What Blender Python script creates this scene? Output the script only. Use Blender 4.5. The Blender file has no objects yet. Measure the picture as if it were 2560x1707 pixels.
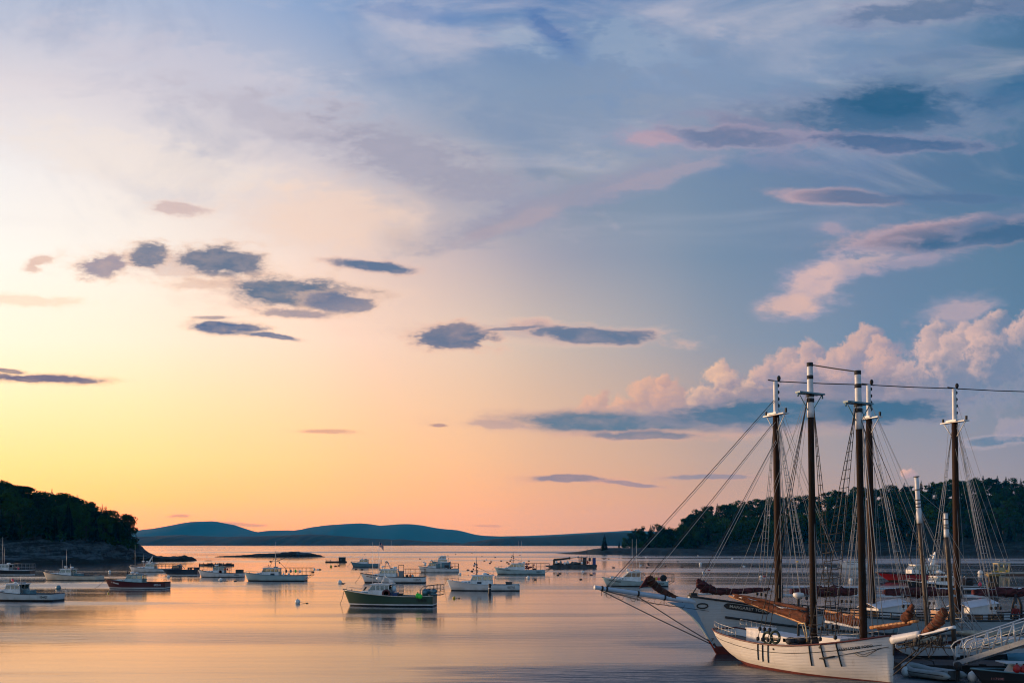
import bpy, bmesh, math, random
from mathutils import Vector, Matrix, noise
R = math.radians
S = bpy.context.scene
COL = S.collection
H = 7.5            # camera height over the water, metres
F = 2560.0         # focal length expressed in pixels of a 2560 px wide frame
HZ = 1357.0        # row of the horizon in that frame

# ------------------------------------------------------------------ camera
cam = bpy.data.cameras.new('camera')
cam.sensor_width = 36.0
cam.lens = 36.0
cam.shift_y = (HZ - 853.5) / 2560.0
cam.clip_start = 0.5
cam.clip_end = 60000
camo = bpy.data.objects.new('camera', cam)
COL.objects.link(camo)
camo.location = (0, 0, H)
camo.rotation_euler = (R(90), 0, 0)
S.camera = camo

# ------------------------------------------------------------------ exposure
S.view_settings.view_transform = 'Standard'
S.view_settings.look = 'None'
S.view_settings.exposure = 0.0
S.view_settings.gamma = 1.0
S.cycles.filter_width = 1.1
S.cycles.max_bounces = 8
S.cycles.transparent_max_bounces = 16
S.cycles.sample_clamp_indirect = 4.0


def lin(c):
    out = []
    for v in c[:3]:
        v = v / 255.0
        out.append(v / 12.92 if v <= 0.04045 else ((v + 0.055) / 1.055) ** 2.4)
    return tuple(out) + (1.0,)


# ------------------------------------------------------------------ sky (directions only)
world = bpy.data.worlds.new('World')
S.world = world
world.use_nodes = True
wt = world.node_tree
wt.nodes.clear()


class NG:
    """tiny helper to write node trees as expressions"""
    def __init__(s, t):
        s.t = t

    def n(s, kind, **kw):
        nd = s.t.nodes.new(kind)
        for k, v in kw.items():
            setattr(nd, k, v)
        return nd

    def put(s, sock, v):
        if isinstance(v, bpy.types.NodeSocket):
            s.t.links.new(v, sock)
        elif v is not None:
            sock.default_value = v

    def m(s, op, a, b=None, c=None, clamp=False):
        nd = s.n('ShaderNodeMath', operation=op)
        for i, v in enumerate((a, b, c)):
            s.put(nd.inputs[i], v)
        o = nd.outputs[0]
        return s.m('MAXIMUM', s.m('MINIMUM', o, 1.0), 0.0) if clamp else o

    def v(s, op, a, b=None, out=0):
        nd = s.n('ShaderNodeVectorMath', operation=op)
        s.put(nd.inputs[0], a)
        s.put(nd.inputs[1], b)
        return nd.outputs[out]

    def xyz(s, x, y, z=0.0):
        nd = s.n('ShaderNodeCombineXYZ')
        for i, q in enumerate((x, y, z)):
            s.put(nd.inputs[i], q)
        return nd.outputs[0]

    def step(s, val, a, b, lo=0.0, hi=1.0, smooth=True):
        nd = s.n('ShaderNodeMapRange', interpolation_type='SMOOTHSTEP' if smooth else 'LINEAR')
        nd.clamp = False            # smoothstep clamps by itself
        if not smooth:
            val = s.m('MAXIMUM', s.m('MINIMUM', val, max(a, b)), min(a, b))
        for i, q in enumerate((val, a, b, lo, hi)):
            s.put(nd.inputs[i], q)
        return nd.outputs[0]

    def mix(s, f, a, b, blend='MIX'):
        nd = s.n('ShaderNodeMix', data_type='RGBA', blend_type=blend)
        s.put(nd.inputs[0], f)
        s.put(nd.inputs[6], a)
        s.put(nd.inputs[7], b)
        return nd.outputs[2]

    def noise(s, vec, scale, detail=4, rough=0.5, dist=0.0, color=False):
        nd = s.n('ShaderNodeTexNoise', noise_dimensions='3D')
        s.put(nd.inputs['Vector'], vec)
        nd.inputs['Scale'].default_value = scale
        nd.inputs['Detail'].default_value = detail
        nd.inputs['Roughness'].default_value = rough
        nd.inputs['Distortion'].default_value = dist
        return nd.outputs['Color'] if color else nd.outputs[0]

    def ramp(s, fac, stops, interp='LINEAR'):
        nd = s.n('ShaderNodeValToRGB')
        cr = nd.color_ramp
        cr.interpolation = interp
        while len(cr.elements) < len(stops):
            cr.elements.new(0.5)
        for e, (p, c) in zip(cr.elements, sorted(stops, key=lambda q: q[0])):
            e.position = p
            e.color = c
        s.put(nd.inputs[0], fac)
        return nd.outputs[0]


W = NG(wt)
tc = W.n('ShaderNodeTexCoord')
direction = tc.outputs['Generated']
sp = W.n('ShaderNodeSeparateXYZ')
wt.links.new(direction, sp.inputs[0])
dx, dy, dz = sp.outputs
yc = W.m('MAXIMUM', dy, 0.15)
U = W.m('MAXIMUM', W.m('MINIMUM', W.m('DIVIDE', dx, yc), 1.6), -1.6)
V = W.m('MAXIMUM', W.m('DIVIDE', dz, yc), 0.0)

# clear-sky colour by direction: rows of elevation, stops of azimuth
UC = [-1.6, -0.8, -0.5, -0.332, -0.168, 0.0, 0.168, 0.332, 0.5, 0.9, 1.6]
ROWS = [
    (1352, [(390, 230, 96), (380, 214, 92), (340, 196, 92), (312, 186, 98), (272, 176, 104), (240, 172, 124), (210, 156, 130), (184, 148, 138), (160, 138, 142), (120, 116, 136), (96, 106, 132)]),
    (1250, [(390, 250, 130), (370, 244, 116), (338, 232, 116), (320, 216, 116), (280, 201, 124), (247, 182, 132), (210, 164, 138), (178, 152, 148), (156, 145, 155), (116, 120, 144), (92, 108, 136)]),
    (1150, [(370, 254, 176), (350, 248, 158), (330, 242, 152), (316, 232, 150), (278, 213, 146), (242, 190, 148), (200, 168, 152), (164, 153, 160), (144, 142, 160), (108, 122, 148), (86, 108, 138)]),
    (1000, [(350, 258, 214), (330, 256, 204), (312, 252, 196), (300, 240, 186), (268, 219, 176), (232, 194, 166), (186, 166, 160), (148, 150, 165), (122, 136, 160), (90, 116, 148), (74, 104, 138)]),
    (850, [(300, 254, 230), (296, 258, 232), (286, 256, 230), (276, 244, 218), (260, 223, 200), (218, 196, 182), (158, 160, 172), (118, 140, 168), (98, 128, 160), (74, 110, 146), (64, 100, 138)]),
    (640, [(250, 244, 238), (258, 254, 248), (260, 254, 246), (255, 242, 232), (240, 214, 203), (178, 171, 182), (130, 147, 171), (110, 133, 164), (90, 123, 154), (60, 104, 146), (54, 94, 136)]),
    (430, [(228, 226, 232), (240, 238, 240), (246, 242, 242), (238, 227, 224), (208, 199, 205), (134, 150, 172), (120, 142, 170), (100, 125, 160), (78, 114, 150), (50, 98, 142), (48, 88, 132)]),
    (210, [(200, 206, 222), (218, 216, 226), (226, 219, 225), (206, 203, 216), (170, 179, 202), (116, 146, 182), (112, 142, 178), (110, 138, 171), (80, 117, 152), (54, 98, 142), (48, 86, 130)]),
    (0, [(160, 178, 210), (176, 188, 214), (181, 191, 215), (172, 185, 213), (130, 159, 202), (90, 129, 181), (104, 138, 182), (104, 136, 174), (76, 114, 152), (56, 96, 140), (48, 84, 128)]),
    (-1200, [(120, 146, 190), (120, 148, 194), (112, 144, 192), (100, 136, 188), (88, 126, 182), (78, 118, 174), (72, 112, 168), (66, 106, 160), (58, 98, 150), (50, 88, 138), (46, 80, 126)]),
]
upos = W.m('DIVIDE', W.m('ADD', U, 1.6), 3.2)
sky = None
pv = None
for py, cols in ROWS:
    v0 = (HZ - py) / 2560.0
    # the ramp clips at 1, the glow is brighter than that: stored at 0.4, raised again below
    rp = W.ramp(upos, [((u + 1.6) / 3.2, tuple(0.4 * q for q in lin(c)[:3]) + (1.0,)) for u, c in zip(UC, cols)], 'CARDINAL')
    sky = rp if sky is None else W.mix(W.step(V, pv, v0, smooth=False), sky, rp)
    pv = v0

sky = W.mix(1.0, sky, (2.5, 2.5, 2.5, 1.0), 'MULTIPLY')

# chart of the front sky in hundredths of a 2352 px picture (x right, y down)
K = 2560.0 / 2352.0
Qx = W.m('MULTIPLY_ADD', U, 2560 / K / 100, 1280 / K / 100)
Qy = W.m('MULTIPLY_ADD', V, -2560 / K / 100, HZ / K / 100)
Q = W.xyz(Qx, Qy, 0.0)
Qs = W.v('MULTIPLY', Q, (1.0, 2.5, 1.0))
wA = W.noise(Qs, 0.55, 5, 0.55, color=True)
wB = W.noise(Q, 1.5, 5, 0.6, color=True)
nF = W.noise(Qs, 1.1, 7, 0.60, 0.25)                     # ragged edges of the flat clouds
nF = W.m('ADD', W.m('MULTIPLY', nF, 0.74), W.m('MULTIPLY', W.noise(W.v('MULTIPLY', Q, (1.5, 3.2, 1.0)), 2.2, 6, 0.62, 0.2), 0.26))
nB = W.noise(Q, 3.2, 7, 0.62)                       # billows of the heaped clouds
Pf = W.v('ADD', Q, W.v('MULTIPLY', W.v('SUBTRACT', wA, (0.5, 0.5, 0.5)), (1.0, 0.30, 0.0)))
Pb = W.v('ADD', Q, W.v('MULTIPLY', W.v('SUBTRACT', wB, (0.5, 0.5, 0.5)), (0.55, 0.5, 0.0)))

# high veil: broad, faint streaks
rotm = W.n('ShaderNodeMapping', vector_type='POINT')
wt.links.new(Q, rotm.inputs['Vector'])
rotm.inputs['Rotation'].default_value = (0, 0, R(-14))
rotm.inputs['Scale'].default_value = (0.16, 0.55, 1)
veil = W.noise(rotm.outputs[0], 1.0, 6, 0.55, 0.9)
veil2 = W.noise(W.v('MULTIPLY', Q, (0.33, 0.5, 1)), 0.75, 6, 0.6, 0.5)
# lower right edge of the veil runs from (9.6, 5.9) up to (23.5, 1.6)
edge = W.m('ADD', W.m('MULTIPLY_ADD', Qx, 0.31, -8.88), Qy)      # < 0 above the edge
edge = W.m('ADD', edge, W.m('MULTIPLY', W.m('SUBTRACT', veil2, 0.5), 1.1))
above = W.step(edge, 0.12, -0.55)
fade = W.step(edge, -6.5, -0.6)
xin = W.step(Qx, 8.6, 10.8)
xout = W.step(Qx, 19.5, 15.0)
sky = W.mix(W.m('MULTIPLY', W.m('MULTIPLY', above, fade), W.m('MULTIPLY', W.m('MULTIPLY', xin, xout), 0.26)), sky, lin((196, 184, 190)))
high = W.step(Qy, 6.3, 3.0)
sky = W.mix(W.m('MULTIPLY', W.step(veil, 0.46, 0.74), W.m('MULTIPLY', high, 0.50)), sky, lin((214, 206, 214)))
sky = W.mix(W.m('MULTIPLY', W.step(veil2, 0.50, 0.30), W.m('MULTIPLY', high, 0.30)), sky, lin((92, 126, 176)))


def cloud(cx, cy, rx, ry, core, rim, rot=0.0, soft=0.75, k=1.1, alpha=1.0, rimdir=None, rimw=1.0, heap=False):
    """one cloud of the chart: a ragged ellipse, its rim coloured by the afterglow"""
    global sky, NCL, Pf, Pb
    NCL += 1
    if NCL % 12 == 0:                    # keeps the compiler from evaluating every cloud at once
        tiny = W.v('MULTIPLY', sky, (1e-7, 1e-7, 0))
        Pf = W.v('ADD', Pf, tiny)
        Pb = W.v('ADD', Pb, tiny)
    mp = W.n('ShaderNodeMapping', vector_type='TEXTURE')
    wt.links.new(Pb if heap else Pf, mp.inputs['Vector'])
    mp.inputs['Location'].default_value = (cx, cy, 0)
    mp.inputs['Rotation'].default_value = (0, 0, R(rot))
    kk = 1.0 if heap else 1.22
    mp.inputs['Scale'].default_value = (rx * kk, ry * kk, 1)
    e = W.v('LENGTH', mp.outputs[0], out=1)
    e = W.m('MULTIPLY_ADD', nB if heap else nF, k * 2.1, W.m('SUBTRACT', e, 1.05 * k))
    d = W.step(e, 1.12, 1.0 - soft)
    shade = W.step(d, 0.15, 0.85)
    if not heap:
        shade = W.m('MULTIPLY_ADD', W.m('SUBTRACT', nF, 0.5), 1.2, W.m('MULTIPLY', shade, 0.95), clamp=True)
    if heap and rimdir:
        q = W.v('DOT_PRODUCT', mp.outputs[0], (rimdir[0], rimdir[1], 0), out=1)
        shade = W.step(W.m('MULTIPLY_ADD', nB, 1.9, q), 1.85, 0.55)
    elif rimdir:
        q = W.v('DOT_PRODUCT', mp.outputs[0], (rimdir[0], rimdir[1], 0), out=1)
        shade = W.m('SUBTRACT', shade, W.m('MULTIPLY', q, rimw), clamp=True)
    c = W.mix(shade, lin(rim), lin(core))
    sky = W.mix(W.m('MULTIPLY', W.m('MULTIPLY', d, 1.35, clamp=True), alpha), sky, c)


NCL = 0
SL = (108, 120, 144)
PK = (232, 192, 176)
# --- the wide veil of high cloud, sheet by sheet
cloud(3.2, 3.7, 4.6, 0.75, (243, 230, 222), (236, 226, 224), 13, 1.0, 1.0, 0.55)
cloud(4.6, 1.6, 4.4, 0.75, (208, 203, 216), (200, 200, 216), 15, 1.0, 1.3, 0.45)
cloud(6.6, 2.85, 3.6, 0.55, (190, 184, 198), (196, 192, 206), 17, 1.0, 1.2, 0.60)
cloud(9.8, 3.75, 3.4, 0.85, (158, 157, 178), (176, 172, 188), 20, 1.0, 1.1, 0.75)
cloud(7.6, 5.0, 2.5, 0.95, (246, 214, 194), (240, 214, 200), 6, 1.0, 0.8, 0.62)
cloud(9.3, 5.55, 0.9, 0.40, (208, 188, 184), (212, 196, 192), 20, 1.0, 0.9, 0.6)
cloud(13.2, 4.55, 4.0, 0.42, (154, 152, 174), (146, 152, 178), -17, 1.0, 1.0, 0.70)
cloud(11.7, 5.15, 2.2, 0.22, (176, 162, 174), (160, 158, 176), -19, 1.0, 0.9, 0.65)
cloud(15.2, 4.05, 2.2, 0.25, (168, 158, 176), (140, 150, 178), -15, 1.0, 1.0, 0.6)
cloud(12.6, 2.9, 2.8, 0.8, (130, 150, 182), (128, 152, 186), 8, 1.0, 1.3, 0.5)
cloud(14.6, 1.1, 1.9, 0.75, (152, 170, 196), (132, 156, 190), 6, 1.0, 1.5, 0.6)
cloud(11.9, 0.85, 0.8, 0.45, (160, 176, 200), (134, 158, 194), 20, 1.0, 1.5, 0.6)
cloud(12.7, 0.75, 0.9, 0.32, (74, 114, 172), (90, 126, 180), 42, 1.0, 1.2, 0.7)
cloud(9.6, 0.35, 1.8, 0.3, (96, 132, 186), (120, 150, 194), 8, 1.0, 1.2, 0.45)
cloud(17.6, 1.5, 3.4, 0.8, (128, 150, 184), (116, 144, 184), -10, 1.0, 1.4, 0.5)
cloud(21.0, 1.0, 2.6, 0.5, (112, 138, 174), (106, 136, 174), -12, 1.0, 1.2, 0.45)
# --- left group
cloud(4.1, 6.05, 2.5, 0.46, (206, 178, 174), (250, 222, 200), 1, 1.0, 0.9, 0.55)
cloud(6.7, 6.75, 2.6, 0.50, (196, 172, 172), (248, 214, 192), 3, 1.0, 0.9, 0.6)
cloud(12.0, 7.65, 3.4, 0.30, (196, 174, 174), (236, 200, 182), 2, 1.0, 0.9, 0.55)
cloud(4.05, 4.80, 0.75, 0.20, (206, 178, 176), (246, 222, 210), 6, 0.9, 1.0, 0.75)
cloud(0.90, 6.03, 0.45, 0.14, (226, 186, 170), (252, 226, 206), -18, 0.9, 1.2, 0.8)
cloud(0.60, 6.90, 1.6, 0.16, (246, 214, 184), (255, 236, 206), 3, 0.9, 1.2, 0.55)
cloud(2.40, 6.12, 0.68, 0.30, (150, 140, 158), (246, 206, 180), -8, 0.8, 1.2, 0.9)
cloud(3.45, 5.88, 0.62, 0.34, (112, 122, 146), (236, 200, 180), -4, 0.7, 1.0, 0.95)
cloud(5.05, 5.98, 1.12, 0.38, (108, 120, 144), (236, 200, 180), 3, 0.7, 0.9, 1.0)
cloud(5.10, 6.55, 1.6, 0.15, (226, 190, 172), (250, 214, 188), 3, 0.9, 1.0, 0.6)
cloud(6.75, 6.72, 1.72, 0.36, (106, 119, 142), (234, 198, 178), 3, 0.7, 0.9, 1.0)
cloud(7.75, 6.95, 0.85, 0.30, (110, 120, 148), (240, 200, 176), 4, 0.7, 0.9, 0.9)
cloud(6.85, 7.22, 1.15, 0.15, (160, 146, 156), (248, 206, 180), 3, 0.9, 0.9, 0.9)
cloud(8.60, 6.12, 1.20, 0.16, (100, 118, 148), (232, 194, 180), 3, 0.75, 0.7, 1.0)
cloud(4.95, 7.28, 0.55, 0.06, (168, 150, 156), (248, 214, 186), 2, 0.9, 0.6, 0.9)
cloud(5.20, 7.52, 0.92, 0.19, (96, 112, 146), (248, 208, 178), 4, 0.7, 0.7, 1.0)
cloud(6.30, 7.72, 0.90, 0.08, (112, 120, 148), (248, 210, 180), 6, 0.8, 0.6, 0.95)
cloud(1.00, 8.70, 1.75, 0.13, (122, 112, 134), (252, 208, 158), 1, 0.8, 0.7, 1.0)
cloud(0.1, 8.52, 0.6, 0.06, (132, 120, 136), (252, 210, 158), 4, 0.8, 0.7, 0.9)
cloud(7.45, 9.91, 0.75, 0.08, (224, 168, 140), (250, 204, 156), 2, 0.9, 0.9, 0.85)
# --- middle
cloud(10.45, 7.76, 1.05, 0.34, (108, 118, 144), (236, 190, 168), 2, 0.7, 1.0, 1.0)
cloud(12.30, 7.46, 0.55, 0.16, (206, 172, 168), (236, 194, 174), 0, 0.9, 0.9, 0.8)
cloud(13.60, 7.68, 1.85, 0.23, (104, 120, 148), (214, 180, 172), 4, 0.7, 0.8, 1.0)
cloud(11.75, 7.55, 0.8, 0.06, (120, 126, 150), (220, 184, 172), -6, 0.8, 0.6, 0.8)
cloud(10.05, 9.74, 0.28, 0.05, (176, 140, 138), (236, 184, 154), 2, 0.9, 0.6, 0.9)
cloud(13.00, 11.00, 1.15, 0.11, (142, 130, 148), (230, 170, 146), 2, 0.8, 0.8, 0.95)
cloud(14.60, 11.12, 1.0, 0.06, (156, 136, 150), (220, 164, 146), 2, 0.8, 0.8, 0.9)
cloud(16.30, 10.96, 1.3, 0.08, (142, 136, 156), (206, 160, 150), 0, 0.8, 0.8, 0.85)
cloud(4.2, 11.92, 0.35, 0.05, (206, 150, 110), (250, 190, 110), -4, 0.9, 0.7, 0.8)
cloud(5.5, 12.02, 0.8, 0.06, (204, 150, 116), (248, 184, 112), 2, 0.9, 0.8, 0.8)
cloud(11.1, 12.08, 0.35, 0.04, (206, 142, 128), (236, 164, 130), 1, 0.9, 0.8, 0.6)
# --- right, high
cloud(18.6, 2.85, 3.7, 0.72, (98, 122, 154), (142, 148, 176), -3, 1.0, 0.7, 0.75)
cloud(20.3, 2.65, 3.0, 0.85, (66, 104, 142), (124, 138, 170), -4, 1.0, 0.8, 0.9)
cloud(20.5, 2.35, 1.5, 0.55, (38, 90, 128), (60, 102, 142), 0, 1.0, 0.7, 0.85)
cloud(17.3, 2.85, 1.2, 0.20, (134, 136, 166), (164, 152, 176), 10, 0.9, 1.0, 0.6)
cloud(16.6, 3.15, 2.1, 0.30, (108, 122, 156), (178, 160, 180), 2, 0.85, 1.0, 0.85)
cloud(15.0, 3.20, 0.85, 0.26, (186, 160, 176), (160, 158, 184), -3, 0.9, 0.9, 0.75)
cloud(20.6, 3.28, 2.3, 0.20, (66, 100, 142), (150, 146, 174), 2, 0.85, 1.0, 0.8)
cloud(18.0, 3.72, 1.0, 0.28, (134, 140, 172), (122, 138, 172), 8, 1.0, 1.2, 0.45)
cloud(19.3, 4.52, 1.5, 0.19, (104, 118, 150), (198, 166, 174), 3, 0.7, 0.5, 0.95, rimdir=(-1, 0.1), rimw=0.75)
cloud(21.8, 4.55, 1.9, 0.14, (84, 112, 150), (98, 122, 160), 2, 0.9, 0.9, 0.7)
cloud(21.9, 5.42, 2.6, 0.36, (70, 104, 140), (196, 164, 172), -5, 0.75, 0.8, 1.0, rimdir=(-0.85, -0.55), rimw=0.7)
cloud(22.8, 5.10, 1.2, 0.24, (94, 120, 156), (140, 142, 170), -14, 1.0, 1.0, 0.6)
cloud(19.0, 5.22, 0.5, 0.22, (180, 160, 176), (146, 150, 180), -6, 1.0, 1.1, 0.6)
cloud(19.5, 6.15, 1.5, 0.34, (206, 178, 180), (150, 152, 180), -14, 0.9, 1.0, 0.8)
cloud(18.75, 6.55, 1.15, 0.56, (214, 182, 180), (162, 158, 182), -34, 0.9, 0.9, 0.9)
cloud(18.15, 7.02, 0.85, 0.30, (218, 182, 174), (172, 162, 180), -8, 0.8, 0.7, 0.85)
cloud(20.9, 6.0, 1.7, 0.24, (168, 156, 176), (130, 140, 172), -12, 1.0, 1.1, 0.6)
cloud(21.4, 0.25, 2.3, 0.34, (84, 112, 150), (146, 148, 178), -4, 0.9, 1.0, 0.75)
cloud(21.5, 1.35, 1.8, 0.2, (104, 128, 164), (126, 142, 176), -6, 1.0, 1.2, 0.5)
cloud(23.6, 1.95, 1.9, 0.50, (46, 100, 144), (78, 116, 156), -24, 1.0, 0.8, 0.6)

# --- heaped clouds over the harbour mouth
LT, MD, DK = (238, 190, 166), (168, 152, 166), (88, 114, 146)


def puff(cx, cy, r, lit, sh, ry=None, alpha=1.0, soft=0.36, k=0.75):
    cloud(cx, cy, r, ry or r * 0.92, sh, lit, 0, soft, k, alpha, rimdir=(-0.80, -0.60), rimw=0.62, heap=True)


cloud(19.6, 8.95, 3.2, 0.80, (142, 140, 164), (176, 156, 170), -8, 0.9, 1.0, 0.9, heap=True)
cloud(22.2, 8.40, 1.9, 1.15, (118, 134, 164), (154, 150, 174), 0, 0.9, 0.9, 0.95, heap=True)
cloud(22.0, 7.15, 0.95, 0.42, (190, 168, 178), (150, 152, 178), -14, 1.0, 0.9, 0.75)
for a in [(13.75, 9.30, 0.34), (13.5, 9.5, 0.34), (14.9, 9.05, 0.5), (15.4, 9.15, 0.5), (14.3, 9.45, 0.4), (15.25, 8.75, 0.2)]:
    puff(*a, (232, 180, 154), (190, 156, 154), alpha=0.8)
for a in [(16.55, 8.65, 0.36), (16.75, 8.95, 0.5), (17.5, 9.0, 0.55), (17.15, 9.25, 0.5), (16.2, 9.3, 0.5)]:
    puff(*a, (238, 194, 166), (172, 150, 160), alpha=0.9)
for a in [(17.65, 8.55, 0.38), (18.15, 8.32, 0.42), (18.65, 8.15, 0.36), (18.5, 8.6, 0.55), (19.2, 8.45, 0.5), (19.95, 7.85, 0.42), (19.6, 8.15, 0.4), (20.25, 8.1, 0.4), (20.3, 8.55, 0.55), (19.3, 8.95, 0.6)]:
    puff(*a, (222, 180, 168), (150, 143, 164), alpha=0.8)
for a in [(21.55, 7.72, 0.40), (21.4, 8.1, 0.45), (22.15, 7.62, 0.34), (22.0, 8.0, 0.5), (22.95, 7.38, 0.30), (22.6, 7.75, 0.5), (22.7, 8.3, 0.8), (21.7, 8.6, 0.8), (23.6, 7.7, 0.5), (20.9, 8.9, 0.7)]:
    puff(*a, (226, 188, 178), (116, 132, 162), alpha=0.75)
cloud(15.0, 9.70, 4.2, 0.34, (116, 128, 150), (212, 174, 160), 1, 0.95, 0.6, 0.85)
cloud(14.2, 9.72, 2.9, 0.27, (98, 121, 146), (200, 166, 156), 2, 0.8, 0.6, 1.0)
cloud(11.5, 9.72, 0.9, 0.14, (188, 160, 158), (238, 190, 160), 3, 0.9, 0.9, 0.7)
cloud(18.6, 9.05, 3.4, 0.55, (112, 122, 150), (150, 144, 166), -4, 1.0, 1.0, 0.7)
cloud(18.2, 9.45, 3.6, 0.42, (76, 111, 142), (160, 148, 164), -2, 0.85, 0.6, 1.0)
cloud(20.3, 9.42, 1.8, 0.36, (64, 104, 138), (140, 140, 164), -2, 0.85, 0.8, 0.95)
cloud(14.9, 10.0, 1.9, 0.13, (120, 126, 148), (220, 172, 156), 1, 0.9, 0.8, 0.9)
cloud(22.9, 10.15, 0.9, 0.14, (94, 122, 154), (190, 174, 186), -3, 0.8, 0.7, 0.85)
cloud(23.3, 9.85, 0.55, 0.30, (160, 154, 176), (196, 174, 184), -20, 0.9, 0.9, 0.7, heap=True)
puff(20.85, 10.85, 0.14, (224, 180, 168), (180, 156, 166))

# physical twilight sky: fills the part behind the camera and cools the zenith
SUN_AZ, SUN_EL = R(-68), R(4.0)
ns = W.n('ShaderNodeTexSky', sky_type='NISHITA')
ns.sun_disc = False
ns.sun_elevation = SUN_EL
ns.sun_rotation = SUN_AZ
ns.altitude = 0
nis = W.mix(1.0, ns.outputs[0], (0.10, 0.10, 0.10, 1), 'MULTIPLY')
back = W.step(dy, 0.25, -0.35)
dusk = W.mix(W.step(dz, 0.0, 0.6), lin((165, 194, 222)), lin((124, 166, 216)))
dusk = W.mix(0.35, dusk, nis)
# the glow keeps warming the sky round to the left
sky = W.mix(back, sky, dusk)
gl = W.m('MULTIPLY', W.step(dx, -0.55, -1.0), W.step(dz, 0.55, 0.0))
sky = W.mix(gl, sky, (1.9, 1.15, 0.50, 1.0))
bg = W.n('ShaderNodeBackground')
wt.links.new(sky, bg.inputs[0])
bg.inputs[1].default_value = 1.0
wo = W.n('ShaderNodeOutputWorld')
wt.links.new(bg.outputs[0], wo.inputs[0])
world.cycles.sampling_method = 'MANUAL'
world.cycles.sample_map_resolution = 512

# ------------------------------------------------------------------ the low sun, off to the left
sl = bpy.data.lights.new('sun', 'SUN')
sl.energy = 4.0
sl.color = (1.0, 0.72, 0.50)
sl.angle = R(8)
so = bpy.data.objects.new('sun', sl)
COL.objects.link(so)
so.location = (-60, 0, 60)
sd = Vector((math.sin(SUN_AZ) * math.cos(SUN_EL), math.cos(SUN_AZ) * math.cos(SUN_EL), math.sin(SUN_EL)))
so.rotation_euler = (-sd).to_track_quat('-Z', 'Y').to_euler()


# ================================================================== helpers
def at_water(px, py):
    d = H * F / (py - HZ)
    return Vector(((px - 1280) / F * d, d, 0))


def at_depth(px, py, d):
    return Vector(((px - 1280) / F * d, d, H + (HZ - py) / F * d))


MATS = {}


def mat(name, rgb, rough=0.5, metal=0.0, var=0.0, vscale=3.0, bump=0.0, bscale=20.0, spec=0.5, stretch=(1, 1, 1), dark=None):
    """procedural paint / wood / cloth: colour broken up by noise, fine bump"""
    if name in MATS:
        return MATS[name]
    m = bpy.data.materials.new(name)
    m.use_nodes = True
    t = m.node_tree
    t.nodes.clear()
    g = NG(t)
    out = g.n('ShaderNodeOutputMaterial')
    b = g.n('ShaderNodeBsdfPrincipled')
    t.links.new(b.outputs[0], out.inputs[0])
    b.inputs['Roughness'].default_value = rough
    b.inputs['Metallic'].default_value = metal
    b.inputs['Specular IOR Level'].default_value = spec
    c = (rgb[0], rgb[1], rgb[2], 1)
    co = g.n('ShaderNodeTexCoord').outputs['Object']
    if stretch != (1, 1, 1):
        co = g.v('MULTIPLY', co, stretch)
    if var > 0:
        n = g.noise(co, vscale, 5, 0.6)
        d = dark or (rgb[0] * (1 - var), rgb[1] * (1 - var), rgb[2] * (1 - var))
        hi = tuple(min(1, v * (1 + var * 0.6)) for v in rgb)
        cc = g.mix(g.step(n, 0.32, 0.68), (d[0], d[1], d[2], 1), (hi[0], hi[1], hi[2], 1))
        t.links.new(cc, b.inputs['Base Color'])
    else:
        b.inputs['Base Color'].default_value = c
    if bump > 0:
        bn = g.n('ShaderNodeBump')
        bn.inputs['Strength'].default_value = bump
        bn.inputs['Distance'].default_value = 0.05
        t.links.new(g.noise(co, bscale, 4, 0.6), bn.inputs['Height'])
        t.links.new(bn.outputs[0], b.inputs['Normal'])
    MATS[name] = m
    return m


def glass(name='window_glass', tint=(0.72, 0.78, 0.74), clear=0.82):
    if name in MATS:
        return MATS[name]
    m = bpy.data.materials.new(name)
    m.use_nodes = True
    t = m.node_tree
    t.nodes.clear()
    g = NG(t)
    out = g.n('ShaderNodeOutputMaterial')
    tr = g.n('ShaderNodeBsdfTransparent')
    tr.inputs[0].default_value = tint + (1,)
    gl = g.n('ShaderNodeBsdfGlossy')
    gl.inputs['Roughness'].default_value = 0.04
    gl.inputs[0].default_value = (0.8, 0.85, 0.85, 1)
    mx = g.n('ShaderNodeMixShader')
    fr = g.n('ShaderNodeFresnel')
    fr.inputs[0].default_value = 1.5
    t.links.new(g.m('ADD', fr.outputs[0], 1 - clear, clamp=True), mx.inputs[0])
    t.links.new(tr.outputs[0], mx.inputs[1])
    t.links.new(gl.outputs[0], mx.inputs[2])
    t.links.new(mx.outputs[0], out.inputs[0])
    MATS[name] = m
    return m


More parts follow.
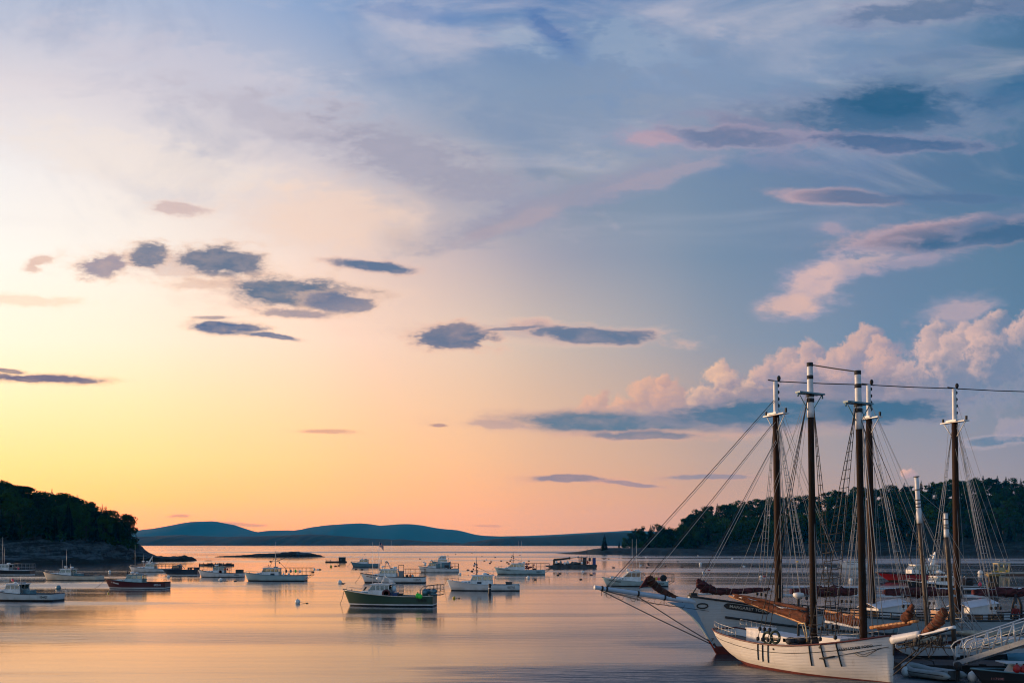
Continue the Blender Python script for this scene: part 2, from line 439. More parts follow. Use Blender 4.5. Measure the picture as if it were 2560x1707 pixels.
class MB:
    """collects shapes for ONE mesh object"""
    def __init__(s):
        s.v = []
        s.f = []
        s.mi = []
        s.sm = []

    def add(s, vs, fs, mi=0, smooth=False):
        o = len(s.v)
        s.v += [tuple(q) for q in vs]
        for f in fs:
            s.f.append([o + i for i in f])
            s.mi.append(mi)
            s.sm.append(smooth)
        return s

    def box(s, c, size, rz=0.0, mi=0, top=1.0):
        """box centred at c; top scales the upper face"""
        x, y, z = (q / 2 for q in size)
        vs = []
        cr, sr = math.cos(rz), math.sin(rz)
        for (a, b, k) in ((-x, -y, -z), (x, -y, -z), (x, y, -z), (-x, y, -z), (-x, -y, z), (x, -y, z), (x, y, z), (-x, y, z)):
            if k > 0:
                a *= top
                b *= top
            vs.append((c[0] + a * cr - b * sr, c[1] + a * sr + b * cr, c[2] + k))
        return s.add(vs, [(3, 2, 1, 0), (4, 5, 6, 7), (0, 1, 5, 4), (1, 2, 6, 5), (2, 3, 7, 6), (3, 0, 4, 7)], mi)

    def prism(s, poly, off, mi=0):
        """polygon (list of 3-D points) pushed along the vector off"""
        n = len(poly)
        p = [Vector(q) for q in poly]
        o = Vector(off)
        vs = p + [q + o for q in p]
        nrm = Vector((0, 0, 0))
        for i in range(n):
            nrm += p[i].cross(p[(i + 1) % n])
        fs = [list(range(n)), list(range(2 * n - 1, n - 1, -1))]
        for i in range(n):
            j = (i + 1) % n
            fs.append([j, i, n + i, n + j])
        if nrm.dot(o) > 0:
            fs = [list(reversed(f)) for f in fs]
        return s.add(vs, fs, mi)

    def tube(s, pts, r, n=6, mi=0, caps=True, smooth=True):
        p = [Vector(q) for q in pts]
        rr = r if isinstance(r, (list, tuple)) else [r] * len(p)
        vs, fs = [], []
        up = None
        for i, q in enumerate(p):
            a = p[max(i - 1, 0)]
            b = p[min(i + 1, len(p) - 1)]
            d = (b - a).normalized()
            if up is None:
                up = Vector((0, 0, 1)) if abs(d.z) < 0.9 else Vector((1, 0, 0))
            e1 = d.cross(up).normalized()
            e2 = e1.cross(d).normalized()
            up = e2
            for k in range(n):
                t = 2 * math.pi * k / n
                vs.append(q + (e1 * math.cos(t) + e2 * math.sin(t)) * rr[i])
        for i in range(len(p) - 1):
            for k in range(n):
                k2 = (k + 1) % n
                fs.append((i * n + k, i * n + k2, (i + 1) * n + k2, (i + 1) * n + k))
        s.add(vs, fs, mi, smooth)
        if caps:
            o = len(s.v) - len(vs)
            for ring in (range(n - 1, -1, -1), range((len(p) - 1) * n, len(p) * n)):
                s.f.append([o + i for i in ring])
                s.mi.append(mi)
                s.sm.append(False)
        return s

    def ball(s, c, r, nu=12, nv=8, mi=0):
        rx, ry, rz = r if isinstance(r, (list, tuple)) else (r, r, r)
        vs = [(c[0], c[1], c[2] + rz)]
        for i in range(1, nv):
            t = math.pi * i / nv
            for j in range(nu):
                a = 2 * math.pi * j / nu
                vs.append((c[0] + rx * math.sin(t) * math.cos(a), c[1] + ry * math.sin(t) * math.sin(a), c[2] + rz * math.cos(t)))
        vs.append((c[0], c[1], c[2] - rz))
        fs = []
        for j in range(nu):
            fs.append((0, 1 + j, 1 + (j + 1) % nu))
            L = len(vs) - 1
            b = 1 + (nv - 2) * nu
            fs.append((L, b + (j + 1) % nu, b + j))
        for i in range(nv - 2):
            for j in range(nu):
                a, b = 1 + i * nu + j, 1 + i * nu + (j + 1) % nu
                fs.append((a, a + nu, b + nu, b))
        return s.add(vs, fs, mi, True)

    def lathe(s, c, prof, n=12, mi=0):
        """profile of (radius, z) turned round the vertical through c"""
        vs, fs = [], []
        for r, z in prof:
            for k in range(n):
                a = 2 * math.pi * k / n
                vs.append((c[0] + r * math.cos(a), c[1] + r * math.sin(a), c[2] + z))
        for i in range(len(prof) - 1):
            for k in range(n):
                k2 = (k + 1) % n
                fs.append((i * n + k, i * n + k2, (i + 1) * n + k2, (i + 1) * n + k))
        fs.append(list(range(n - 1, -1, -1)))
        fs.append(list(range((len(prof) - 1) * n, len(prof) * n)))
        return s.add(vs, fs, mi, True)

    def build(s, name, mats, parent=None, loc=(0, 0, 0), rot=(0, 0, 0), flat=None):
        me = bpy.data.meshes.new(name)
        me.from_pydata(s.v, [], s.f)
        for m in (mats if isinstance(mats, (list, tuple)) else [mats]):
            me.materials.append(m)
        me.polygons.foreach_set('material_index', s.mi)
        me.polygons.foreach_set('use_smooth', s.sm if flat is None else [not flat] * len(s.f))
        me.update()
        bm = bmesh.new()
        bm.from_mesh(me)
        bmesh.ops.recalc_face_normals(bm, faces=bm.faces)
        bm.to_mesh(me)
        bm.free()
        o = bpy.data.objects.new(name, me)
        COL.objects.link(o)
        o.location = loc
        o.rotation_euler = rot
        if parent:
            o.parent = parent
        return o


def thing(name, label, cat, loc=(0, 0, 0), rz=0.0, group=None):
    o = bpy.data.objects.new(name, None)
    COL.objects.link(o)
    o.empty_display_size = 0.5
    o.location = loc
    o.rotation_euler = (0, 0, rz)
    return tag(o, label, cat, group)


def tag(o, label=None, cat=None, group=None, kind=None):
    if label:
        o['label'] = label
    if cat:
        o['category'] = cat
    if group:
        o['group'] = group
    if kind:
        o['kind'] = kind
    return o


def lettering(txt, size, m, parent, loc, rot, name='lettering', shear=0.0, width=None):
    """words as a thin solid mesh"""
    cu = bpy.data.curves.new(name, 'FONT')
    cu.body = txt
    cu.size = size
    cu.shear = shear
    cu.extrude = 0.004
    cu.align_x = 'CENTER'
    cu.align_y = 'CENTER'
    cu.offset = size * 0.012
    tmp = bpy.data.objects.new(name, cu)
    COL.objects.link(tmp)
    dg = bpy.context.evaluated_depsgraph_get()
    me = bpy.data.meshes.new_from_object(tmp.evaluated_get(dg))
    me.name = name
    bpy.data.objects.remove(tmp)
    bpy.data.curves.remove(cu)
    if width:
        xs = [v.co.x for v in me.vertices]
        k = width / (max(xs) - min(xs))
        for v in me.vertices:
            v.co.x *= k
    me.materials.clear()
    me.materials.append(m)
    o = bpy.data.objects.new(name, me)
    COL.objects.link(o)
    o.parent = parent
    o.location = loc
    o.rotation_euler = rot
    return o


def dup(o, loc=None, rz=None, scale=None, label=None):
    """copy of a thing with copies of its parts and sub-parts (mesh data shared)"""
    def rec(src, par):
        c = src.copy()
        COL.objects.link(c)
        c.parent = par
        for ch in KIDS.get(src.name, ()):
            rec(ch, c)
        return c
    r = rec(o, None)
    if loc is not None:
        r.location = loc
    if rz is not None:
        r.rotation_euler = (0, 0, rz)
    if scale is not None:
        r.scale = scale
    if label:
        r['label'] = label
    return r


KIDS = {}


def remember(o):
    KIDS[o.name] = list(o.children)
    for c in o.children:
        KIDS[c.name] = list(c.children)


def lerp(a, b, t):
    return a + (b - a) * t


def interp(tab, x):
    if x <= tab[0][0]:
        return tab[0][1]
    for (a, b), (c, d) in zip(tab, tab[1:]):
        if x <= c:
            return b + (d - b) * (x - a) / (c - a)
    return tab[-1][1]


def smooth(a, b, x):
    t = max(0.0, min(1.0, (x - a) / (b - a)))
    return t * t * (3 - 2 * t)


# ================================================================== the water
def make_water():
    m = bpy.data.materials.new('calm_harbour_water')
    m.use_nodes = True
    t = m.node_tree
    t.nodes.clear()
    g = NG(t)
    out = g.n('ShaderNodeOutputMaterial')
    geo = g.n('ShaderNodeNewGeometry')
    pos = geo.outputs['Position']
    s = g.n('ShaderNodeSeparateXYZ')
    t.links.new(pos, s.inputs[0])
    # cat's-paws: long wind-ruffled patches lying across the bay
    pa = g.noise(g.v('MULTIPLY', pos, (0.0022, 0.017, 1)), 1.0, 4, 0.6, 0.4)
    pb = g.noise(g.v('MULTIPLY', pos, (0.012, 0.16, 1)), 1.0, 4, 0.55, 0.3)
    patch = g.step(pa, 0.50, 0.64)
    streak = g.step(pb, 0.44, 0.70)
    ruff = g.m('ADD', g.m('MULTIPLY', patch, 0.45), g.m('MULTIPLY', streak, 0.13), clamp=True)
    # patches of wind where they lay that evening: (x, y, half length, half width, strength)
    wob = g.v('MULTIPLY', g.v('SUBTRACT', g.noise(g.v('MULTIPLY', pos, (0.02, 0.10, 1)), 1.0, 4, 0.6, color=True), (0.5, 0.5, 0.5)), (30.0, 9.0, 0.0))
    wpos = g.v('ADD', pos, wob)
    fine = g.noise(g.v('MULTIPLY', pos, (0.05, 0.55, 1)), 1.0, 5, 0.65)
    for cx, cy, rx, ry, st in ((10, 56.5, 21, 8, 1.0), (20, 75, 12, 9, 0.6), (-4, 107, 30, 3.5, 0.30), (-74, 182, 34, 15, 0.8), (-60, 128, 26, 6, 0.5), (-14, 560, 260, 40, 0.6), (40, 850, 420, 120, 0.9), (150, 410, 110, 34, 0.9), (70, 300, 60, 12, 0.4)):
        mp = g.n('ShaderNodeMapping', vector_type='TEXTURE')
        t.links.new(wpos if cy < 250 else g.v('ADD', pos, g.v('MULTIPLY', wob, (4.0, 5.0, 0.0))), mp.inputs['Vector'])
        mp.inputs['Location'].default_value = (cx, cy, 0)
        mp.inputs['Scale'].default_value = (rx, ry, 1)
        e = g.m('MULTIPLY_ADD', fine, 0.9, g.m('SUBTRACT', g.v('LENGTH', mp.outputs[0], out=1), 0.45))
        ruff = g.m('MAXIMUM', ruff, g.step(e, 1.1, 0.35, 0.0, st))
    # ripples
    h1 = g.noise(g.v('MULTIPLY', pos, (0.22, 0.9, 1)), 1.0, 3, 0.5)
    h2 = g.noise(g.v('MULTIPLY', pos, (1.1, 3.2, 1)), 1.0, 3, 0.5)
    hh = g.m('ADD', g.m('MULTIPLY', h1, 0.55), g.m('MULTIPLY', h2, 0.16))
    bn = g.n('ShaderNodeBump')
    t.links.new(hh, bn.inputs['Height'])
    t.links.new(g.m('MULTIPLY_ADD', ruff, 0.34, 0.14), bn.inputs['Distance'])
    t.links.new(g.m('MULTIPLY_ADD', ruff, 0.95, 0.08), bn.inputs['Strength'])
    gl = g.n('ShaderNodeBsdfGlossy')
    gl.distribution = 'GGX'
    gl.inputs[0].default_value = (0.97, 0.97, 0.97, 1)
    t.links.new(g.m('MULTIPLY_ADD', ruff, 0.30, 0.09), gl.inputs['Roughness'])
    t.links.new(bn.outputs[0], gl.inputs['Normal'])
    df = g.n('ShaderNodeBsdfDiffuse')
    df.inputs[0].default_value = (0.004, 0.030, 0.050, 1)
    fr = g.n('ShaderNodeFresnel')
    fr.inputs[0].default_value = 2.0
    t.links.new(bn.outputs[0], fr.inputs['Normal'])
    mx = g.n('ShaderNodeMixShader')
    # steep wavelets mirror less and let the dark water through
    t.links.new(g.m('MULTIPLY', fr.outputs[0], g.m('MULTIPLY_ADD', ruff, -0.45, 1.0)), mx.inputs[0])
    t.links.new(df.outputs[0], mx.inputs[1])
    t.links.new(gl.outputs[0], mx.inputs[2])
    t.links.new(mx.outputs[0], out.inputs[0])
    mb = MB()
    ys = [-60, 0, 40, 80, 160, 320, 700, 1500, 3500, 9000, 22000]
    vs, fs = [], []
    for y in ys:
        w = 200 + abs(y) * 1.6
        for k in range(9):
            vs.append(((k - 4) / 4 * w, y, 0))
    for i in range(len(ys) - 1):
        for k in range(8):
            fs.append((i * 9 + k, i * 9 + k + 1, (i + 1) * 9 + k + 1, (i + 1) * 9 + k))
    mb.add(vs, fs)
    tag(mb.build('water', m), kind='structure')


make_water()


# ================================================================== far hills
def hills(name, prof, d, depth, base, rgb, step=10, rough=1.2, seed=0):
    """a ridge with real depth: foot in the water at distance d, crest depth metres behind"""
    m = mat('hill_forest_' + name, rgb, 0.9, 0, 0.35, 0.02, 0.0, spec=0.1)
    x0, x1 = prof[0][0], prof[-1][0]
    n = int((x1 - x0) / step)
    rows = 9
    vs, fs = [], []
    for i in range(n + 1):
        px = x0 + (x1 - x0) * i / n
        py = interp(prof, px)
        zc = H + (HZ - py) / F * (d + depth)
        for j in range(rows):
            r = j / (rows - 1) * 2.0
            dd = d + depth * r
            hgt = math.sin(min(r, 2 - r) * math.pi / 2) if r != 1 else 1.0
            z = -2 + (zc + 2) * hgt
            q = Vector(((px - 1280) / F * (d + depth), dd, z))
            if 0 < j < rows - 1:
                q.z += (noise.noise(Vector((q.x * 0.012, dd * 0.012, seed))) + 0.6 * noise.noise(Vector((q.x * 0.05, dd * 0.05, seed)))) * rough * (0.35 if j == 4 else 2.0)
            vs.append(q)
    for i in range(n):
        for j in range(rows - 1):
            a = i * rows + j
            fs.append((a, a + rows, a + rows + 1, a + 1))
    mb = MB()
    mb.add(vs, fs, 0, True)
    return tag(mb.build('hills', m), kind='structure')


kx = 2560 / 2352.0
MTN = [(120, 1240), (240, 1226), (313, 1222), (345, 1218), (370, 1216), (395, 1212), (420, 1207), (440, 1203), (460, 1198.5), (478, 1196.3), (494, 1196.8), (510, 1200), (530, 1207.5), (548, 1214.5), (580, 1220), (605, 1223), (630, 1219), (660, 1217), (690, 1219), (715, 1214), (740, 1209), (765, 1205), (795, 1202.5), (825, 1201), (850, 1203), (875, 1207), (895, 1205), (920, 1203), (945, 1203), (970, 1206), (1000, 1212), (1025, 1215), (1045, 1216), (1065, 1220), (1090, 1227), (1115, 1230), (1150, 1231), (1210, 1230), (1280, 1227), (1330, 1224), (1390, 1221), (1440, 1218), (1480, 1219), (1560, 1224), (1800, 1232), (2200, 1240)]
NEAR_A = [(200, 1240), (313, 1233), (360, 1230), (420, 1228), (480, 1231), (540, 1233), (600, 1230), (650, 1229), (690, 1227), (730, 1226.5), (780, 1230), (830, 1235), (870, 1237), (930, 1239), (980, 1243), (1030, 1246), (1080, 1248), (1120, 1250.5), (1180, 1252)]
NEAR_B = [(1060, 1251), (1085, 1246), (1110, 1240), (1150, 1236), (1200, 1234), (1250, 1233), (1300, 1230), (1340, 1227), (1380, 1224), (1420, 1222), (1460, 1223), (1520, 1226), (1700, 1236), (1900, 1244)]
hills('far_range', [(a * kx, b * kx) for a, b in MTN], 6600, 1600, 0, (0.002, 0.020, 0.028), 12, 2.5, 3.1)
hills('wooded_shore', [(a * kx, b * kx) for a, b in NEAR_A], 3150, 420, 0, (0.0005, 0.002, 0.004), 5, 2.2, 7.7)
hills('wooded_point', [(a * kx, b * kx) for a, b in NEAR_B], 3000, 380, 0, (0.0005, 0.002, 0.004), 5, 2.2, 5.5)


# ================================================================== rock and island ground
def rock_mat(name, lo, hi, soil=None, z0=7.0, z1=10.0):
    m = bpy.data.materials.new(name)
    m.use_nodes = True
    t = m.node_tree
    t.nodes.clear()
    g = NG(t)
    out = g.n('ShaderNodeOutputMaterial')
    b = g.n('ShaderNodeBsdfPrincipled')
    t.links.new(b.outputs[0], out.inputs[0])
    b.inputs['Roughness'].default_value = 0.85
    b.inputs['Specular IOR Level'].default_value = 0.2
    pos = g.n('ShaderNodeNewGeometry').outputs['Position']
    n1 = g.noise(g.v('MULTIPLY', pos, (0.12, 0.12, 0.9)), 1.0, 6, 0.65, 0.6)
    n2 = g.noise(pos, 0.9, 5, 0.7)
    nn = g.m('ADD', g.m('MULTIPLY', n1, 0.65), g.m('MULTIPLY', n2, 0.35))
    c = g.mix(g.step(nn, 0.42, 0.62), lo + (1,), hi + (1,))
    sep = g.n('ShaderNodeSeparateXYZ')
    t.links.new(pos, sep.inputs[0])
    z = g.m('ADD', sep.outputs[2], g.m('MULTIPLY', g.m('SUBTRACT', n1, 0.5), 6.0))
    # weed-dark band the tide covers
    c = g.mix(g.step(z, 2.4, 1.4), c, (0.010, 0.011, 0.009, 1))
    if soil:
        c = g.mix(g.step(z, z0, z1), c, soil + (1,))
    t.links.new(c, b.inputs['Base Color'])
    bn = g.n('ShaderNodeBump')
    bn.inputs['Strength'].default_value = 0.9
    bn.inputs['Distance'].default_value = 0.8
    t.links.new(nn, bn.inputs['Height'])
    t.links.new(bn.outputs[0], b.inputs['Normal'])
    return m


def island_ground(name, px0, px1, dsh, ridge_d, ridge_z, cliff_z, m, step=4, taper=None, back=60):
    """ground of an island: tidal ledge, cliff, wooded slope up to the ridge, far slope; callables take px"""
    n = int((px1 - px0) / step)
    RR = [(-0.10, -1.5), (-0.04, 0.3), (0.0, 1.2), (0.03, 2.2), (0.05, 'c0'), (0.07, 'c1'), (0.10, 'c2'), (0.2, 'g'), (0.35, 'g'), (0.5, 'g'), (0.65, 'g'), (0.8, 'g'), (1.0, 'g'), (1.3, 'b'), (1.6, -2)]
    vs, fs = [], []
    for i in range(n + 1):
        px = px0 + (px1 - px0) * i / n
        d0, d1 = dsh(px), ridge_d(px)
        rz, cz = ridge_z(px), cliff_z(px)
        for r, k in RR:
            d = d0 + (d1 - d0) * r
            if k == 'c0':
                z = cz * 0.42
            elif k == 'c1':
                z = cz * 0.8
            elif k == 'c2':
                z = cz
            elif k == 'g':
                z = cz + (rz - cz) * ((r - 0.1) / 0.9) ** 0.85
            elif k == 'b':
                z = rz * 0.5
            else:
                z = k
            x = (px - 1280) / F * d
            nz = noise.fractal(Vector((x * 0.11, d * 0.09, 2.3)), 0.8, 2.2, 4)
            nz2 = noise.noise(Vector((x * 0.5, d * 0.3, 8.1)))
            amp = 0.5 if r < 0.0 else (1.3 if r < 0.15 else 0.8)
            dd = d + (nz * 3.0 + nz2 * 0.7) * (1 if r < 0.12 else 0.3)
            vs.append(Vector((x, dd, z + (nz * 1.0 + nz2 * 0.5) * amp)))
    w = len(RR)
    for i in range(n):
        for j in range(w - 1):
            a = i * w + j
            fs.append((a, a + w, a + w + 1, a + 1))
    # close the two ends
    mb = MB()
    mb.add(vs, fs, 0, False)
    mb.add(vs[:w], [list(range(w))], 0)
    mb.add(vs[-w:], [list(range(w))], 0)
    return tag(mb.build(name, m), kind='structure')


ROCK = rock_mat('ledge_rock', (0.006, 0.010, 0.013), (0.070, 0.098, 0.115), (0.012, 0.016, 0.010), 8.5, 11.0)
ROCK2 = rock_mat('shore_rock', (0.006, 0.011, 0.013), (0.040, 0.052, 0.055), (0.010, 0.014, 0.009), 6.5, 9.0)

# island on the left: tree-top line, shore and ridge
TOP_L = [(-160, 1196), (-40, 1200), (7, 1203), (21, 1208), (46, 1211), (73, 1218), (80, 1225), (110, 1228), (138, 1228), (161, 1231), (179, 1237), (197, 1241), (211, 1248), (225, 1256), (250, 1268), (273, 1273), (287, 1280), (308, 1284), (326, 1288), (338, 1300)]
TREE_L = 13.0


def dsh_l(px):
    return interp([(-160, 352), (0, 352), (165, 360), (250, 372), (330, 398), (345, 404)], px)


def rid_l(px):
    return dsh_l(px) + interp([(-160, 90), (200, 70), (340, 28)], px)


def rz_l(px):
    return max(5.0, H + (HZ - interp(TOP_L, px)) / F * rid_l(px) - TREE_L)


def cz_l(px):
    return interp([(-160, 9), (120, 8.0), (240, 8.0), (300, 6.5), (338, 4.5), (346, 1.5)], px)


island_ground('island_terrain', -200, 346, dsh_l, rid_l, rz_l, cz_l, ROCK, 3)

# island on the right
TOP_R = [(1505, 1360), (1540, 1352), (1560, 1343), (1580, 1318), (1615, 1302), (1637, 1295), (1672, 1292), (1710, 1297), (1735, 1276), (1770, 1264), (1850, 1252), (1900, 1247), (1913, 1243), (1960, 1238), (2019, 1238), (2046, 1235), (2066, 1229), (2099, 1221), (2142, 1216), (2192, 1218), (2225, 1210), (2274, 1209), (2301, 1204), (2351, 1199), (2374, 1198), (2407, 1198), (2450, 1190), (2490, 1191), (2523, 1193), (2560, 1196), (2760, 1190)]
TREE_R = 15.0


def dsh_r(px):
    return interp([(1480, 705), (1700, 690), (1900, 672), (2560, 655), (2760, 650)], px)


def rid_r(px):
    return dsh_r(px) + interp([(1480, 20), (1560, 30), (1700, 60), (1800, 110), (2200, 150), (2760, 170)], px)


def rz_r(px):
    return max(2.0, H + (HZ - interp(TOP_R, px)) / F * rid_r(px) - TREE_R)


def cz_r(px):
    return interp([(1480, 1.0), (1560, 2.0), (1700, 3.5), (1760, 5.5), (1900, 7), (2760, 9)], px)


island_ground('island_terrain', 1490, 2760, dsh_r, rid_r, rz_r, cz_r, ROCK2, 4)


def low_ledge(name, prof, d, wid, m, step=3, seed=1.0, amp=0.35):
    """a low ledge or bar: profile of (px, crest row), standing at distance d, wid metres across"""
    x0, x1 = prof[0][0], prof[-1][0]
    n = int((x1 - x0) / step)
    vs, fs = [], []
    w = 9
    for i in range(n + 1):
        px = x0 + (x1 - x0) * i / n
        dd = d(px) if callable(d) else d
        z = H + (HZ - interp(prof, px)) / F * dd
        ww = wid * min(1, (i + 0.3) / 8, (n - i + 0.3) / 8)
        for j in range(w):
            r = j / (w - 1)
            hz = math.sin(math.pi * r) ** 0.7 if 0 < r < 1 else 0
            y = dd + ww * (r - 0.25)
            x = (px - 1280) / F * dd
            nz = noise.fractal(Vector((x * 0.2, y * 0.2, seed)), 0.8, 2.2, 4)
            nv = noise.noise(Vector((x * 0.9, y * 0.9, seed)))
            vs.append((x, y + nz * 1.5, -0.4 + max(0.0, z + 0.4) * hz + (nz + 0.6 * nv) * amp * hz))
    for i in range(n):
        for j in range(w - 1):
            a = i * w + j
            fs.append((a, a + w, a + w + 1, a + 1))
    mb = MB()
    mb.add(vs, fs, 0, amp < 0.2)
    return tag(mb.build(name, m), kind='structure')


# rocky spit that runs out from the left island
low_ledge('rocky_ledge', [(318, 1357), (333, 1359), (344, 1364), (352, 1372), (362, 1379), (378, 1388), (395, 1390), (412, 1392), (430, 1391), (444, 1389.5), (455, 1388), (466, 1391), (472, 1396), (478, 1401), (486, 1403)], lambda px: interp([(318, 405), (486, 425)], px), 16, ROCK, 2, 4.0, 0.5)
# bare ledge in the middle of the bay
low_ledge('rocky_ledge', [(536, 1391), (552, 1390), (580, 1388.5), (605, 1386.8), (640, 1384.5), (665, 1383), (695, 1382), (702, 1379.6), (715, 1380.5), (724, 1378.2), (742, 1378), (756, 1380), (772, 1381), (788, 1385), (800, 1388.5), (812, 1391)], 545, 14, ROCK, 2, 9.0, 0.35)
low_ledge('rocky_ledge', [(510, 1401.5), (518, 1400), (526, 1400.2), (534, 1401.5)], 430, 3, ROCK, 1, 5.0, 0.12)
# gravel bar at the point of the right island
GRAVEL = mat('wet_gravel', (0.022, 0.032, 0.036), 0.8, 0, 0.4, 0.25, 0.6, 0.8, 0.25)
low_ledge('gravel_bar', [(1388, 1383.4), (1415, 1381.2), (1440, 1379), (1465, 1375.5), (1482, 1372), (1500, 1369.5), (1530, 1369), (1600, 1369), (1680, 1369.5), (1740, 1372), (1790, 1378), (1830, 1385)], lambda px: interp([(1388, 720), (1500, 700), (1830, 668)], px), 26, GRAVEL, 5, 2.0, 0.12)


# ================================================================== trees
def leaf_mat(name, a, b):
    m = bpy.data.materials.new(name)
    m.use_nodes = True
    t = m.node_tree
    t.nodes.clear()
    g = NG(t)
    out = g.n('ShaderNodeOutputMaterial')
    oi = g.n('ShaderNodeObjectInfo')
    co = g.n('ShaderNodeTexCoord').outputs['Object']
    n = g.noise(co, 0.45, 3, 0.6)
    f = g.m('ADD', g.m('MULTIPLY', n, 0.7), g.m('MULTIPLY', oi.outputs['Random'], 0.45))
    c = g.mix(g.step(f, 0.35, 0.85), a + (1,), b + (1,))
    df = g.n('ShaderNodeBsdfDiffuse')
    t.links.new(c, df.inputs[0])
    tl = g.n('ShaderNodeBsdfTranslucent')
    t.links.new(c, tl.inputs[0])
    mx = g.n('ShaderNodeMixShader')
    mx.inputs[0].default_value = 0.25
    t.links.new(df.outputs[0], mx.inputs[1])
    t.links.new(tl.outputs[0], mx.inputs[2])
    t.links.new(mx.outputs[0], out.inputs[0])
    return m


LEAF = leaf_mat('broad_leaves', (0.006, 0.018, 0.007), (0.026, 0.068, 0.014))
NEEDLE = leaf_mat('spruce_needles', (0.004, 0.010, 0.008), (0.011, 0.022, 0.014))
BARK = mat('tree_bark', (0.035, 0.030, 0.026), 0.9, 0, 0.4, 2.0, 0.5, 8.0, 0.1)
BIRCH = mat('pale_bark', (0.22, 0.21, 0.19), 0.9, 0, 0.4, 2.0)


def leaf_cluster(mb, c, r, n, rnd, size):
    for _ in range(n):
        while True:
            v = Vector((rnd.uniform(-1, 1), rnd.uniform(-1, 1), rnd.uniform(-1, 1)))
            if 0.05 < v.length < 1:
                break
        v = v.normalized() * v.length ** 0.45
        p = Vector(c) + Vector((v.x * r[0], v.y * r[1], v.z * r[2]))
        nrm = (v + Vector((rnd.uniform(-.8, .8), rnd.uniform(-.8, .8), rnd.uniform(-.3, 1.0)))).normalized()
        e1 = nrm.orthogonal().normalized()
        e1.rotate(Matrix.Rotation(rnd.uniform(0, 6.28), 3, nrm))
        e2 = nrm.cross(e1)
        s = size * rnd.uniform(0.6, 1.3)
        mb.add([p - e1 * s, p + e2 * s * 0.6, p + e1 * s, p - e2 * s * 0.6], [(0, 1, 2, 3)])


def broadleaf(seed, hgt, wid, open_=0.0):
    rnd = random.Random(seed)
    tr = MB()
    cr = MB()
    bend = Vector((rnd.uniform(-.6, .6), rnd.uniform(-.6, .6), 0))
    pts = [Vector((0, 0, -1.0)), Vector((0, 0, hgt * .2)), bend * .5 + Vector((0, 0, hgt * .45)), bend + Vector((0, 0, hgt * .78))]
    tr.tube(pts, [.28, .22, .16, .06], 6)
    nc = 20
    for i in range(nc):
        a = rnd.uniform(0, 6.28)
        zz = rnd.uniform(0.20, 0.96)
        prof = math.sin(math.pi * min(1, max(0.05, (zz - .16) / .92))) ** 0.6
        rad = wid * prof * rnd.uniform(0.35, 0.95)
        c = Vector((math.cos(a) * rad, math.sin(a) * rad, zz * hgt))
        tr.tube([pts[2].lerp(pts[3], max(0, zz - .5)), c.lerp(pts[2], .35) + Vector((0, 0, .3)), c], [.09, .06, .02], 4)
        rr = wid * rnd.uniform(0.28, 0.46)
        leaf_cluster(cr, c, (rr, rr, rr * .72), int(70 * (1 - open_ * .35)), rnd, 0.42)
    return tr, cr


def spruce(seed, hgt, wid, gap=0.0):
    rnd = random.Random(seed)
    tr = MB()
    cr = MB()
    tr.tube([(0, 0, -1), (0, 0, hgt * .5), (0, 0, hgt * .985)], [.22, .13, .02], 6)
    z = hgt * .10
    while z < hgt * .985:
        f = 1 - (z / hgt)
        rad = wid * (f ** .8) * rnd.uniform(.75, 1.1) + .10
        nb = 5 + int(7 * f)
        a0 = rnd.uniform(0, 6.28)
        for k in range(nb):
            if rnd.random() < gap:
                continue
            a = a0 + 6.28 * k / nb + rnd.uniform(-.2, .2)
            L = rad * rnd.uniform(.7, 1.15)
            d = Vector((math.cos(a), math.sin(a), 0))
            s = Vector((-d.y, d.x, 0)) * (L * .28 + .10)
            b = Vector((0, 0, z))
            mid = b + d * L * .55 + Vector((0, 0, .06 * L))
            tip = b + d * L + Vector((0, 0, -.22 * L))
            cr.add([b, mid + s, tip, mid - s], [(0, 1, 2, 3)])
            dn = Vector((0, 0, -.30 * L - .12))
            cr.add([b, mid, tip, mid + dn], [(0, 1, 2, 3)])
        z += hgt * .020 + .05 * f * hgt * .4
    return tr, cr


PROTO = {}


def tree_proto(kind, i, maker, leaf, bark=BARK):
    tr, cr = maker
    r = thing(kind, 'tree', 'tree')
    tr.build('trunk', bark, r)
    cr.build('crown', leaf, r)
    remember(r)
    PROTO[(kind, i)] = r
    return r


for i in range(5):
    tree_proto('broadleaf_tree', i, broadleaf(20 + i, 12.0, 3.7 + .25 * i, .5 if i == 4 else 0), LEAF)
for i in range(3):
    tree_proto('spruce_tree', i, spruce(50 + i, 13.0, 2.5 + .25 * i, .12), NEEDLE)
USED = set()
TEXT = {
    ('broadleaf_tree', 'l'): 'dark leafy tree in the wood on the steep left island',
    ('spruce_tree', 'l'): 'dark pointed spruce in the wood on the steep left island',
    ('broadleaf_tree', 'r'): 'dark leafy tree in the wood on the long right island',
    ('spruce_tree', 'r'): 'dark pointed spruce in the wood on the long right island',
}


def plant(kind, i, x, y, z, s, rz, side, label=None, sz=None):
    src = PROTO[(kind, i)]
    sc = (s, s, sz or s)
    if (kind, i) not in USED:
        USED.add((kind, i))
        o = src
        o.location = (x, y, z)
        o.rotation_euler = (0, 0, rz)
        o.scale = sc
    else:
        o = dup(src, (x, y, z), rz, sc)
    if label:
        o['label'] = label
        if 'group' in o:
            del o['group']
    else:
        o['label'] = TEXT[(kind, side)]
        o['group'] = ('leafy trees' if kind == 'broadleaf_tree' else 'spruces') + (' of the left island' if side == 'l' else ' of the right island')
    return o


rt = random.Random(11)


def gz(rz, cz, r):
    return cz + (rz - cz) * max(0.0, (r - 0.1) / 0.9) ** 0.85


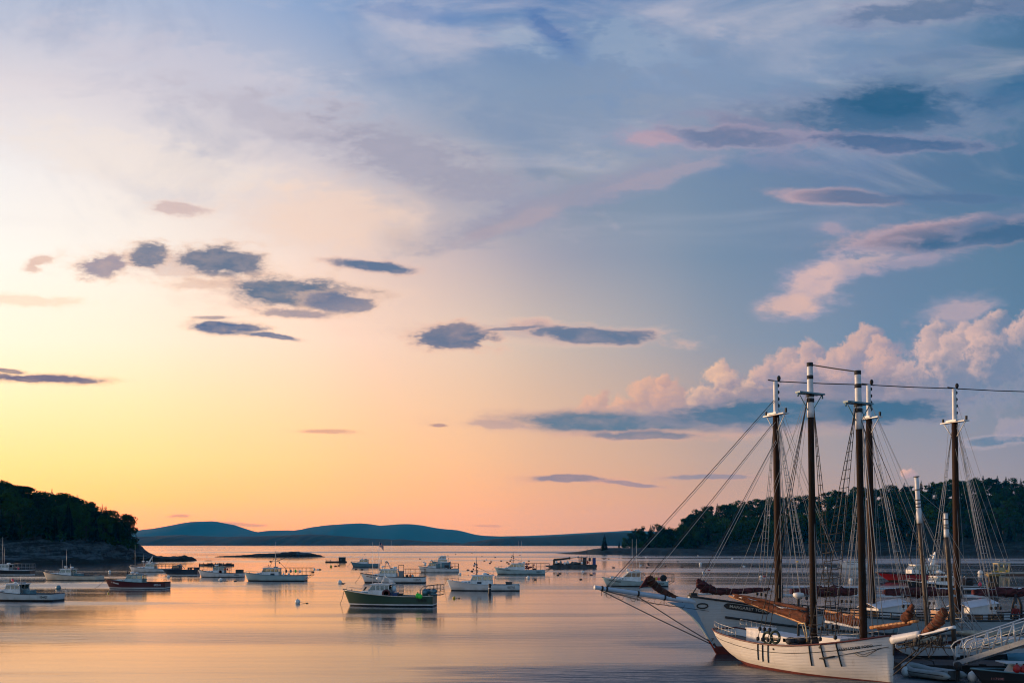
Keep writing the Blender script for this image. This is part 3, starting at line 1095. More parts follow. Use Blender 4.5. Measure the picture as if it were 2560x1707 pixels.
def wood(side, px0, px1, rows, dsh, rid, rz, cz, top, tall, spruce_p):
    n = 0
    for k, (r, spacing) in enumerate(rows):
        px = px0 + rt.uniform(0, spacing)
        while px < px1:
            rr = r + rt.uniform(-.05, .05)
            d = dsh(px) + (rid(px) - dsh(px)) * rr
            g = gz(rz(px), cz(px), rr)
            x = (px - 1280) / F * d
            want = H + (HZ - interp(top, px)) / F * d
            if r >= .99:
                # crest trees: reach up to the tree line of the photograph
                hgt = max(4.0, want - g) * rt.uniform(.94, 1.02)
            else:
                hgt = tall * rt.uniform(.75, 1.05) * min(1.0, .55 + rz(px) / 30)
                hgt = min(hgt, max(4.0, (want - g) * .98))
            sp_ = rt.random() < spruce_p(px, r)
            if sp_:
                plant('spruce_tree', rt.randrange(3), x, d, g - .3, hgt / 13 * (1.12 if r >= .99 else 1.0), rt.uniform(0, 6.28), side)
            else:
                plant('broadleaf_tree', rt.randrange(5), x, d, g - .3, max(hgt / 12, .45) * rt.uniform(.95, 1.1), rt.uniform(0, 6.28), side, sz=hgt / 12)
            n += 1
            px += spacing * rt.uniform(.7, 1.3)
    return n


nl = wood('l', -60, 326, [(.10, 30), (.28, 32), (.48, 34), (.70, 28), (.88, 22), (.96, 18), (1.0, 14)], dsh_l, rid_l, rz_l, cz_l, TOP_L, TREE_L,
          lambda px, r: .55 if r < .2 else (.35 if r < .4 else .10))
nr = wood('r', 1700, 2620, [(.11, 30), (.25, 34), (.42, 34), (.60, 34), (.80, 32), (.93, 26), (1.0, 17)], dsh_r, rid_r, rz_r, cz_r, TOP_R, TREE_R,
          lambda px, r: .45 if r < .15 else (.16 if px > 1980 and r > .9 else .08))
# shrubby point of the right island, thinning out to the lone spruce
for px, hg, kind in [(1548, 7, 's'), (1562, 9, 'b'), (1576, 12, 'b'), (1588, 15, 'b'), (1600, 15, 'b'), (1612, 18, 'b'), (1626, 18.5, 's'), (1640, 18, 'b'), (1655, 17, 'b'), (1668, 17, 'b'), (1682, 15, 'b'), (1695, 15.5, 'b'), (1708, 16, 'b'), (1724, 18, 'b'), (1740, 20, 'b'), (1560, 5, 'b'), (1580, 6, 'b'), (1604, 7, 'b'), (1630, 8, 'b'), (1660, 8, 'b'), (1690, 9, 'b'), (1718, 10, 'b')]:
    small = hg < 11 and px > 1570
    d = dsh_r(px) + (4 if small else 14)
    k = 'spruce_tree' if kind == 's' else 'broadleaf_tree'
    z = 2.0
    if kind == 'b':
        plant(k, rt.randrange(5), (px - 1280) / F * d, d, z, max(.5, hg / 15), rt.uniform(0, 6), 'r', sz=hg / 12)
    else:
        plant(k, rt.randrange(3), (px - 1280) / F * d, d, z, hg / 13, rt.uniform(0, 6), 'r')
d = 700
o = plant('spruce_tree', 1, (1511 - 1280) / F * d, d, 1.2, .82, 1.0, 'r', 'tall ragged spruce alone at the gravel point of the right island', sz=12.8 / 13)
o.scale.x = o.scale.y = 1.25
# spruces breaking the skyline of the left island
for px, py in [(256, 1258), (266, 1264)]:
    d = rid_l(px)
    want = H + (HZ - py) / F * d
    plant('spruce_tree', 0, (px - 1280) / F * d, d, want - 12.0, .8, 0.3, 'l', sz=12.0 / 13)
# tall round-headed tree at the end of the left wood
plant('broadleaf_tree', 4, (322 - 1280) / F * 412, 412, 4.0, 1.1, .7, 'l', 'big round-headed tree standing last at the cliff end of the left island', sz=1.16)


# undergrowth that closes the wood between the trunks
def undergrowth(label, px0, px1, dsh, rid, rz, cz, n, seed):
    rnd = random.Random(seed)
    mb = MB()
    for _ in range(n):
        px = rnd.uniform(px0, px1)
        r = rnd.uniform(.10, 1.15)
        d = dsh(px) + (rid(px) - dsh(px)) * r
        z = gz(rz(px), cz(px), min(r, 1)) - (max(0, r - 1) * 8)
        x = (px - 1280) / F * d
        leaf_cluster(mb, (x, d, z + 1.2), (2.4, 2.4, 1.8), 22, rnd, .75)
    o = mb.build('undergrowth', LEAF)
    tag(o, label, 'undergrowth', kind='stuff')


undergrowth('dark bushes under the trees of the left island', -80, 332, dsh_l, rid_l, rz_l, cz_l, 330, 3)
undergrowth('dark bushes under the trees of the right island', 1590, 2640, dsh_r, rid_r, rz_r, cz_r, 700, 4)
print('TREES', nl, nr)


# ================================================================== fishing boats
PAINT = {
    'white': (0.70, 0.72, 0.71), 'cream': (0.66, 0.58, 0.46), 'pale': (0.54, 0.62, 0.64), 'aqua': (0.36, 0.50, 0.52),
    'darkred': (0.085, 0.008, 0.010), 'green': (0.035, 0.075, 0.045), 'navy': (0.010, 0.026, 0.048), 'teal': (0.10, 0.22, 0.27),
    'black': (0.010, 0.011, 0.013), 'red': (0.30, 0.012, 0.012), 'grey': (0.20, 0.22, 0.23), 'dgrey': (0.05, 0.055, 0.06),
    'greenroof': (0.10, 0.28, 0.22), 'wood': (0.20, 0.10, 0.045), 'blue': (0.012, 0.045, 0.20), 'orange': (0.62, 0.10, 0.02),
    'yellow': (0.60, 0.40, 0.03), 'lime': (0.06, 0.62, 0.05), 'pink': (0.70, 0.06, 0.10), 'rust': (0.10, 0.045, 0.022), 'buoywhite': (0.70, 0.70, 0.66),
}


def paint(k):
    glossy = k not in ('black', 'wood', 'rust', 'dgrey')
    return mat('paint_' + k, PAINT[k], 0.38 if glossy else 0.6, 0, 0.16, 1.6, 0.05, 9.0, 0.45)




def hullpaint(k):
    """topside paint with run marks and a grubby waterline"""
    name = 'hull_paint_' + k
    if name in MATS:
        return MATS[name]
    m = bpy.data.materials.new(name)
    m.use_nodes = True
    t = m.node_tree
    t.nodes.clear()
    g = NG(t)
    out = g.n('ShaderNodeOutputMaterial')
    b = g.n('ShaderNodeBsdfPrincipled')
    t.links.new(b.outputs[0], out.inputs[0])
    b.inputs['Roughness'].default_value = .34
    rgb = PAINT[k]
    co = g.n('ShaderNodeTexCoord').outputs['Object']
    sp = g.n('ShaderNodeSeparateXYZ')
    t.links.new(co, sp.inputs[0])
    st = g.noise(g.v('MULTIPLY', co, (2.6, 2.6, .25)), 1.0, 5, .7)
    bl = g.noise(co, .6, 4, .6)
    dirt = (rgb[0] * .45 + .02, rgb[1] * .40 + .014, rgb[2] * .34 + .008, 1)
    c = g.mix(g.step(bl, .35, .7, 0, .35), rgb + (1,), tuple(v * .8 for v in rgb) + (1,))
    c = g.mix(g.step(st, .56, .78, 0, .55), c, dirt)
    c = g.mix(g.m('MULTIPLY', g.step(sp.outputs[2], .75, .15), g.step(bl, .3, .7, .1, .8)), c, dirt)
    t.links.new(c, b.inputs['Base Color'])
    MATS[name] = m
    return m


STEEL = mat('galvanised_steel', (0.34, 0.35, 0.36), 0.42, 0.7, 0.2, 3.0)
DARKSTEEL = mat('dark_weathered_steel', (0.045, 0.045, 0.048), 0.55, 0.3, 0.3, 3.0)
ROPE = mat('rope', (0.10, 0.085, 0.06), 0.9, 0, 0.3, 9.0)
WHIP = mat('white_fibreglass', (0.66, 0.66, 0.64), 0.4)
GLASS = glass()
DARKGLASS = glass('dark_window_glass', (0.08, 0.13, 0.14), 0.72)
RUBBER = mat('black_rubber', (0.012, 0.012, 0.013), 0.7)


class Shape:
    """outline of a hull: bow at -L/2, stern at +L/2 along x"""
    def __init__(s, L, B, zb, zs, rake=0.7, draft=0.5, zmid=None, flare=1.0, sternw=0.88, p=2.3, full=0.55):
        s.L, s.B, s.zb, s.zs, s.rake, s.draft, s.flare, s.sternw, s.p, s.full = L, B, zb, zs, rake, draft, flare, sternw, p, full
        s.zm = zmid if zmid is not None else zs * 0.93

    def sheer(s, t):
        if t < 0.78:
            return s.zm + (s.zb - s.zm) * (1 - t / 0.78) ** 1.9
        return s.zm + (s.zs - s.zm) * ((t - .78) / .22) ** 1.6

    def top(s, t):
        e = min(t / s.full, 1)
        w = (1 - (1 - e) ** s.p)
        return s.B / 2 * w * (1 - (1 - s.sternw) * smooth(.6, 1, t))

    def wl(s, t):
        e = min(t / (s.full + .12), 1)
        w = (1 - (1 - e) ** 1.9)
        return s.B / 2 * .93 * w * (1 - (1 - s.sternw) * smooth(.6, 1, t))

    def half(s, t, z):
        zz = s.sheer(t)
        if z >= 0:
            f = min(1, z / zz)
            return lerp(s.wl(t), s.top(t), f ** (1.0 + .6 * s.flare * (1 - t)))
        return s.wl(t) * (1 - .75 * (-z / s.draft) ** 1.5)

    def x(s, t, z):
        f = max(-.3, min(1.0, z / s.zb))
        return -s.L / 2 + s.L * t + s.rake * (1 - f) * (1 - t) ** 3

    def t_of(s, x):
        return max(0, min(1, (x + s.L / 2) / s.L))


def hull_mesh(sh, bands, n=22, close_stern=True):
    """bands: list of (upper height or None for the sheer, material index) from the keel up"""
    mb = MB()
    lev = [-sh.draft, -sh.draft * .5, 0.0]
    lm = [bands[0][1], bands[0][1]]
    prev = 0.0
    for h, mi in bands:
        if h is None:
            continue
        lev.append(h)
        lm.append(mi)
        prev = h
    topmi = bands[-1][1]
    K_ = 5
    rows = []
    for i in range(n + 1):
        t = (i / n) ** 1.25
        zz = sh.sheer(t)
        row = list(lev) + [lerp(prev, zz, k / K_) for k in range(1, K_ + 1)]
        rows.append((t, row))
    m = len(rows[0][1])
    lmi = lm + [topmi] * K_
    for side in (-1, 1):
        vs, fs, ms = [], [], []
        for t, row in rows:
            for z in row:
                vs.append((sh.x(t, z), side * max(sh.half(t, z), 0.012), z))
        for i in range(n):
            for j in range(m - 1):
                a = i * m + j
                mb.add([vs[a], vs[a + m], vs[a + m + 1], vs[a + 1]], [(0, 1, 2, 3) if side < 0 else (3, 2, 1, 0)], lmi[j], True)
    if close_stern:
        t, row = rows[-1]
        for j in range(m - 1):
            mb.add([(sh.x(t, row[j]), -sh.half(t, row[j]), row[j]), (sh.x(t, row[j]), sh.half(t, row[j]), row[j]), (sh.x(t, row[j + 1]), sh.half(t, row[j + 1]), row[j + 1]), (sh.x(t, row[j + 1]), -sh.half(t, row[j + 1]), row[j + 1])], [(0, 1, 2, 3)], lmi[j])
    # stem face
    t, row = rows[0]
    for j in range(m - 1):
        a, b = row[j], row[j + 1]
        mb.add([(sh.x(t, a), -.012, a), (sh.x(t, a), .012, a), (sh.x(t, b), .012, b), (sh.x(t, b), -.012, b)], [(3, 2, 1, 0)], lmi[j])
    weld(mb)
    return mb


def weld(mb):
    key = {}
    remap = []
    nv = []
    for v in mb.v:
        k = (round(v[0], 4), round(v[1], 4), round(v[2], 4))
        if k not in key:
            key[k] = len(nv)
            nv.append(v)
        remap.append(key[k])
    mb.v = nv
    ff, mi, sm = [], [], []
    for f, a, b in zip(mb.f, mb.mi, mb.sm):
        g = []
        for q in f:
            q = remap[q]
            if not g or g[-1] != q:
                g.append(q)
        if len(g) > 1 and g[0] == g[-1]:
            g.pop()
        if len(set(g)) >= 3:
            ff.append(g)
            mi.append(a)
            sm.append(b)
    mb.f, mb.mi, mb.sm = ff, mi, sm


def deck_mesh(sh, t0, t1, drop, n=14):
    mb = MB()
    for i in range(n):
        a, b = lerp(t0, t1, i / n), lerp(t0, t1, (i + 1) / n)
        za, zb = sh.sheer(a) - drop, sh.sheer(b) - drop
        ya, yb = sh.half(a, za) - .02, sh.half(b, zb) - .02
        mb.add([(sh.x(a, za), -ya, za), (sh.x(b, zb), -yb, zb), (sh.x(b, zb), yb, zb), (sh.x(a, za), ya, za)], [(0, 1, 2, 3)])
    return mb


def rail_line(sh, side, off, z_off, t0=0.0, t1=1.0, n=20):
    pts = []
    for i in range(n + 1):
        t = lerp(t0, t1, i / n)
        z = sh.sheer(t) + z_off
        pts.append((sh.x(t, min(z, sh.sheer(t))), side * (sh.half(t, min(z, sh.sheer(t))) + off), z))
    return pts


def cabin(root, xa, xb, hw, z0, zr, sill, head, wm, nwin, slope, front=3, back=False, name='wheelhouse', gl=None, splits=None):
    """house of corner posts, sills and headers with open window holes glazed by separate panes"""
    g = gl or GLASS
    mb = MB()
    T = .05
    rng = zr - sill

    def xl(z):
        return xa + max(0, z - sill) / rng * slope
    panes = []
    xs = splits or [lerp(xa + slope * .6 + .12, xb - .10, i / nwin) for i in range(nwin + 1)]
    for s in (-1, 1):
        y = s * hw
        o = (0, -s * T, 0)
        mb.prism([(xa, y, z0), (xb, y, z0), (xb, y, sill), (xa, y, sill)], o)
        mb.prism([(xl(head), y, head), (xb, y, head), (xb, y, zr), (xl(zr), y, zr)], o)
        mb.prism([(xl(sill), y, sill), (xl(sill) + .09, y, sill), (xl(head) + .09, y, head), (xl(head), y, head)], o)
        edges = []
        for i, x in enumerate(xs):
            if i == 0:
                continue
            mb.prism([(x - .05, y, sill), (x + .05, y, sill), (x + .05, y, head), (x - .05, y, head)], o)
            edges.append(x)
        left = None
        for x in edges:
            if left is None:
                poly = [(xl(sill) + .09, y - s * .02, sill), (x - .05, y - s * .02, sill), (x - .05, y - s * .02, head), (xl(head) + .09, y - s * .02, head)]
            else:
                poly = [(left + .05, y - s * .02, sill), (x - .05, y - s * .02, sill), (x - .05, y - s * .02, head), (left + .05, y - s * .02, head)]
            panes.append((poly, (0, -s * .012, 0)))
            left = x
        if xb - left > .12:
            mb.prism([(left + .05, y, sill), (xb, y, sill), (xb, y, head), (left + .05, y, head)], o)
    # front
    w = hw - T - .002
    mb.prism([(xa, -w, z0), (xa, w, z0), (xa, w, sill), (xa, -w, sill)], (T, 0, 0))
    mb.prism([(xl(head), -w, head), (xl(head), w, head), (xl(zr), w, zr), (xl(zr), -w, zr)], (T, 0, 0))
    ys = [lerp(-w, w, i / front) for i in range(front + 1)]
    for i, yy in enumerate(ys):
        a, b = max(-w, yy - .045), min(w, yy + .045)
        mb.prism([(xl(sill), a, sill), (xl(sill), b, sill), (xl(head), b, head), (xl(head), a, head)], (T, 0, 0))
    for i in range(front):
        a, b = ys[i] + .045, ys[i + 1] - .045
        panes.append(([(xl(sill) + .02, a, sill), (xl(sill) + .02, b, sill), (xl(head) + .02, b, head), (xl(head) + .02, a, head)], (.012, 0, 0)))
    if back:
        mb.prism([(xb - T, -w, z0), (xb - T, w, z0), (xb - T, w, zr), (xb - T, -w, zr)], (T - .003, 0, 0))
    h = mb.build(name, wm, root)
    for poly, off in panes:
        p = MB()
        p.prism(poly, off)
        p.build('window', g, h)
    return h


def scribble(x0, x1, y, z, hgt, m, parent, drop=0.0, seed=0):
    """painted name too small to read: a run of irregular upright strokes"""
    rnd = random.Random(seed)
    mb = MB()
    x = x0
    while x < x1:
        w = rnd.uniform(.08, .22)
        if rnd.random() < .8:
            q = z - drop * (x - x0) / (x1 - x0)
            yy = y(x) if callable(y) else y
            yb = y(x + w) if callable(y) else y
            hh = hgt * rnd.uniform(.6, 1)
            mb.prism([(x, yy, q), (x + w * .8, yb, q), (x + w * .8, yb, q + hh), (x, yy, q + hh)], (0, -.01, 0))
        x += w
    return mb.build('lettering', m, parent)


BUOYS = []


def balloon(label, P, r, k, group=None, string=True):
    """inflated fender buoy with its neck and eye"""
    o = thing('fender_buoy', label, 'buoy', P, 0, group)
    mb = MB()
    mb.lathe((0, 0, 0), [(r * .05, -r * 1.12), (r * .55, -r * .98), (r * .92, -r * .5), (r, 0), (r * .93, r * .45), (r * .66, r * .86), (r * .28, r * 1.12), (r * .16, r * 1.3), (r * .2, r * 1.42), (r * .03, r * 1.46)], 14)
    mb.build('float_body', paint(k), o)
    nb = MB()
    nb.lathe((0, 0, r * 1.3), [(r * .22, 0), (r * .26, r * .1), (r * .22, r * .22), (r * .05, r * .26)], 10)
    nb.build('neck', RUBBER, o)
    return o


def lobster_boat(label, x0, x1, wl, bow, stern, house, yaw=0.0, hull='white', boot='black', bootw=.16, stripe=None, sheerk=None,
                 houseK='white', roofK='white', nwin=3, slope=None, cat='lobster boat', name='lobster_boat', beam=.31, transom=None,
                 ant=(), radar=(), mast=None, rack=None, stack=None, number=None, numk='black', script=None, ports=2, trunk=True,
                 mooring=None, gl=None, zmid=None, deckK='grey', hw=.68, back=False, flag=None, group='fishing boats at their moorings', rake=.75, rail=True):
    d = H * F / (wl - HZ)
    cy = math.cos(yaw)
    L = (x1 - x0) * d / F / max(.5, cy)
    xc = (x0 + x1) / 2
    root = thing(name, label, cat, ((xc - 1280) / F * d, d, 0), yaw, group)

    def lx(px):
        return (px - xc) / F * d / cy

    def lz(py):
        return H + (HZ - py) / F * d
    B = L * beam
    d2 = d - B / 2 * .6
    zb, zs = max(.8, H + (HZ - bow) / F * d), max(.5, H + (HZ - stern) / F * d2)
    sh = Shape(L, B, zb, zs, rake, .5, zmid)
    hm = hullpaint(hull)
    mats = [paint(boot) if boot else hm, paint(stripe) if stripe else hm, hm]
    if boot:
        bands = [(bootw, 0), (bootw + .12, 1 if stripe else 2), (None, 2)]
    else:
        bands = [(bootw, 2), (None, 2)]
    h = hull_mesh(sh, bands).build('hull', mats, root)
    rm = paint(sheerk) if sheerk else paint('white')
    mb = MB()
    for s in (-1, 1):
        mb.tube(rail_line(sh, s, .015, .0), .05, 6)
    e = rail_line(sh, 1, .015, 0)[-1]
    mb.tube([(e[0], -e[1], e[2]), e], .05, 6)
    mb.build('rub_rail', rm, root)
    xa, xb = lx(house[0]), lx(house[1])
    ta, tb = sh.t_of(xa), sh.t_of(xb)
    mb = deck_mesh(sh, 0.015, tb, .06, 14)
    mb.build('foredeck', paint('pale' if deckK == 'grey' else deckK), root)
    mb = deck_mesh(sh, tb, .995, zs * .45, 8)
    mb.build('cockpit_floor', paint('dgrey'), root)
    zr = lz(house[2])
    z0 = sh.sheer(tb) - .10
    HW = sh.top(lerp(ta, tb, .5)) * hw
    sill = lerp(z0, zr, .52)
    head = lerp(z0, zr, .90)
    sl = slope if slope is not None else .45 * (zr - sill)
    wh = cabin(root, xa, xb, HW, z0, zr - .02, sill, head, paint(houseK), nwin, sl, 3, back, gl=gl)
    rb = MB()
    rb.prism([(xa + sl - .30, -HW - .10, zr - .02), (xb + .25, -HW - .10, zr - .02), (xb + .25, HW + .10, zr - .02), (xa + sl - .30, HW + .10, zr - .02)], (0, 0, .055))
    rb.prism([(xa + sl - .15, -HW + .1, zr + .035), (xb + .15, -HW + .1, zr + .035), (xb + .15, HW - .1, zr + .035), (xa + sl - .15, HW - .1, zr + .035)], (0, 0, .04))
    rb.build('roof', paint(roofK), root)
    if trunk:
        # low cabin trunk ahead of the house
        t0 = .20
        zt = sill - .04
        mb = MB()
        n = 8
        ring = []
        for i in range(n + 1):
            t = lerp(t0, ta, i / n)
            zd = sh.sheer(t) - .07
            zz = lerp(zd + .18, zt, min(1, .35 + .65 * i / n))
            w = min(sh.half(t, zd) * .78, HW)
            x = sh.x(t, zd)
            ring.append([(x, -w, zd), (x, -w * .93, zz - .06), (x, -w * .82, zz), (x, w * .82, zz), (x, w * .93, zz - .06), (x, w, zd)])
        for a, b in zip(ring, ring[1:]):
            for j in range(5):
                mb.add([a[j], b[j], b[j + 1], a[j + 1]], [(0, 1, 2, 3)])
        mb.add(ring[0], [(0, 1, 2, 3, 4, 5)])
        mb.build('cabin_trunk', paint(houseK), root)
        for k in range(ports):
            t = lerp(t0, ta, .45 + .42 * k / max(1, ports - 1)) if ports > 1 else lerp(t0, ta, .75)
            zd = sh.sheer(t) - .07
            f = (t - t0) / (ta - t0)
            zz = lerp(zd + .18, zt, min(1, .35 + .65 * f))
            w = min(sh.half(t, zd) * .78, HW)
            x = sh.x(t, zd)
            pb = MB()
            pb.prism([(x - .22, -w - .0, zd + .35 * (zz - zd)), (x + .22, -w - .0, zd + .35 * (zz - zd)), (x + .22, -w * .965, zd + .72 * (zz - zd)), (x - .22, -w * .965, zd + .72 * (zz - zd))], (0, -.025, 0))
            pb.build('porthole', DARKGLASS, root)
    # hauling davit beside the wheelhouse, vent and rail on the fore cabin
    if rail:
        mb = MB()
        zs_ = sh.sheer(tb)
        mb.tube([(xb + .35, -HW - .15, zs_ - .1), (xb + .35, -HW - .2, zs_ + 1.25), (xb + .45, -HW - .55, zs_ + 1.45), (xb + .5, -HW - .9, zs_ + 1.3)], .04, 6)
        mb.lathe((xb + .5, -HW - .9, zs_ + 1.15), [(.03, -.1), (.11, -.06), (.11, .06), (.03, .1)], 8)
        mb.build('hauling_davit', STEEL, root)
        mb = MB()
        for s in (-1, 1):
            pts_ = []
            for k in range(7):
                t = lerp(.03, .34, k / 6)
                z = sh.sheer(t)
                p_ = (sh.x(t, z), s * (sh.half(t, z) - .06), z + .42)
                pts_.append(p_)
                if k % 2 == 0:
                    mb.tube([(p_[0], p_[1], z), p_], .016, 4)
            mb.tube(pts_, .018, 5)
        mb.build('bow_rail', STEEL, root)
        mb = MB()
        mb.box((lerp(xa, xb, .72), HW * .3, zr + .16), (.75, .5, .22))
        mb.tube([(lerp(xa, xb, .3), HW * .2, zr + .05), (lerp(xa, xb, .3), HW * .2, zr + .5)], .03, 5)
        mb.box((lerp(xa, xb, .3), HW * .2, zr + .5), (.16, .16, .14))
        mb.build('roof_gear', paint('grey'), root)
    for px, py in ant:
        mb = MB()
        x = lx(px)
        zb_ = zr + .03 if xa < x < xb + .3 else z0
        mb.tube([(x, -HW * .9, zb_), (x, -HW * .9, lerp(zb_, lz(py), .5)), (x + .02, -HW * .9, lz(py))], [.028, .022, .012], 6)
        mb.build('whip_antenna', WHIP, root)
    for q in radar:
        px, py = q[0], q[1]
        r = q[2] if len(q) > 2 else .30
        x = lx(px)
        mb = MB()
        mb.tube([(x, 0, zr), (x, 0, lz(py) - r * .3)], .05, 6)
        mb.tube([(x - .18, 0, zr + .05), (x, 0, lz(py) - r * .4)], .025, 5)
        rr_ = mb.build('radar_post', STEEL, root)
        mb = MB()
        mb.lathe((x, 0, lz(py)), [(r * .7, -r * .42), (r, -r * .30), (r, r * .05), (r * .85, r * .28), (r * .3, r * .40)], 14)
        mb.build('radar_dome', paint('white'), root)
    if mast:
        px, py, kind = mast
        x = lx(px)
        zt = lz(py)
        mb = MB()
        if kind == 'pole':
            mb.tube([(x, 0, zr), (x, 0, lerp(zr, zt, .6)), (x, 0, zt)], [.07, .055, .02], 8)
            for f, w in ((.28, .55), (.46, .42), (.6, .3)):
                z = lerp(zr, zt, f)
                mb.tube([(x - w, 0, z), (x + w * .5, 0, z)], .025, 5)
                mb.box((x - w * .9, 0, z + .14), (.20, .3, .26))
                mb.box((x + w * .4, .1, z - .12), (.14, .16, .2))
            mb.tube([(x, 0, lerp(zr, zt, .45)), (xb + .1, 0, zr + .08)], .025, 5)
            mb.tube([(x, 0, zr + .15), (x - .7, 0, zr + .45)], .03, 5)
            mb.ball((x - .72, 0, zr + .62), (.24, .24, .17))
        elif kind == 'a':
            for s in (-1, 1):
                mb.tube([(x + .9, s * HW * .8, zr), (x, s * .08, zt)], .04, 6)
                mb.tube([(x - .6, s * HW * .8, zr), (x, s * .08, zt)], .04, 6)
            mb.tube([(x - .35, 0, lerp(zr, zt, .45)), (x + .5, 0, lerp(zr, zt, .45))], .03, 5)
            for k, (ox, f) in enumerate(((-.28, .92), (.18, .96), (-.05, 1.06), (.3, .8))):
                mb.ball((x + ox, 0, lerp(zr, zt, f)), (.13, .13, .11), 8, 6)
            mb.box((x - .1, 0, zt + .06), (.7, .2, .06))
        elif kind == 'boom':
            mb.tube([(x, 0, zr), (x, 0, zt)], [.075, .05], 8)
            mb.tube([(x - 1.2, 0, zr + .1), (x - .02, 0, lerp(zr, zt, .72))], .04, 6)
            mb.tube([(x, 0, lerp(zr, zt, .35)), (x + 3.2, 0, lerp(zr, zt, .78))], [.06, .04], 6)
            mb.tube([(x, 0, lerp(zr, zt, .95)), (x + 3.2, 0, lerp(zr, zt, .78))], .012, 4)
            mb.tube([(x + .05, 0, lerp(zr, zt, .55)), (x + 1.9, 0, zr + .05)], .035, 6)
            mb.tube([(x + 3.15, 0, lerp(zr, zt, .76)), (x + 1.9, 0, zr + .15)], .014, 4)
            mb.box((x - .3, 0, lerp(zr, zt, .42)), (.5, .3, .08))
            mb.ball((x - .95, 0, lerp(zr, zt, .38)), (.26, .26, .18))
            mb.ball((x + .8, 0, lerp(zr, zt, .32)), (.12, .12, .2))
        mb.build('mast', DARKSTEEL if kind != 'a' else STEEL, root)
    if rack:
        px0, px1, py, n = rack[:4]
        a, b, z = lx(px0), lx(px1), lz(py)
        mb = MB()
        zbase = sh.sheer(.85)
        yy = sh.top(.85) * .95
        for s in (-1, 1):
            mb.tube([(a, s * yy, z), (b, s * yy, z)], .03, 6)
            mb.tube([(a, s * yy, lerp(zbase, z, .5)), (b, s * yy, lerp(zbase, z, .5))], .022, 5)
            for k in range(n + 1):
                x = lerp(a, b, k / n)
                mb.tube([(x, s * yy, zbase - (.0 if x < L / 2 else -.1)), (x, s * yy, z)], .026, 5)
        mb.tube([(b, -yy, z), (b, yy, z)], .03, 6)
        mb.tube([(a, -yy, z), (a, yy, z)], .03, 6)
        for k in range(1, 4):
            mb.tube([(b, lerp(-yy, yy, k / 4), zbase + .1), (b, lerp(-yy, yy, k / 4), z)], .02, 5)
        mb.tube([(b, -yy, lerp(zbase, z, .5)), (b, yy, lerp(zbase, z, .5))], .022, 5)
        if b > L / 2 + .1:
            for s in (-1, 1):
                mb.tube([(L / 2, s * yy * .9, zbase), (b, s * yy, zbase + .08)], .03, 5)
                mb.tube([(L / 2, s * yy * .8, zbase * .35), (b, s * yy, zbase + .05)], .03, 5)
            mb.tube([(b, -yy, zbase + .08), (b, yy, zbase + .08)], .03, 5)
        mb.build('stern_rack', DARKSTEEL if len(rack) < 5 else STEEL, root)
    if stack:
        px, py = stack
        x = lx(px)
        mb = MB()
        mb.tube([(x, -.1, sh.sheer(sh.t_of(x))), (x, -.1, lz(py) - .35), (x + .02, -.1, lz(py) - .12), (x + .28, -.1, lz(py))], [.10, .085, .08, .08], 8)
        mb.tube([(x, -.1, sh.sheer(sh.t_of(x)) + .6), (x, -.1, sh.sheer(sh.t_of(x)) + 1.3)], .13, 8)
        mb.build('exhaust_stack', RUBBER, root)
    if number:
        t = .88
        z = zs * .58
        wdt = L * .105
        lettering(number, .42, paint(numk), root, (L * (t - .5), -sh.half(t, z) - .035, z), (R(90), 0, math.atan2(-(sh.half(.95, z) - sh.half(.8, z)), L * .15)), width=wdt)
    if script:
        scribble(-L / 2 + .9, -L / 2 + .9 + L * script[0], lambda x: -sh.half(sh.t_of(x) - .02, sh.sheer(sh.t_of(x)) - .35) - .05, zb - .50, .20, paint(script[1]), root, zb * .22, len(label))
    if mooring:
        px, py = mooring
        a = Vector((-L / 2 + .05, 0, zb - .05))
        w = at_water(px, py)
        bpt = root.matrix_basis.inverted() @ Vector(w) if False else None
        q = Vector((w.x - root.location.x, w.y - root.location.y, 0))
        q.rotate(Matrix.Rotation(-yaw, 3, 'Z'))
        mid = a.lerp(q, .5) + Vector((0, 0, -.35 * a.z * .5))
        mb = MB()
        mb.tube([a + Vector((.25, 0, .05)), a, a.lerp(mid, .5) + Vector((0, 0, -.05)), mid, q + Vector((0, 0, -.1))], .03, 5)
        mb.build('mooring_line', ROPE, root)
    if flag:
        px, py0, py1 = flag
        x = lx(px)
        mb = MB()
        mb.tube([(x, -HW * .95, z0), (x, -HW * .95, lz(py0))], [.03, .015], 6)
        st = mb.build('flagstaff', WHIP, root)
        fl = MB()
        w_, h_ = .95, lz(py0) - lz(py1)
        nx, ny = 10, 13
        for i in range(nx):
            for j in range(ny):
                def P(u, v):
                    sag = .55 * u * u * h_
                    return (x + w_ * u * (.82), -HW * .95 + .10 * math.sin(u * 7), lz(py0) - .1 - h_ * .62 * v - sag)
                u0, u1, v0, v1 = i / nx, (i + 1) / nx, j / ny, (j + 1) / ny
                mi = 0 if (u0 < .4 and j < 7) else (1 if j % 2 == 0 else 2)
                fl.add([P(u0, v0), P(u1, v0), P(u1, v1), P(u0, v1)], [(0, 1, 2, 3)], mi, True)
        weld(fl)
        fl.build('flag', [mat('flag_blue', (.01, .015, .08), .8), mat('flag_red', (.30, .015, .02), .8), mat('flag_white', (.55, .5, .48), .8)], st)
    mb = MB()
    # bow roller and cleat
    mb.box((-L / 2 + .12, 0, zb + .04), (.45, .16, .10))
    mb.build('bow_roller', DARKSTEEL, root)
    mb = MB()
    mb.box((-L / 2 + 1.0, 0, sh.sheer(.1) + .10), (.10, .10, .28))
    mb.build('mooring_bitt', DARKSTEEL, root)
    return dict(root=root, sh=sh, L=L, B=B, d=d, lx=lx, lz=lz, zr=zr, HW=HW, xc=xc, yaw=yaw, z0=z0)


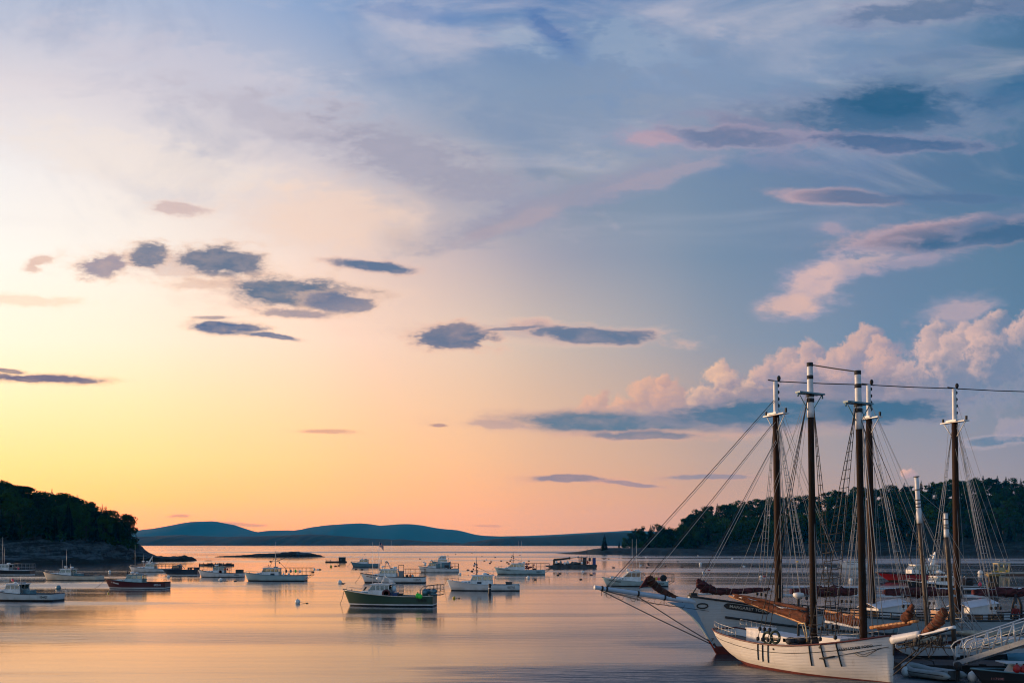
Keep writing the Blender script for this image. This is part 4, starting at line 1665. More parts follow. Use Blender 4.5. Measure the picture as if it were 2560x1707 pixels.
def on_boat(b, px, py, y):
    """world point of something standing on a boat: px column, py row, y sideways in the boat"""
    v = Vector((b['lx'](px), y, b['lz'](py)))
    v.rotate(Matrix.Rotation(b['yaw'], 3, 'Z'))
    return v + Vector(b['root'].location)


def crate(label, b, px0, px1, py0, py1, k, y, cat='crate', name='fish_crate', depth=.8, rim='black'):
    c = on_boat(b, (px0 + px1) / 2, py1, y)
    w = (px1 - px0) * b['d'] / F
    h = (py1 - py0) * b['d'] / F
    o = thing(name, label, cat, c, b['yaw'])
    mb = MB()
    mb.box((0, 0, h / 2), (w, depth, h), top=1.04)
    mb.build('box', paint(k), o)
    mb = MB()
    for s in (-1, 1):
        mb.box((0, s * (depth / 2 + .02), h * .92), (w * 1.06, .05, h * .12))
        mb.box((s * (w / 2 + .03), 0, h * .92), (.05, depth - .02, h * .12))
    mb.build('lip', paint(rim), o)
    return o


def trap_pile(label, b, px0, px1, py0, py1, y, k='green'):
    """square wire traps stacked against the rail"""
    c = on_boat(b, (px0 + px1) / 2, py1, y)
    w = (px1 - px0) * b['d'] / F
    h = (py1 - py0) * b['d'] / F
    o = thing('lobster_trap', label, 'lobster trap', c, b['yaw'])
    mb = MB()
    mb.box((0, 0, h / 2), (w, .9, h))
    body = mb.build('wire_cage', paint('dgrey'), o)
    mb = MB()
    for i in range(7):
        x = lerp(-w / 2, w / 2, i / 6)
        mb.tube([(x, -.47, 0), (x, -.47, h)], .02, 4)
    for i in range(4):
        z = lerp(.02, h, i / 3)
        mb.tube([(-w / 2, -.47, z), (w / 2, -.47, z)], .02, 4)
    mb.build('frame', paint(k), o)
    return o


# ---- 1: dark hull cut by the left edge
b1 = lobster_boat('black hulled fishing boat with tall mast and stern rack, cut by the left edge', -27, 81, 1436, 1421, 1424.5, (-2, 27, 1410.5), hull='black', boot='white', bootw=.14, nwin=3,
                  mast=(9, 1378, 'pole'), ant=[(11, 1341), (16, 1367)], radar=[(22, 1408, .42)], rack=(30, 81, 1408.5, 5, 1), sheerk='white', gl=DARKGLASS)
balloon('bright pink float in the rack of the black boat at the left edge', on_boat(b1, 54, 1420, -1.6), .22, 'pink')
# ---- 2: pale boat below the cliff
b2 = lobster_boat('cream hulled lobster boat with two radar domes, lying below the rocky cliff', 106, 253.5, 1449.6, 1428.5, 1438, (155, 185, 1421.8), hull='cream', boot='black', bootw=.10, yaw=-.06, nwin=2, sheerk='navy',
                  ant=[(173, 1372), (183, 1408), (162, 1398)], radar=[(164, 1416, .30), (180, 1417.5, .38)], ports=2)
crate('dark engine box amidships on the cream lobster boat', b2, 189, 207, 1432, 1439.5, 'teal', 0, 'engine box', 'engine_box', 1.2, 'grey')
crate('low grey locker at the stern of the cream lobster boat', b2, 237, 248, 1436, 1440, 'grey', 0, 'locker', 'deck_locker', 1.2, 'grey')
# ---- 3: white boat at the left edge
b3 = lobster_boat('white lobster boat numbered 1154427, bow cut off by the left edge', -50, 152, 1501.7, 1470, 1483, (22, 63, 1459), hull='pale', boot='black', bootw=.26, yaw=-.12, nwin=3, sheerk='navy', number='1154427',
                  radar=[(38, 1455.5, .22)], ant=[(64, 1436)], gl=DARKGLASS, ports=1)
balloon('red ball float on the roof of the white boat numbered 1154427', on_boat(b3, 30, 1449.5, 0), .16, 'pink')
crate('blue bait bin behind the wheelhouse of boat 1154427', b3, 66, 84, 1473.5, 1487, 'teal', .1, 'bin', 'bait_bin', 1.3, 'teal')
# ---- 4: dark red boat
b4 = lobster_boat('dark red lobster boat numbered 692510 with a bent black exhaust pipe', 262.5, 419.5, 1470.5, 1446.5, 1454.5, (319.5, 361, 1436), hull='darkred', boot='black', bootw=.10, stripe='white', sheerk='black', houseK='aqua', roofK='teal',
                  nwin=3, number='692510', numk='white', script=(.16, 'white'), stack=(318.5, 1425.5), radar=[(331, 1430.5, .36), (342, 1431.5, .30)], ant=[(340, 1412)], mooring=(235, 1470), ports=1)
# ---- 5: white boat with long rack
b5 = lobster_boat('white lobster boat with a long empty stern rack, behind the dark red boat', 323, 432, 1429, 1415, 1421, (366, 390, 1408.3), hull='white', boot='black', bootw=.08, nwin=2, rack=(391, 436, 1409, 5), sheerk='grey',
                  ant=[(341.5, 1360), (362, 1383), (384.5, 1387)], radar=[(358, 1402.5, .34), (368, 1403, .3), (380, 1405, .3)], ports=2)
mb = MB()
# slanted light mast of that boat
xx = b5['lx'](372)
mb.prism([(xx - .35, -.1, b5['zr']), (xx + .1, -.1, b5['zr']), (xx + 1.05, -.1, b5['lz'](1390)), (xx + .85, -.1, b5['lz'](1390))], (0, .25, 0))
mb.build('light_mast', WHIP, b5['root'])
# ---- 6: navy work launch
b6 = lobster_boat('navy blue steel work launch with a tripod mast, bow almost touching the white boat', 406.5, 496.5, 1436.5, 1422.5, 1424, (432, 452, 1413.5), hull='navy', boot='white', bootw=.12, houseK='navy', roofK='navy', nwin=2, sheerk='navy',
                  trunk=False, cat='work boat', name='work_launch', gl=DARKGLASS, rake=1.1, zmid=1.2, back=True)
mb = MB()
for s in (-1, 1):
    mb.tube([(b6['lx'](443), s * .8, 1.6), (b6['lx'](450), 0, b6['lz'](1409))], .06, 6)
    mb.tube([(b6['lx'](459), s * .8, 1.5), (b6['lx'](451), 0, b6['lz'](1409))], .06, 6)
mb.tube([(b6['lx'](450), 0, b6['lz'](1410)), (b6['lx'](465), 0, b6['lz'](1410.3))], .05, 6)
mb.tube([(b6['lx'](463), 0, b6['lz'](1410.3)), (b6['lx'](463), 0, b6['lz'](1419))], .02, 5)
mb.build('tripod_mast', paint('teal'), b6['root'])
mb = MB()
for s in (-1, 1):
    y = s * .95
    a, c, z0_, z1_ = b6['lx'](472), b6['lx'](496), b6['lz'](1424), b6['lz'](1418)
    mb.prism([(a, y, z0_), (a + .45, y, z0_), (a + .45, y, z1_), (a, y, z1_)], (0, -s * .06, 0))
    mb.prism([(c - .75, y, z0_), (c, y, z0_), (c, y, z1_), (c - .75, y, z1_)], (0, -s * .06, 0))
    mb.prism([(a + .45, y, lerp(z0_, z1_, .72)), (c - .75, y, lerp(z0_, z1_, .72)), (c - .75, y, z1_), (a + .45, y, z1_)], (0, -s * .06, 0))
mb.box(((a + c) / 2, 0, z1_ + .04), (c - a, 2.1, .07))
mb.build('aft_shelter', paint('navy'), b6['root'])
# ---- 7: white boat with green roof
b7 = lobster_boat('small white lobster boat with a green wheelhouse roof and a trap at the stern', 495, 608.5, 1442, 1424, 1432, (535, 563, 1416.8), hull='white', boot='black', bootw=.14, roofK='greenroof', nwin=2, sheerk='grey', number='1098444',
                  stack=(533.5, 1411), ant=[(549, 1402), (558.5, 1401)], radar=[(541, 1412.5, .40)], rack=(564, 575, 1418.5, 2, 1), gl=DARKGLASS)
trap_pile('dark wire trap standing at the stern of the green roofed boat', b7, 590.5, 608, 1423, 1433, 0)
balloon('orange float in the rack behind the green roofed wheelhouse, nearer the wheelhouse', on_boat(b7, 566.5, 1422, -1.2), .20, 'orange')
balloon('orange float in the rack behind the green roofed wheelhouse, nearer the stern', on_boat(b7, 572, 1422, -1.2), .20, 'red')
mb = MB()
mb.lathe((0, 0, 0), [(.34, -.05), (.36, .05), (.20, .05), (.20, -.05), (.34, -.05)], 14)
o = tag(mb.build('lifebuoy', paint('darkred'), None, on_boat(b7, 554.5, 1428.5, -b7['HW'] - .1), (R(90), 0, 0)), 'dark red lifebuoy on the wheelhouse side of the green roofed boat', 'lifebuoy')
# ---- 9: aqua boat with boom
b9 = lobster_boat('pale green lobster boat with a loading boom and a stern rack of hanging buoys', 611, 765, 1452, 1431, 1437, (658, 700, 1419), hull='aqua', boot='black', bootw=.22, nwin=4, sheerk='teal',
                  mast=(688.5, 1377, 'boom'), ant=[(692.5, 1354)], rack=(709, 781, 1418.5, 7), ports=2)
xx, zz = b9['lx'], b9['lz']
mb = MB()
for i in range(6):
    x = lerp(xx(664), xx(682), i / 5)
    mb.tube([(x, -b9['HW'], b9['zr'] + .05), (x, -b9['HW'], b9['zr'] + .34)], .02, 4)
mb.tube([(xx(664), -b9['HW'], b9['zr'] + .34), (xx(682), -b9['HW'], b9['zr'] + .34)], .025, 5)
mb.tube([(xx(664), -b9['HW'], b9['zr'] + .20), (xx(682), -b9['HW'], b9['zr'] + .20)], .02, 5)
mb.build('roof_rail', STEEL, b9['root'])
mb = MB()
mb.prism([(xx(680), -b9['HW'] - .06, zz(1436.5)), (xx(690), -b9['HW'] - .06, zz(1436.5)), (xx(690), -b9['HW'] - .06, zz(1432)), (xx(680), -b9['HW'] - .06, zz(1432))], (0, -.04, 0))
mb.build('side_door', paint('navy'), b9['root'])
for i, (px, py, k, tx) in enumerate([(720, 1424.5, 'navy', 'dark blue trap buoy, first in the top row'), (731.5, 1424.5, 'teal', 'blue green trap buoy, second in the top row'), (743.5, 1424.5, 'lime', 'bright green trap buoy in the top row'),
                                     (754, 1425.5, 'pale', 'pale trap buoy in the top row'), (713.5, 1433, 'white', 'white trap buoy in the lower row'), (726.5, 1433.5, 'aqua', 'light green trap buoy in the lower row')]):
    o = thing('trap_buoy', tx + ' of the boom boat rack', 'buoy', on_boat(b9, px, py, -b9['B'] * .43), 0, 'trap buoys hung in the rack')
    mb = MB()
    mb.lathe((0, 0, -.25), [(.05, -.22), (.16, -.12), (.20, .1), (.17, .30), (.09, .42), (.04, .45)], 10)
    mb.build('float_body', paint(k), o)
    mb = MB()
    mb.tube([(0, 0, .18), (0, 0, .52)], .025, 5)
    mb.build('spindle', paint('wood'), o)
# ---- 11: far teal boat
b11 = lobster_boat('small blue hulled lobster boat lying far out beside the raft', 877, 948, 1416.5, 1404.2, 1408, (899, 920, 1398.2), hull='teal', boot='black', bootw=.10, nwin=2, sheerk='white', rack=(921, 953, 1398.5, 4, 1), ant=[(907, 1386)], radar=[(905, 1396.5, .3)],
                   mooring=(866, 1416), group='fishing boats at their moorings')
# ---- 12: white boat with number and frame
b12 = lobster_boat('white lobster boat numbered 1132676 with a tall door-like frame amidships and a flag', 902, 1064, 1456.3, 1432.5, 1441.5, (950, 992, 1422.5), hull='white', boot='black', bootw=.22, nwin=4, sheerk='black', number='1132676', script=(.15, 'black'),
                   mast=(967, 1404, 'a'), ant=[(979.5, 1350.5)], radar=[(957, 1415.5, .34), (987.5, 1418, .42)], rack=(1011.5, 1063, 1421.3, 4), mooring=(886, 1456), flag=(950.5, 1354, 1372), gl=GLASS)
xx, zz = b12['lx'], b12['lz']
mb = MB()
for px in (998.5, 1011):
    mb.tube([(xx(px), -1.2, zz(1441)), (xx(px), -1.2, zz(1411.5))], .055, 6)
mb.tube([(xx(998.5), -1.2, zz(1411.5)), (xx(1011), -1.2, zz(1411.5))], .055, 6)
mb.build('hauler_frame', DARKSTEEL, b12['root'])
mb = MB()
mb.box((xx(1004.8), -1.2, (zz(1441) + zz(1426)) / 2), (xx(1010.4) - xx(999.2), .12, zz(1426) - zz(1441)))
mb.build('splash_panel', paint('grey'), b12['root'])
for px, k, tx in ((1019, 'rust', 'rusty red'), (1027.5, 'orange', 'dull orange'), (1032.5, 'aqua', 'pale green')):
    balloon(tx + ' float lying on the stern deck of boat 1132676', on_boat(b12, px, 1438.5, -1.0), .24, k)
# ---- 13
b13 = lobster_boat('white lobster boat with crowded stern rack, in front of the blue motor cruiser', 1045, 1147, 1430.3, 1414.3, 1420.8, (1070, 1090, 1407.3), hull='white', boot='black', bootw=.10, nwin=3, sheerk='grey', roofK='greenroof',
                   rack=(1112, 1146, 1408, 4), ant=[(1092.5, 1372)], radar=[(1063, 1406.5, .34), (1078, 1400, .28)], slope=.5)
mb = MB()
for s in (-1, 1):
    mb.tube([(b13['lx'](1102.5), s * b13['HW'] * .95, 1.0), (b13['lx'](1102.5), s * b13['HW'] * .95, b13['zr'])], .05, 6)
mb.box((b13['lx'](1096), 0, b13['zr'] + .045), (1.5, b13['HW'] * 2.1, .06))
mb.build('aft_canopy', paint('white'), b13['root'])
mb = MB()
rg = random.Random(4)
for i in range(16):
    mb.ball((b13['lx'](rg.uniform(1112, 1131)), rg.uniform(-1.2, .6), b13['lz'](rg.uniform(1411, 1419))), (rg.uniform(.12, .3), .25, rg.uniform(.12, .26)), 7, 5)
tag(mb.build('coiled_gear', paint('dgrey'), None, b13['root'].location), 'dark heap of coiled gear in the rack of the open sided boat', 'gear')
# ---- 14: flybridge cruiser behind it
b14 = lobster_boat('blue hulled motor cruiser with a white flying bridge, behind a lobster boat', 1079, 1126.5, 1420, 1401.5, 1403, (1094, 1118, 1398.5), hull='teal', boot='white', bootw=.10, nwin=3, sheerk='white', cat='motor cruiser', name='motor_cruiser', trunk=False, group=None, zmid=1.7)
cabin(b14['root'], b14['lx'](1096), b14['lx'](1115), b14['HW'] * .86, b14['zr'] + .08, b14['lz'](1389.5), lerp(b14['zr'], b14['lz'](1389.5), .42), lerp(b14['zr'], b14['lz'](1389.5), .8), paint('white'), 4, .8, name='flying_bridge', gl=DARKGLASS, back=True)
mb = MB()
mb.box((b14['lx'](1105), 0, b14['lz'](1389)), (2.2, b14['HW'] * 1.7, .10))
mb.tube([(b14['lx'](1110), 0, b14['lz'](1389)), (b14['lx'](1111), 0, b14['lz'](1384.5))], .05, 5)
mb.build('hard_top', paint('white'), b14['root'])
# ---- 15: white 1237762
b15 = lobster_boat('clean white lobster boat numbered 1237762, dark box on its empty stern', 1116, 1299, 1475.4, 1449, 1460.5, (1177, 1232, 1437.3), hull='white', boot='black', bootw=.14, nwin=4, sheerk='pale', number='1237762',
                   mast=(1191, 1391, 'pole'), radar=[(1212, 1433.5, .40)], mooring=(1106, 1463), ports=2)
xx, zz = b15['lx'], b15['lz']
mb = MB()
mb.prism([(xx(1193.5), -b15['HW'] - .055, zz(1458)), (xx(1204), -b15['HW'] - .055, zz(1458)), (xx(1204), -b15['HW'] - .055, zz(1453)), (xx(1193.5), -b15['HW'] - .055, zz(1453))], (0, -.03, 0))
mb.build('side_door', paint('navy'), b15['root'])
crate('dark lidded box on the stern deck of boat 1237762', b15, 1264.5, 1280, 1453.2, 1461, 'dgrey', -.6, 'box', 'deck_box', 1.0, 'dgrey')
# ---- 16
b16 = lobster_boat('pale blue green lobster boat with red gear, beside the crane barge', 1236, 1362, 1435.3, 1417, 1424, (1270, 1312, 1408), hull='aqua', boot='black', bootw=.12, nwin=5, sheerk='white', number='1008971', script=(.24, 'black'),
                   mast=(1283, 1377, 'pole'), ant=[(1295.5, 1352), (1303.5, 1352)], radar=[(1308.5, 1405, .38)], rack=(1320, 1373, 1407.5, 5), mooring=(1231, 1420), slope=.9)
mb = MB()
for i in range(12):
    mb.ball((lerp(-1.1, .8, rg.random()), rg.uniform(-.5, .5), lerp(.1, 1.3, rg.random() ** 1.5)), (rg.uniform(.2, .4), .3, rg.uniform(.15, .35)), 8, 6)
o = tag(mb.build('gear_heap', paint('red'), None, on_boat(b16, 1327, 1421.5, -.6)), 'bright red oilskins and net heaped in the rack of the pale blue green boat', 'gear')
crate('dark red fish box under the rack of the pale blue green boat', b16, 1331.5, 1340, 1419.5, 1424, 'darkred', -.9, 'fish box')
# ---- 18: boat behind the bowsprit
b18 = lobster_boat('white and green lobster boat with sunlit windscreen, lying behind the long white bowsprit', 1506, 1668, 1464.6, 1442.6, 1452.5, (1557, 1600, 1428.8), hull='aqua', boot='black', bootw=.16, nwin=3, sheerk='pale', number='690329', script=(.18, 'black'),
                   ant=[(1578.5, 1347), (1589.5, 1347), (1596.5, 1404)], radar=[(1569, 1423.5, .28), (1588, 1425, .26), (1594, 1426, .36)], rack=(1601, 1682.5, 1433.5, 5), slope=.95, gl=DARKGLASS)
mb = MB()
mb.box((b18['lx'](1535), -.3, b18['lz'](1442.5)), (1.25, .9, .28))
mb.build('raft_canister', paint('white'), b18['root'])
for px, k, tx in ((1638, 'yellow', 'amber yellow'), (1644, 'pink', 'bright pink'), (1628, 'orange', 'small orange')):
    balloon(tx + ' float hanging in the rack of the boat behind the bowsprit', on_boat(b18, px, 1445.5, -1.4), .24 if k != 'orange' else .14, k)
balloon('red and yellow float on the wheelhouse roof of the boat behind the bowsprit', on_boat(b18, 1579, 1425, -.4), .13, 'orange')
mb = MB()
mb.lathe((0, 0, 0), [(.55, -.2), (.6, 0), (.55, .2), (.2, .22)], 14)
tag(mb.build('rope_drum', RUBBER, None, on_boat(b18, 1657, 1444, -.8), (R(90), 0, 0)), 'black drum in the stern rack of the boat behind the bowsprit', 'drum')

# ---- green boat in front
bg_ = lobster_boat('dark green lobster boat with two bright green floats hung at the stern', 857.5, 1088, 1513.5, 1474, 1488, (925, 978.5, 1459.3), hull='green', boot='black', bootw=.16, stripe='white', sheerk='cream', nwin=4, number='1033688', yaw=-.10,
                   ant=[(936, 1354.5), (950.5, 1372)], mooring=(849.5, 1508), gl=DARKGLASS, ports=3, slope=.5, transom='navy')
xx, zz = bg_['lx'], bg_['lz']
mb = MB()
mb.tube([(xx(955), -.4, bg_['zr'] + .05), (xx(963), 0, zz(1433))], .05, 6)
mb.tube([(xx(955), .6, bg_['zr'] + .05), (xx(963), 0, zz(1433))], .05, 6)
mb.tube([(xx(963), 0, zz(1440)), (xx(989), 0, zz(1458))], .045, 6)
mb.ball((xx(946), 0, zz(1445)), (.28, .28, .22))
mb.box((xx(978), 0, zz(1452)), (.45, .35, .30))
mb.build('mast', WHIP, bg_['root'])
mb = MB()
mb.tube([(xx(909), -.2, zz(1475)), (xx(916), -.2, zz(1466.5))], .10, 8)
mb.build('exhaust_stack', RUBBER, bg_['root'])
mb = MB()
a, b, c_ = xx(1057), xx(1081), xx(1106)
yb = bg_['B'] * .40
for s in (-1, 1):
    y = s * yb
    mb.tube([(a, y, zz(1480)), (a, y, zz(1472)), (xx(1066), y, zz(1463)), (b, y, zz(1462)), (xx(1091), y, zz(1460)), (c_, y, zz(1460)), (c_, y, zz(1485))], .035, 6)
    mb.tube([(a, y, zz(1472)), (b, y, zz(1471))], .028, 5)
    mb.tube([(b, y, zz(1463)), (b, y, zz(1483))], .03, 5)
    mb.tube([(b, y, zz(1470)), (c_, y, zz(1469))], .028, 5)
    mb.tube([(b, y, zz(1478)), (c_, y, zz(1477))], .028, 5)
    mb.tube([(xx(1090), y, zz(1460.5)), (xx(1090), y, zz(1478))], .028, 5)
    mb.tube([(xx(1098), y, zz(1460)), (xx(1098), y, zz(1478))], .028, 5)
    mb.tube([(xx(1083), y, zz(1485)), (c_, y, zz(1485))], .035, 5)
for px, py in ((1106, 1460), (1106, 1485), (1066, 1463), (1106, 1472), (1083, 1485)):
    mb.tube([(xx(px), -yb, zz(py)), (xx(px), yb, zz(py))], .03, 5)
mb.build('stern_cage', DARKSTEEL, bg_['root'])
balloon('bright green float hung outboard on the green boat, higher of the two', on_boat(bg_, 1052.5, 1486, -bg_['B'] * .5 - .12), .28, 'lime', 'green floats')
balloon('bright green float hung outboard on the green boat, lower of the two', on_boat(bg_, 1058.5, 1488, -bg_['B'] * .5 - .16), .27, 'lime', 'green floats')
mb = MB()
for i in range(9):
    mb.ball((rg.uniform(-.55, .65), rg.uniform(-.6, .6), rg.uniform(.1, .5)), (rg.uniform(.25, .42), .4, rg.uniform(.2, .35)), 9, 7)
tag(mb.build('net_heap', paint('teal'), None, on_boat(bg_, 1076, 1486, -.6)), 'blue grey heap of netting on the stern of the dark green boat', 'net')
mb = MB()
mb.lathe((0, 0, 0), [(.48, -.06), (.52, 0), (.48, .06), (.30, .07), (.26, 0), (.30, -.07), (.48, -.06)], 18)
tag(mb.build('lifebuoy', paint('darkred'), None, on_boat(bg_, 971, 1482, -bg_['HW'] - .12), (R(90), 0, 0)), 'dark red lifebuoy on the wheelhouse side of the dark green boat', 'lifebuoy')
balloon('big pale ball float behind the wheelhouse of the dark green boat', on_boat(bg_, 985, 1471, -.3), .34, 'pale')
crate('blue bait tub beside the wheelhouse of the dark green boat', bg_, 980, 997, 1479, 1490, 'blue', -.5, 'tub', 'bait_tub', 1.0, 'teal')
crate('black fish crate on the rail of the dark green boat', bg_, 1001, 1010, 1481.5, 1489, 'black', -.8, 'crate', 'fish_crate', .8, 'dgrey')


# ================================================================== rafts, barge, pilot boat, moorings
# ---- long low float
P = at_depth(541.5, 1414.2, 337)
o = thing('lobster_float', 'long low dark wooden float with short posts, behind the green roofed boat', 'float', (P.x, P.y, 0), -.03)
mb = MB()
mb.box((0, 0, .32), (10.9, 2.6, .62))
mb.build('deck', mat('dark_timber', (.022, .019, .017), .85, 0, .4, 2.0), o)
mb = MB()
rg = random.Random(9)
for i in range(9):
    x = lerp(-5.2, 5.2, i / 8)
    mb.box((x, -1.1, .78 + rg.uniform(0, .15)), (.16, .16, .42 + rg.uniform(0, .3)))
for x in (-2.2, 1.0, 3.9):
    mb.box((x, .2, .75), (1.4, 1.2, .3))
mb.build('post', paint('dgrey'), o)
mb = MB()
mb.prism([(-5.1, -1.31, .15), (-3.6, -1.31, .2), (-3.6, -1.31, .28), (-5.1, -1.31, .42)], (0, -.03, 0))
mb.build('side_plank', paint('grey'), o)
# ---- raft with shed
P = at_water(840.5, 1405.6)
o = thing('work_raft', 'small dark raft carrying a square shed, floating alone far out', 'raft', P, 0)
mb = MB()
mb.box((0, 0, .25), (7.9, 2.6, .55))
mb.box((0, -1.32, .1), (7.7, .08, .3))
mb.build('deck', mat('dark_timber', (.022, .019, .017)), o)
mb = MB()
for x in (-3.7, -2.0, .5, 3.7):
    mb.box((x, -1.0, .75), (.15, .15, .5))
mb.tube([(-3.7, -1, .85), (-2.0, -1, .85)], .03, 5)
mb.build('post', paint('dgrey'), o)
mb = MB()
mb.box((2.3, .1, 1.2), (2.4, 2.0, 1.35))
mb.prism([(1.0, -1.0, 1.86), (3.6, -1.0, 1.86), (3.6, 1.2, 2.02), (1.0, 1.2, 2.02)], (0, 0, .07))
sh_ = mb.build('shed', mat('shed_boards', (.035, .038, .036), .8, 0, .4, 1.5, 0, 1, .3, (8, 1, 1)), o)
mb = MB()
mb.box((2.0, -.915, 1.05), (.7, .03, 1.0))
mb.build('door', paint('dgrey'), sh_)

# ---- crane barge
P = at_water(1428, 1419)
db = P.y
o = thing('crane_barge', 'dark work barge with a folded crane, mooring gear and a blue box', 'barge', P, 0)


def bx_(px):
    return (px - 1428) / F * db


def bz_(py):
    return H + (HZ - py) / F * db


mb = MB()
x0_, x1_ = bx_(1382), bx_(1491)
mb.prism([(x0_, -2.4, -.3), (x1_ - .5, -2.4, -.3), (x1_, -2.4, .35), (x1_, -2.4, .98), (x0_, -2.4, .98), (x0_ - .5, -2.4, .55)], (0, 4.8, 0))
mb.build('hull', mat('barge_steel', (.055, .065, .072), .6, .2, .5, .8, dark=(.03, .025, .02)), o)
mb = MB()
mb.prism([(bx_(1364.5), -2.0, .45), (x0_ - .2, -2.0, -.1), (x0_ - .2, -2.0, .8), (bx_(1364.5), -2.0, .75)], (0, 4.0, 0))
mb.build('ramp', paint('dgrey'), o)
mb = MB()
mb.tube([(bx_(1385), -.5, .98), (bx_(1385), -.5, bz_(1398))], .32, 8)
mb.tube([(bx_(1384), -.5, bz_(1398.5)), (bx_(1404), -.5, bz_(1397)), (bx_(1425), -.5, bz_(1394.5))], [.34, .30, .26], 8)
mb.box((bx_(1424), -.5, bz_(1394.5)), (.35, .6, .75))
mb.build('crane_boom', mat('crane_paint', (.05, .035, .02), .6, .2, .4, 2.0), o)
mb = MB()
mb.tube([(bx_(1425), -.5, bz_(1395)), (bx_(1446), -.5, bz_(1391.5))], .10, 6)
mb.ball((bx_(1445), -.5, bz_(1391.8)), (.38, .3, .3), 8, 6)
mb.build('crane_jib', STEEL, o)
mb = MB()
cx0, cx1, cz1 = bx_(1447.5), bx_(1467), bz_(1393)
for i in range(7):
    x = lerp(cx0, cx1, i / 6)
    mb.tube([(x, -1.6, .98), (x, -1.6, cz1)], .05, 5)
    mb.tube([(x, 1.0, .98), (x, 1.0, cz1)], .05, 5)
for z in (cz1, lerp(.98, cz1, .5)):
    mb.tube([(cx0, -1.6, z), (cx1, -1.6, z)], .05, 5)
mb.box(((cx0 + cx1) / 2, -.3, cz1 + .05), (cx1 - cx0 + .2, 2.8, .09))
mb.box((bx_(1461), -.3, lerp(.98, cz1, .5)), (.9, 2.0, cz1 - 1.1))
mb.build('control_shelter', paint('dgrey'), o)
mb = MB()
mb.box((bx_(1484.8), -.2, (bz_(1393.5) + .98) / 2), (bx_(1488.3) - bx_(1481), 2.4, bz_(1393.5) - .98))
mb.build('blue_locker', paint('blue'), o)
mb = MB()
for px, pt, r in ((1467.5, 1371.5, .05), (1473.5, 1386, .035), (1479.5, 1388.5, .03), (1454, 1389, .04)):
    mb.tube([(bx_(px), 0, .98), (bx_(px), 0, bz_(pt))], [r * 1.4, r], 6)
mb.tube([(bx_(1465), 0, bz_(1383)), (bx_(1469.5), 0, bz_(1371))], .04, 5)
mb.box((bx_(1474), 0, bz_(1398)), (.7, .6, 1.0))
mb.build('mast', DARKSTEEL, o)
mb = MB()
rg = random.Random(21)
for i in range(26):
    x = bx_(rg.uniform(1388, 1452))
    mb.ball((x, rg.uniform(-1.8, .8), .98 + rg.uniform(.05, .5)), (rg.uniform(.25, .8), .5, rg.uniform(.2, .5)), 8, 5)
mb.ball((bx_(1437), -.5, 1.1), (1.7, 1.0, .75), 14, 8)
tag(mb.build('chain_heap', paint('dgrey'), None, o.location), 'dark heap of chain and rope on the crane barge deck', 'gear')
for px, py, r, k, tx in ((1390, 1405, .42, 'white', 'white mooring ball under the crane boom, first in line'), (1401, 1404.5, .36, 'grey', 'grey mooring ball under the crane boom, second in line'), (1411, 1407.5, .38, 'white', 'white mooring ball under the crane boom, third in line'), (1418, 1405.5, .42, 'buoywhite', 'white mooring ball under the crane boom, fourth in line'), (1453.5, 1406.5, .36, 'white', 'white mooring ball beside the barge control shelter'), (1468, 1405, .34, 'red', 'red ball on the crane barge deck')):
    balloon(tx, Vector((P.x + bx_(px), P.y - 1.9, bz_(py))), r, k)

# ---- pilot boat
P = at_water(2268, 1452.5)
dp = P.y
o = thing('pilot_boat', 'red hulled pilot boat with a white wheelhouse lettered PILOT', 'pilot boat', ((2268 - 1280) / F * dp, dp, 0), 0)


def qx(px):
    return (px - 2268) / F * dp


def qz(py):
    return H + (HZ - py) / F * dp


sh = Shape(qx(2357) - qx(2190), 4.3, qz(1430.3), 1.45, 2.6, .5, 1.4, 1.0, .92, 2.0, .5)
mb = hull_mesh(sh, [(.22, 0), (.30, 0), (None, 1)])
mb.build('hull', [paint('black'), paint('red')], o)
off = (qx(2357) + qx(2190)) / 2
for c in o.children:
    c.location.x = off
mb = MB()
for s in (-1, 1):
    mb.tube(rail_line(sh, s, .06, .02), .13, 6)
q = mb.build('rub_rail', paint('black'), o)
q.location.x = off
mb = deck_mesh(sh, .02, .99, .06)
q = mb.build('deck', paint('grey'), o)
q.location.x = off
wh = cabin(o, qx(2272), qx(2342), 1.55, 1.35, qz(1411.5), qz(1423), qz(1413.5), paint('white'), 4, .85, 3, True, gl=DARKGLASS)
mb = MB()
mb.prism([(qx(2272) + .55, -1.7, qz(1411.8)), (qx(2338), -1.7, qz(1411.8)), (qx(2338), 1.7, qz(1411.8)), (qx(2272) + .55, 1.7, qz(1411.8))], (0, 0, .12))
mb.build('roof', paint('white'), o)
lettering('PILOT', 1.15, paint('black'), o, (qx(2309.5), -1.68, qz(1428.3)), (R(90), 0, 0), width=qx(2330) - qx(2289))
mb = MB()
mb.prism([(qx(2326), -.3, qz(1412)), (qx(2334), -.3, qz(1412)), (qx(2338.5), -.3, qz(1380)), (qx(2336.5), -.3, qz(1379))], (0, .6, 0))
mb.build('mast', paint('white'), o)
mb = MB()
mb.tube([(qx(2333), 0, qz(1392)), (qx(2328), 0, qz(1390))], .07, 5)
mb.box((qx(2330), 0, qz(1387)), (.7, .3, .18))
mb.ball((qx(2323.5), 0, qz(1398)), (.3, .3, .32), 10, 8)
mb.tube([(qx(2331), 0, qz(1402)), (qx(2324), 0, qz(1402))], .05, 5)
mb.build('radar_scanner', paint('white'), o)
mb = MB()
for px in (2337.5, 2340):
    mb.tube([(qx(px), .2, qz(1412)), (qx(px), .2, qz(1383))], .02, 5)
mb.build('whip_antenna', WHIP, o)
mb = MB()
for i in range(9):
    x = qx(2196) + i * .95
    if i % 3 != 2:
        zz = sh.sheer(sh.t_of(x - off))
        mb.tube([(x, -1.0, zz), (x, -1.0, zz + .7)], .025, 5)
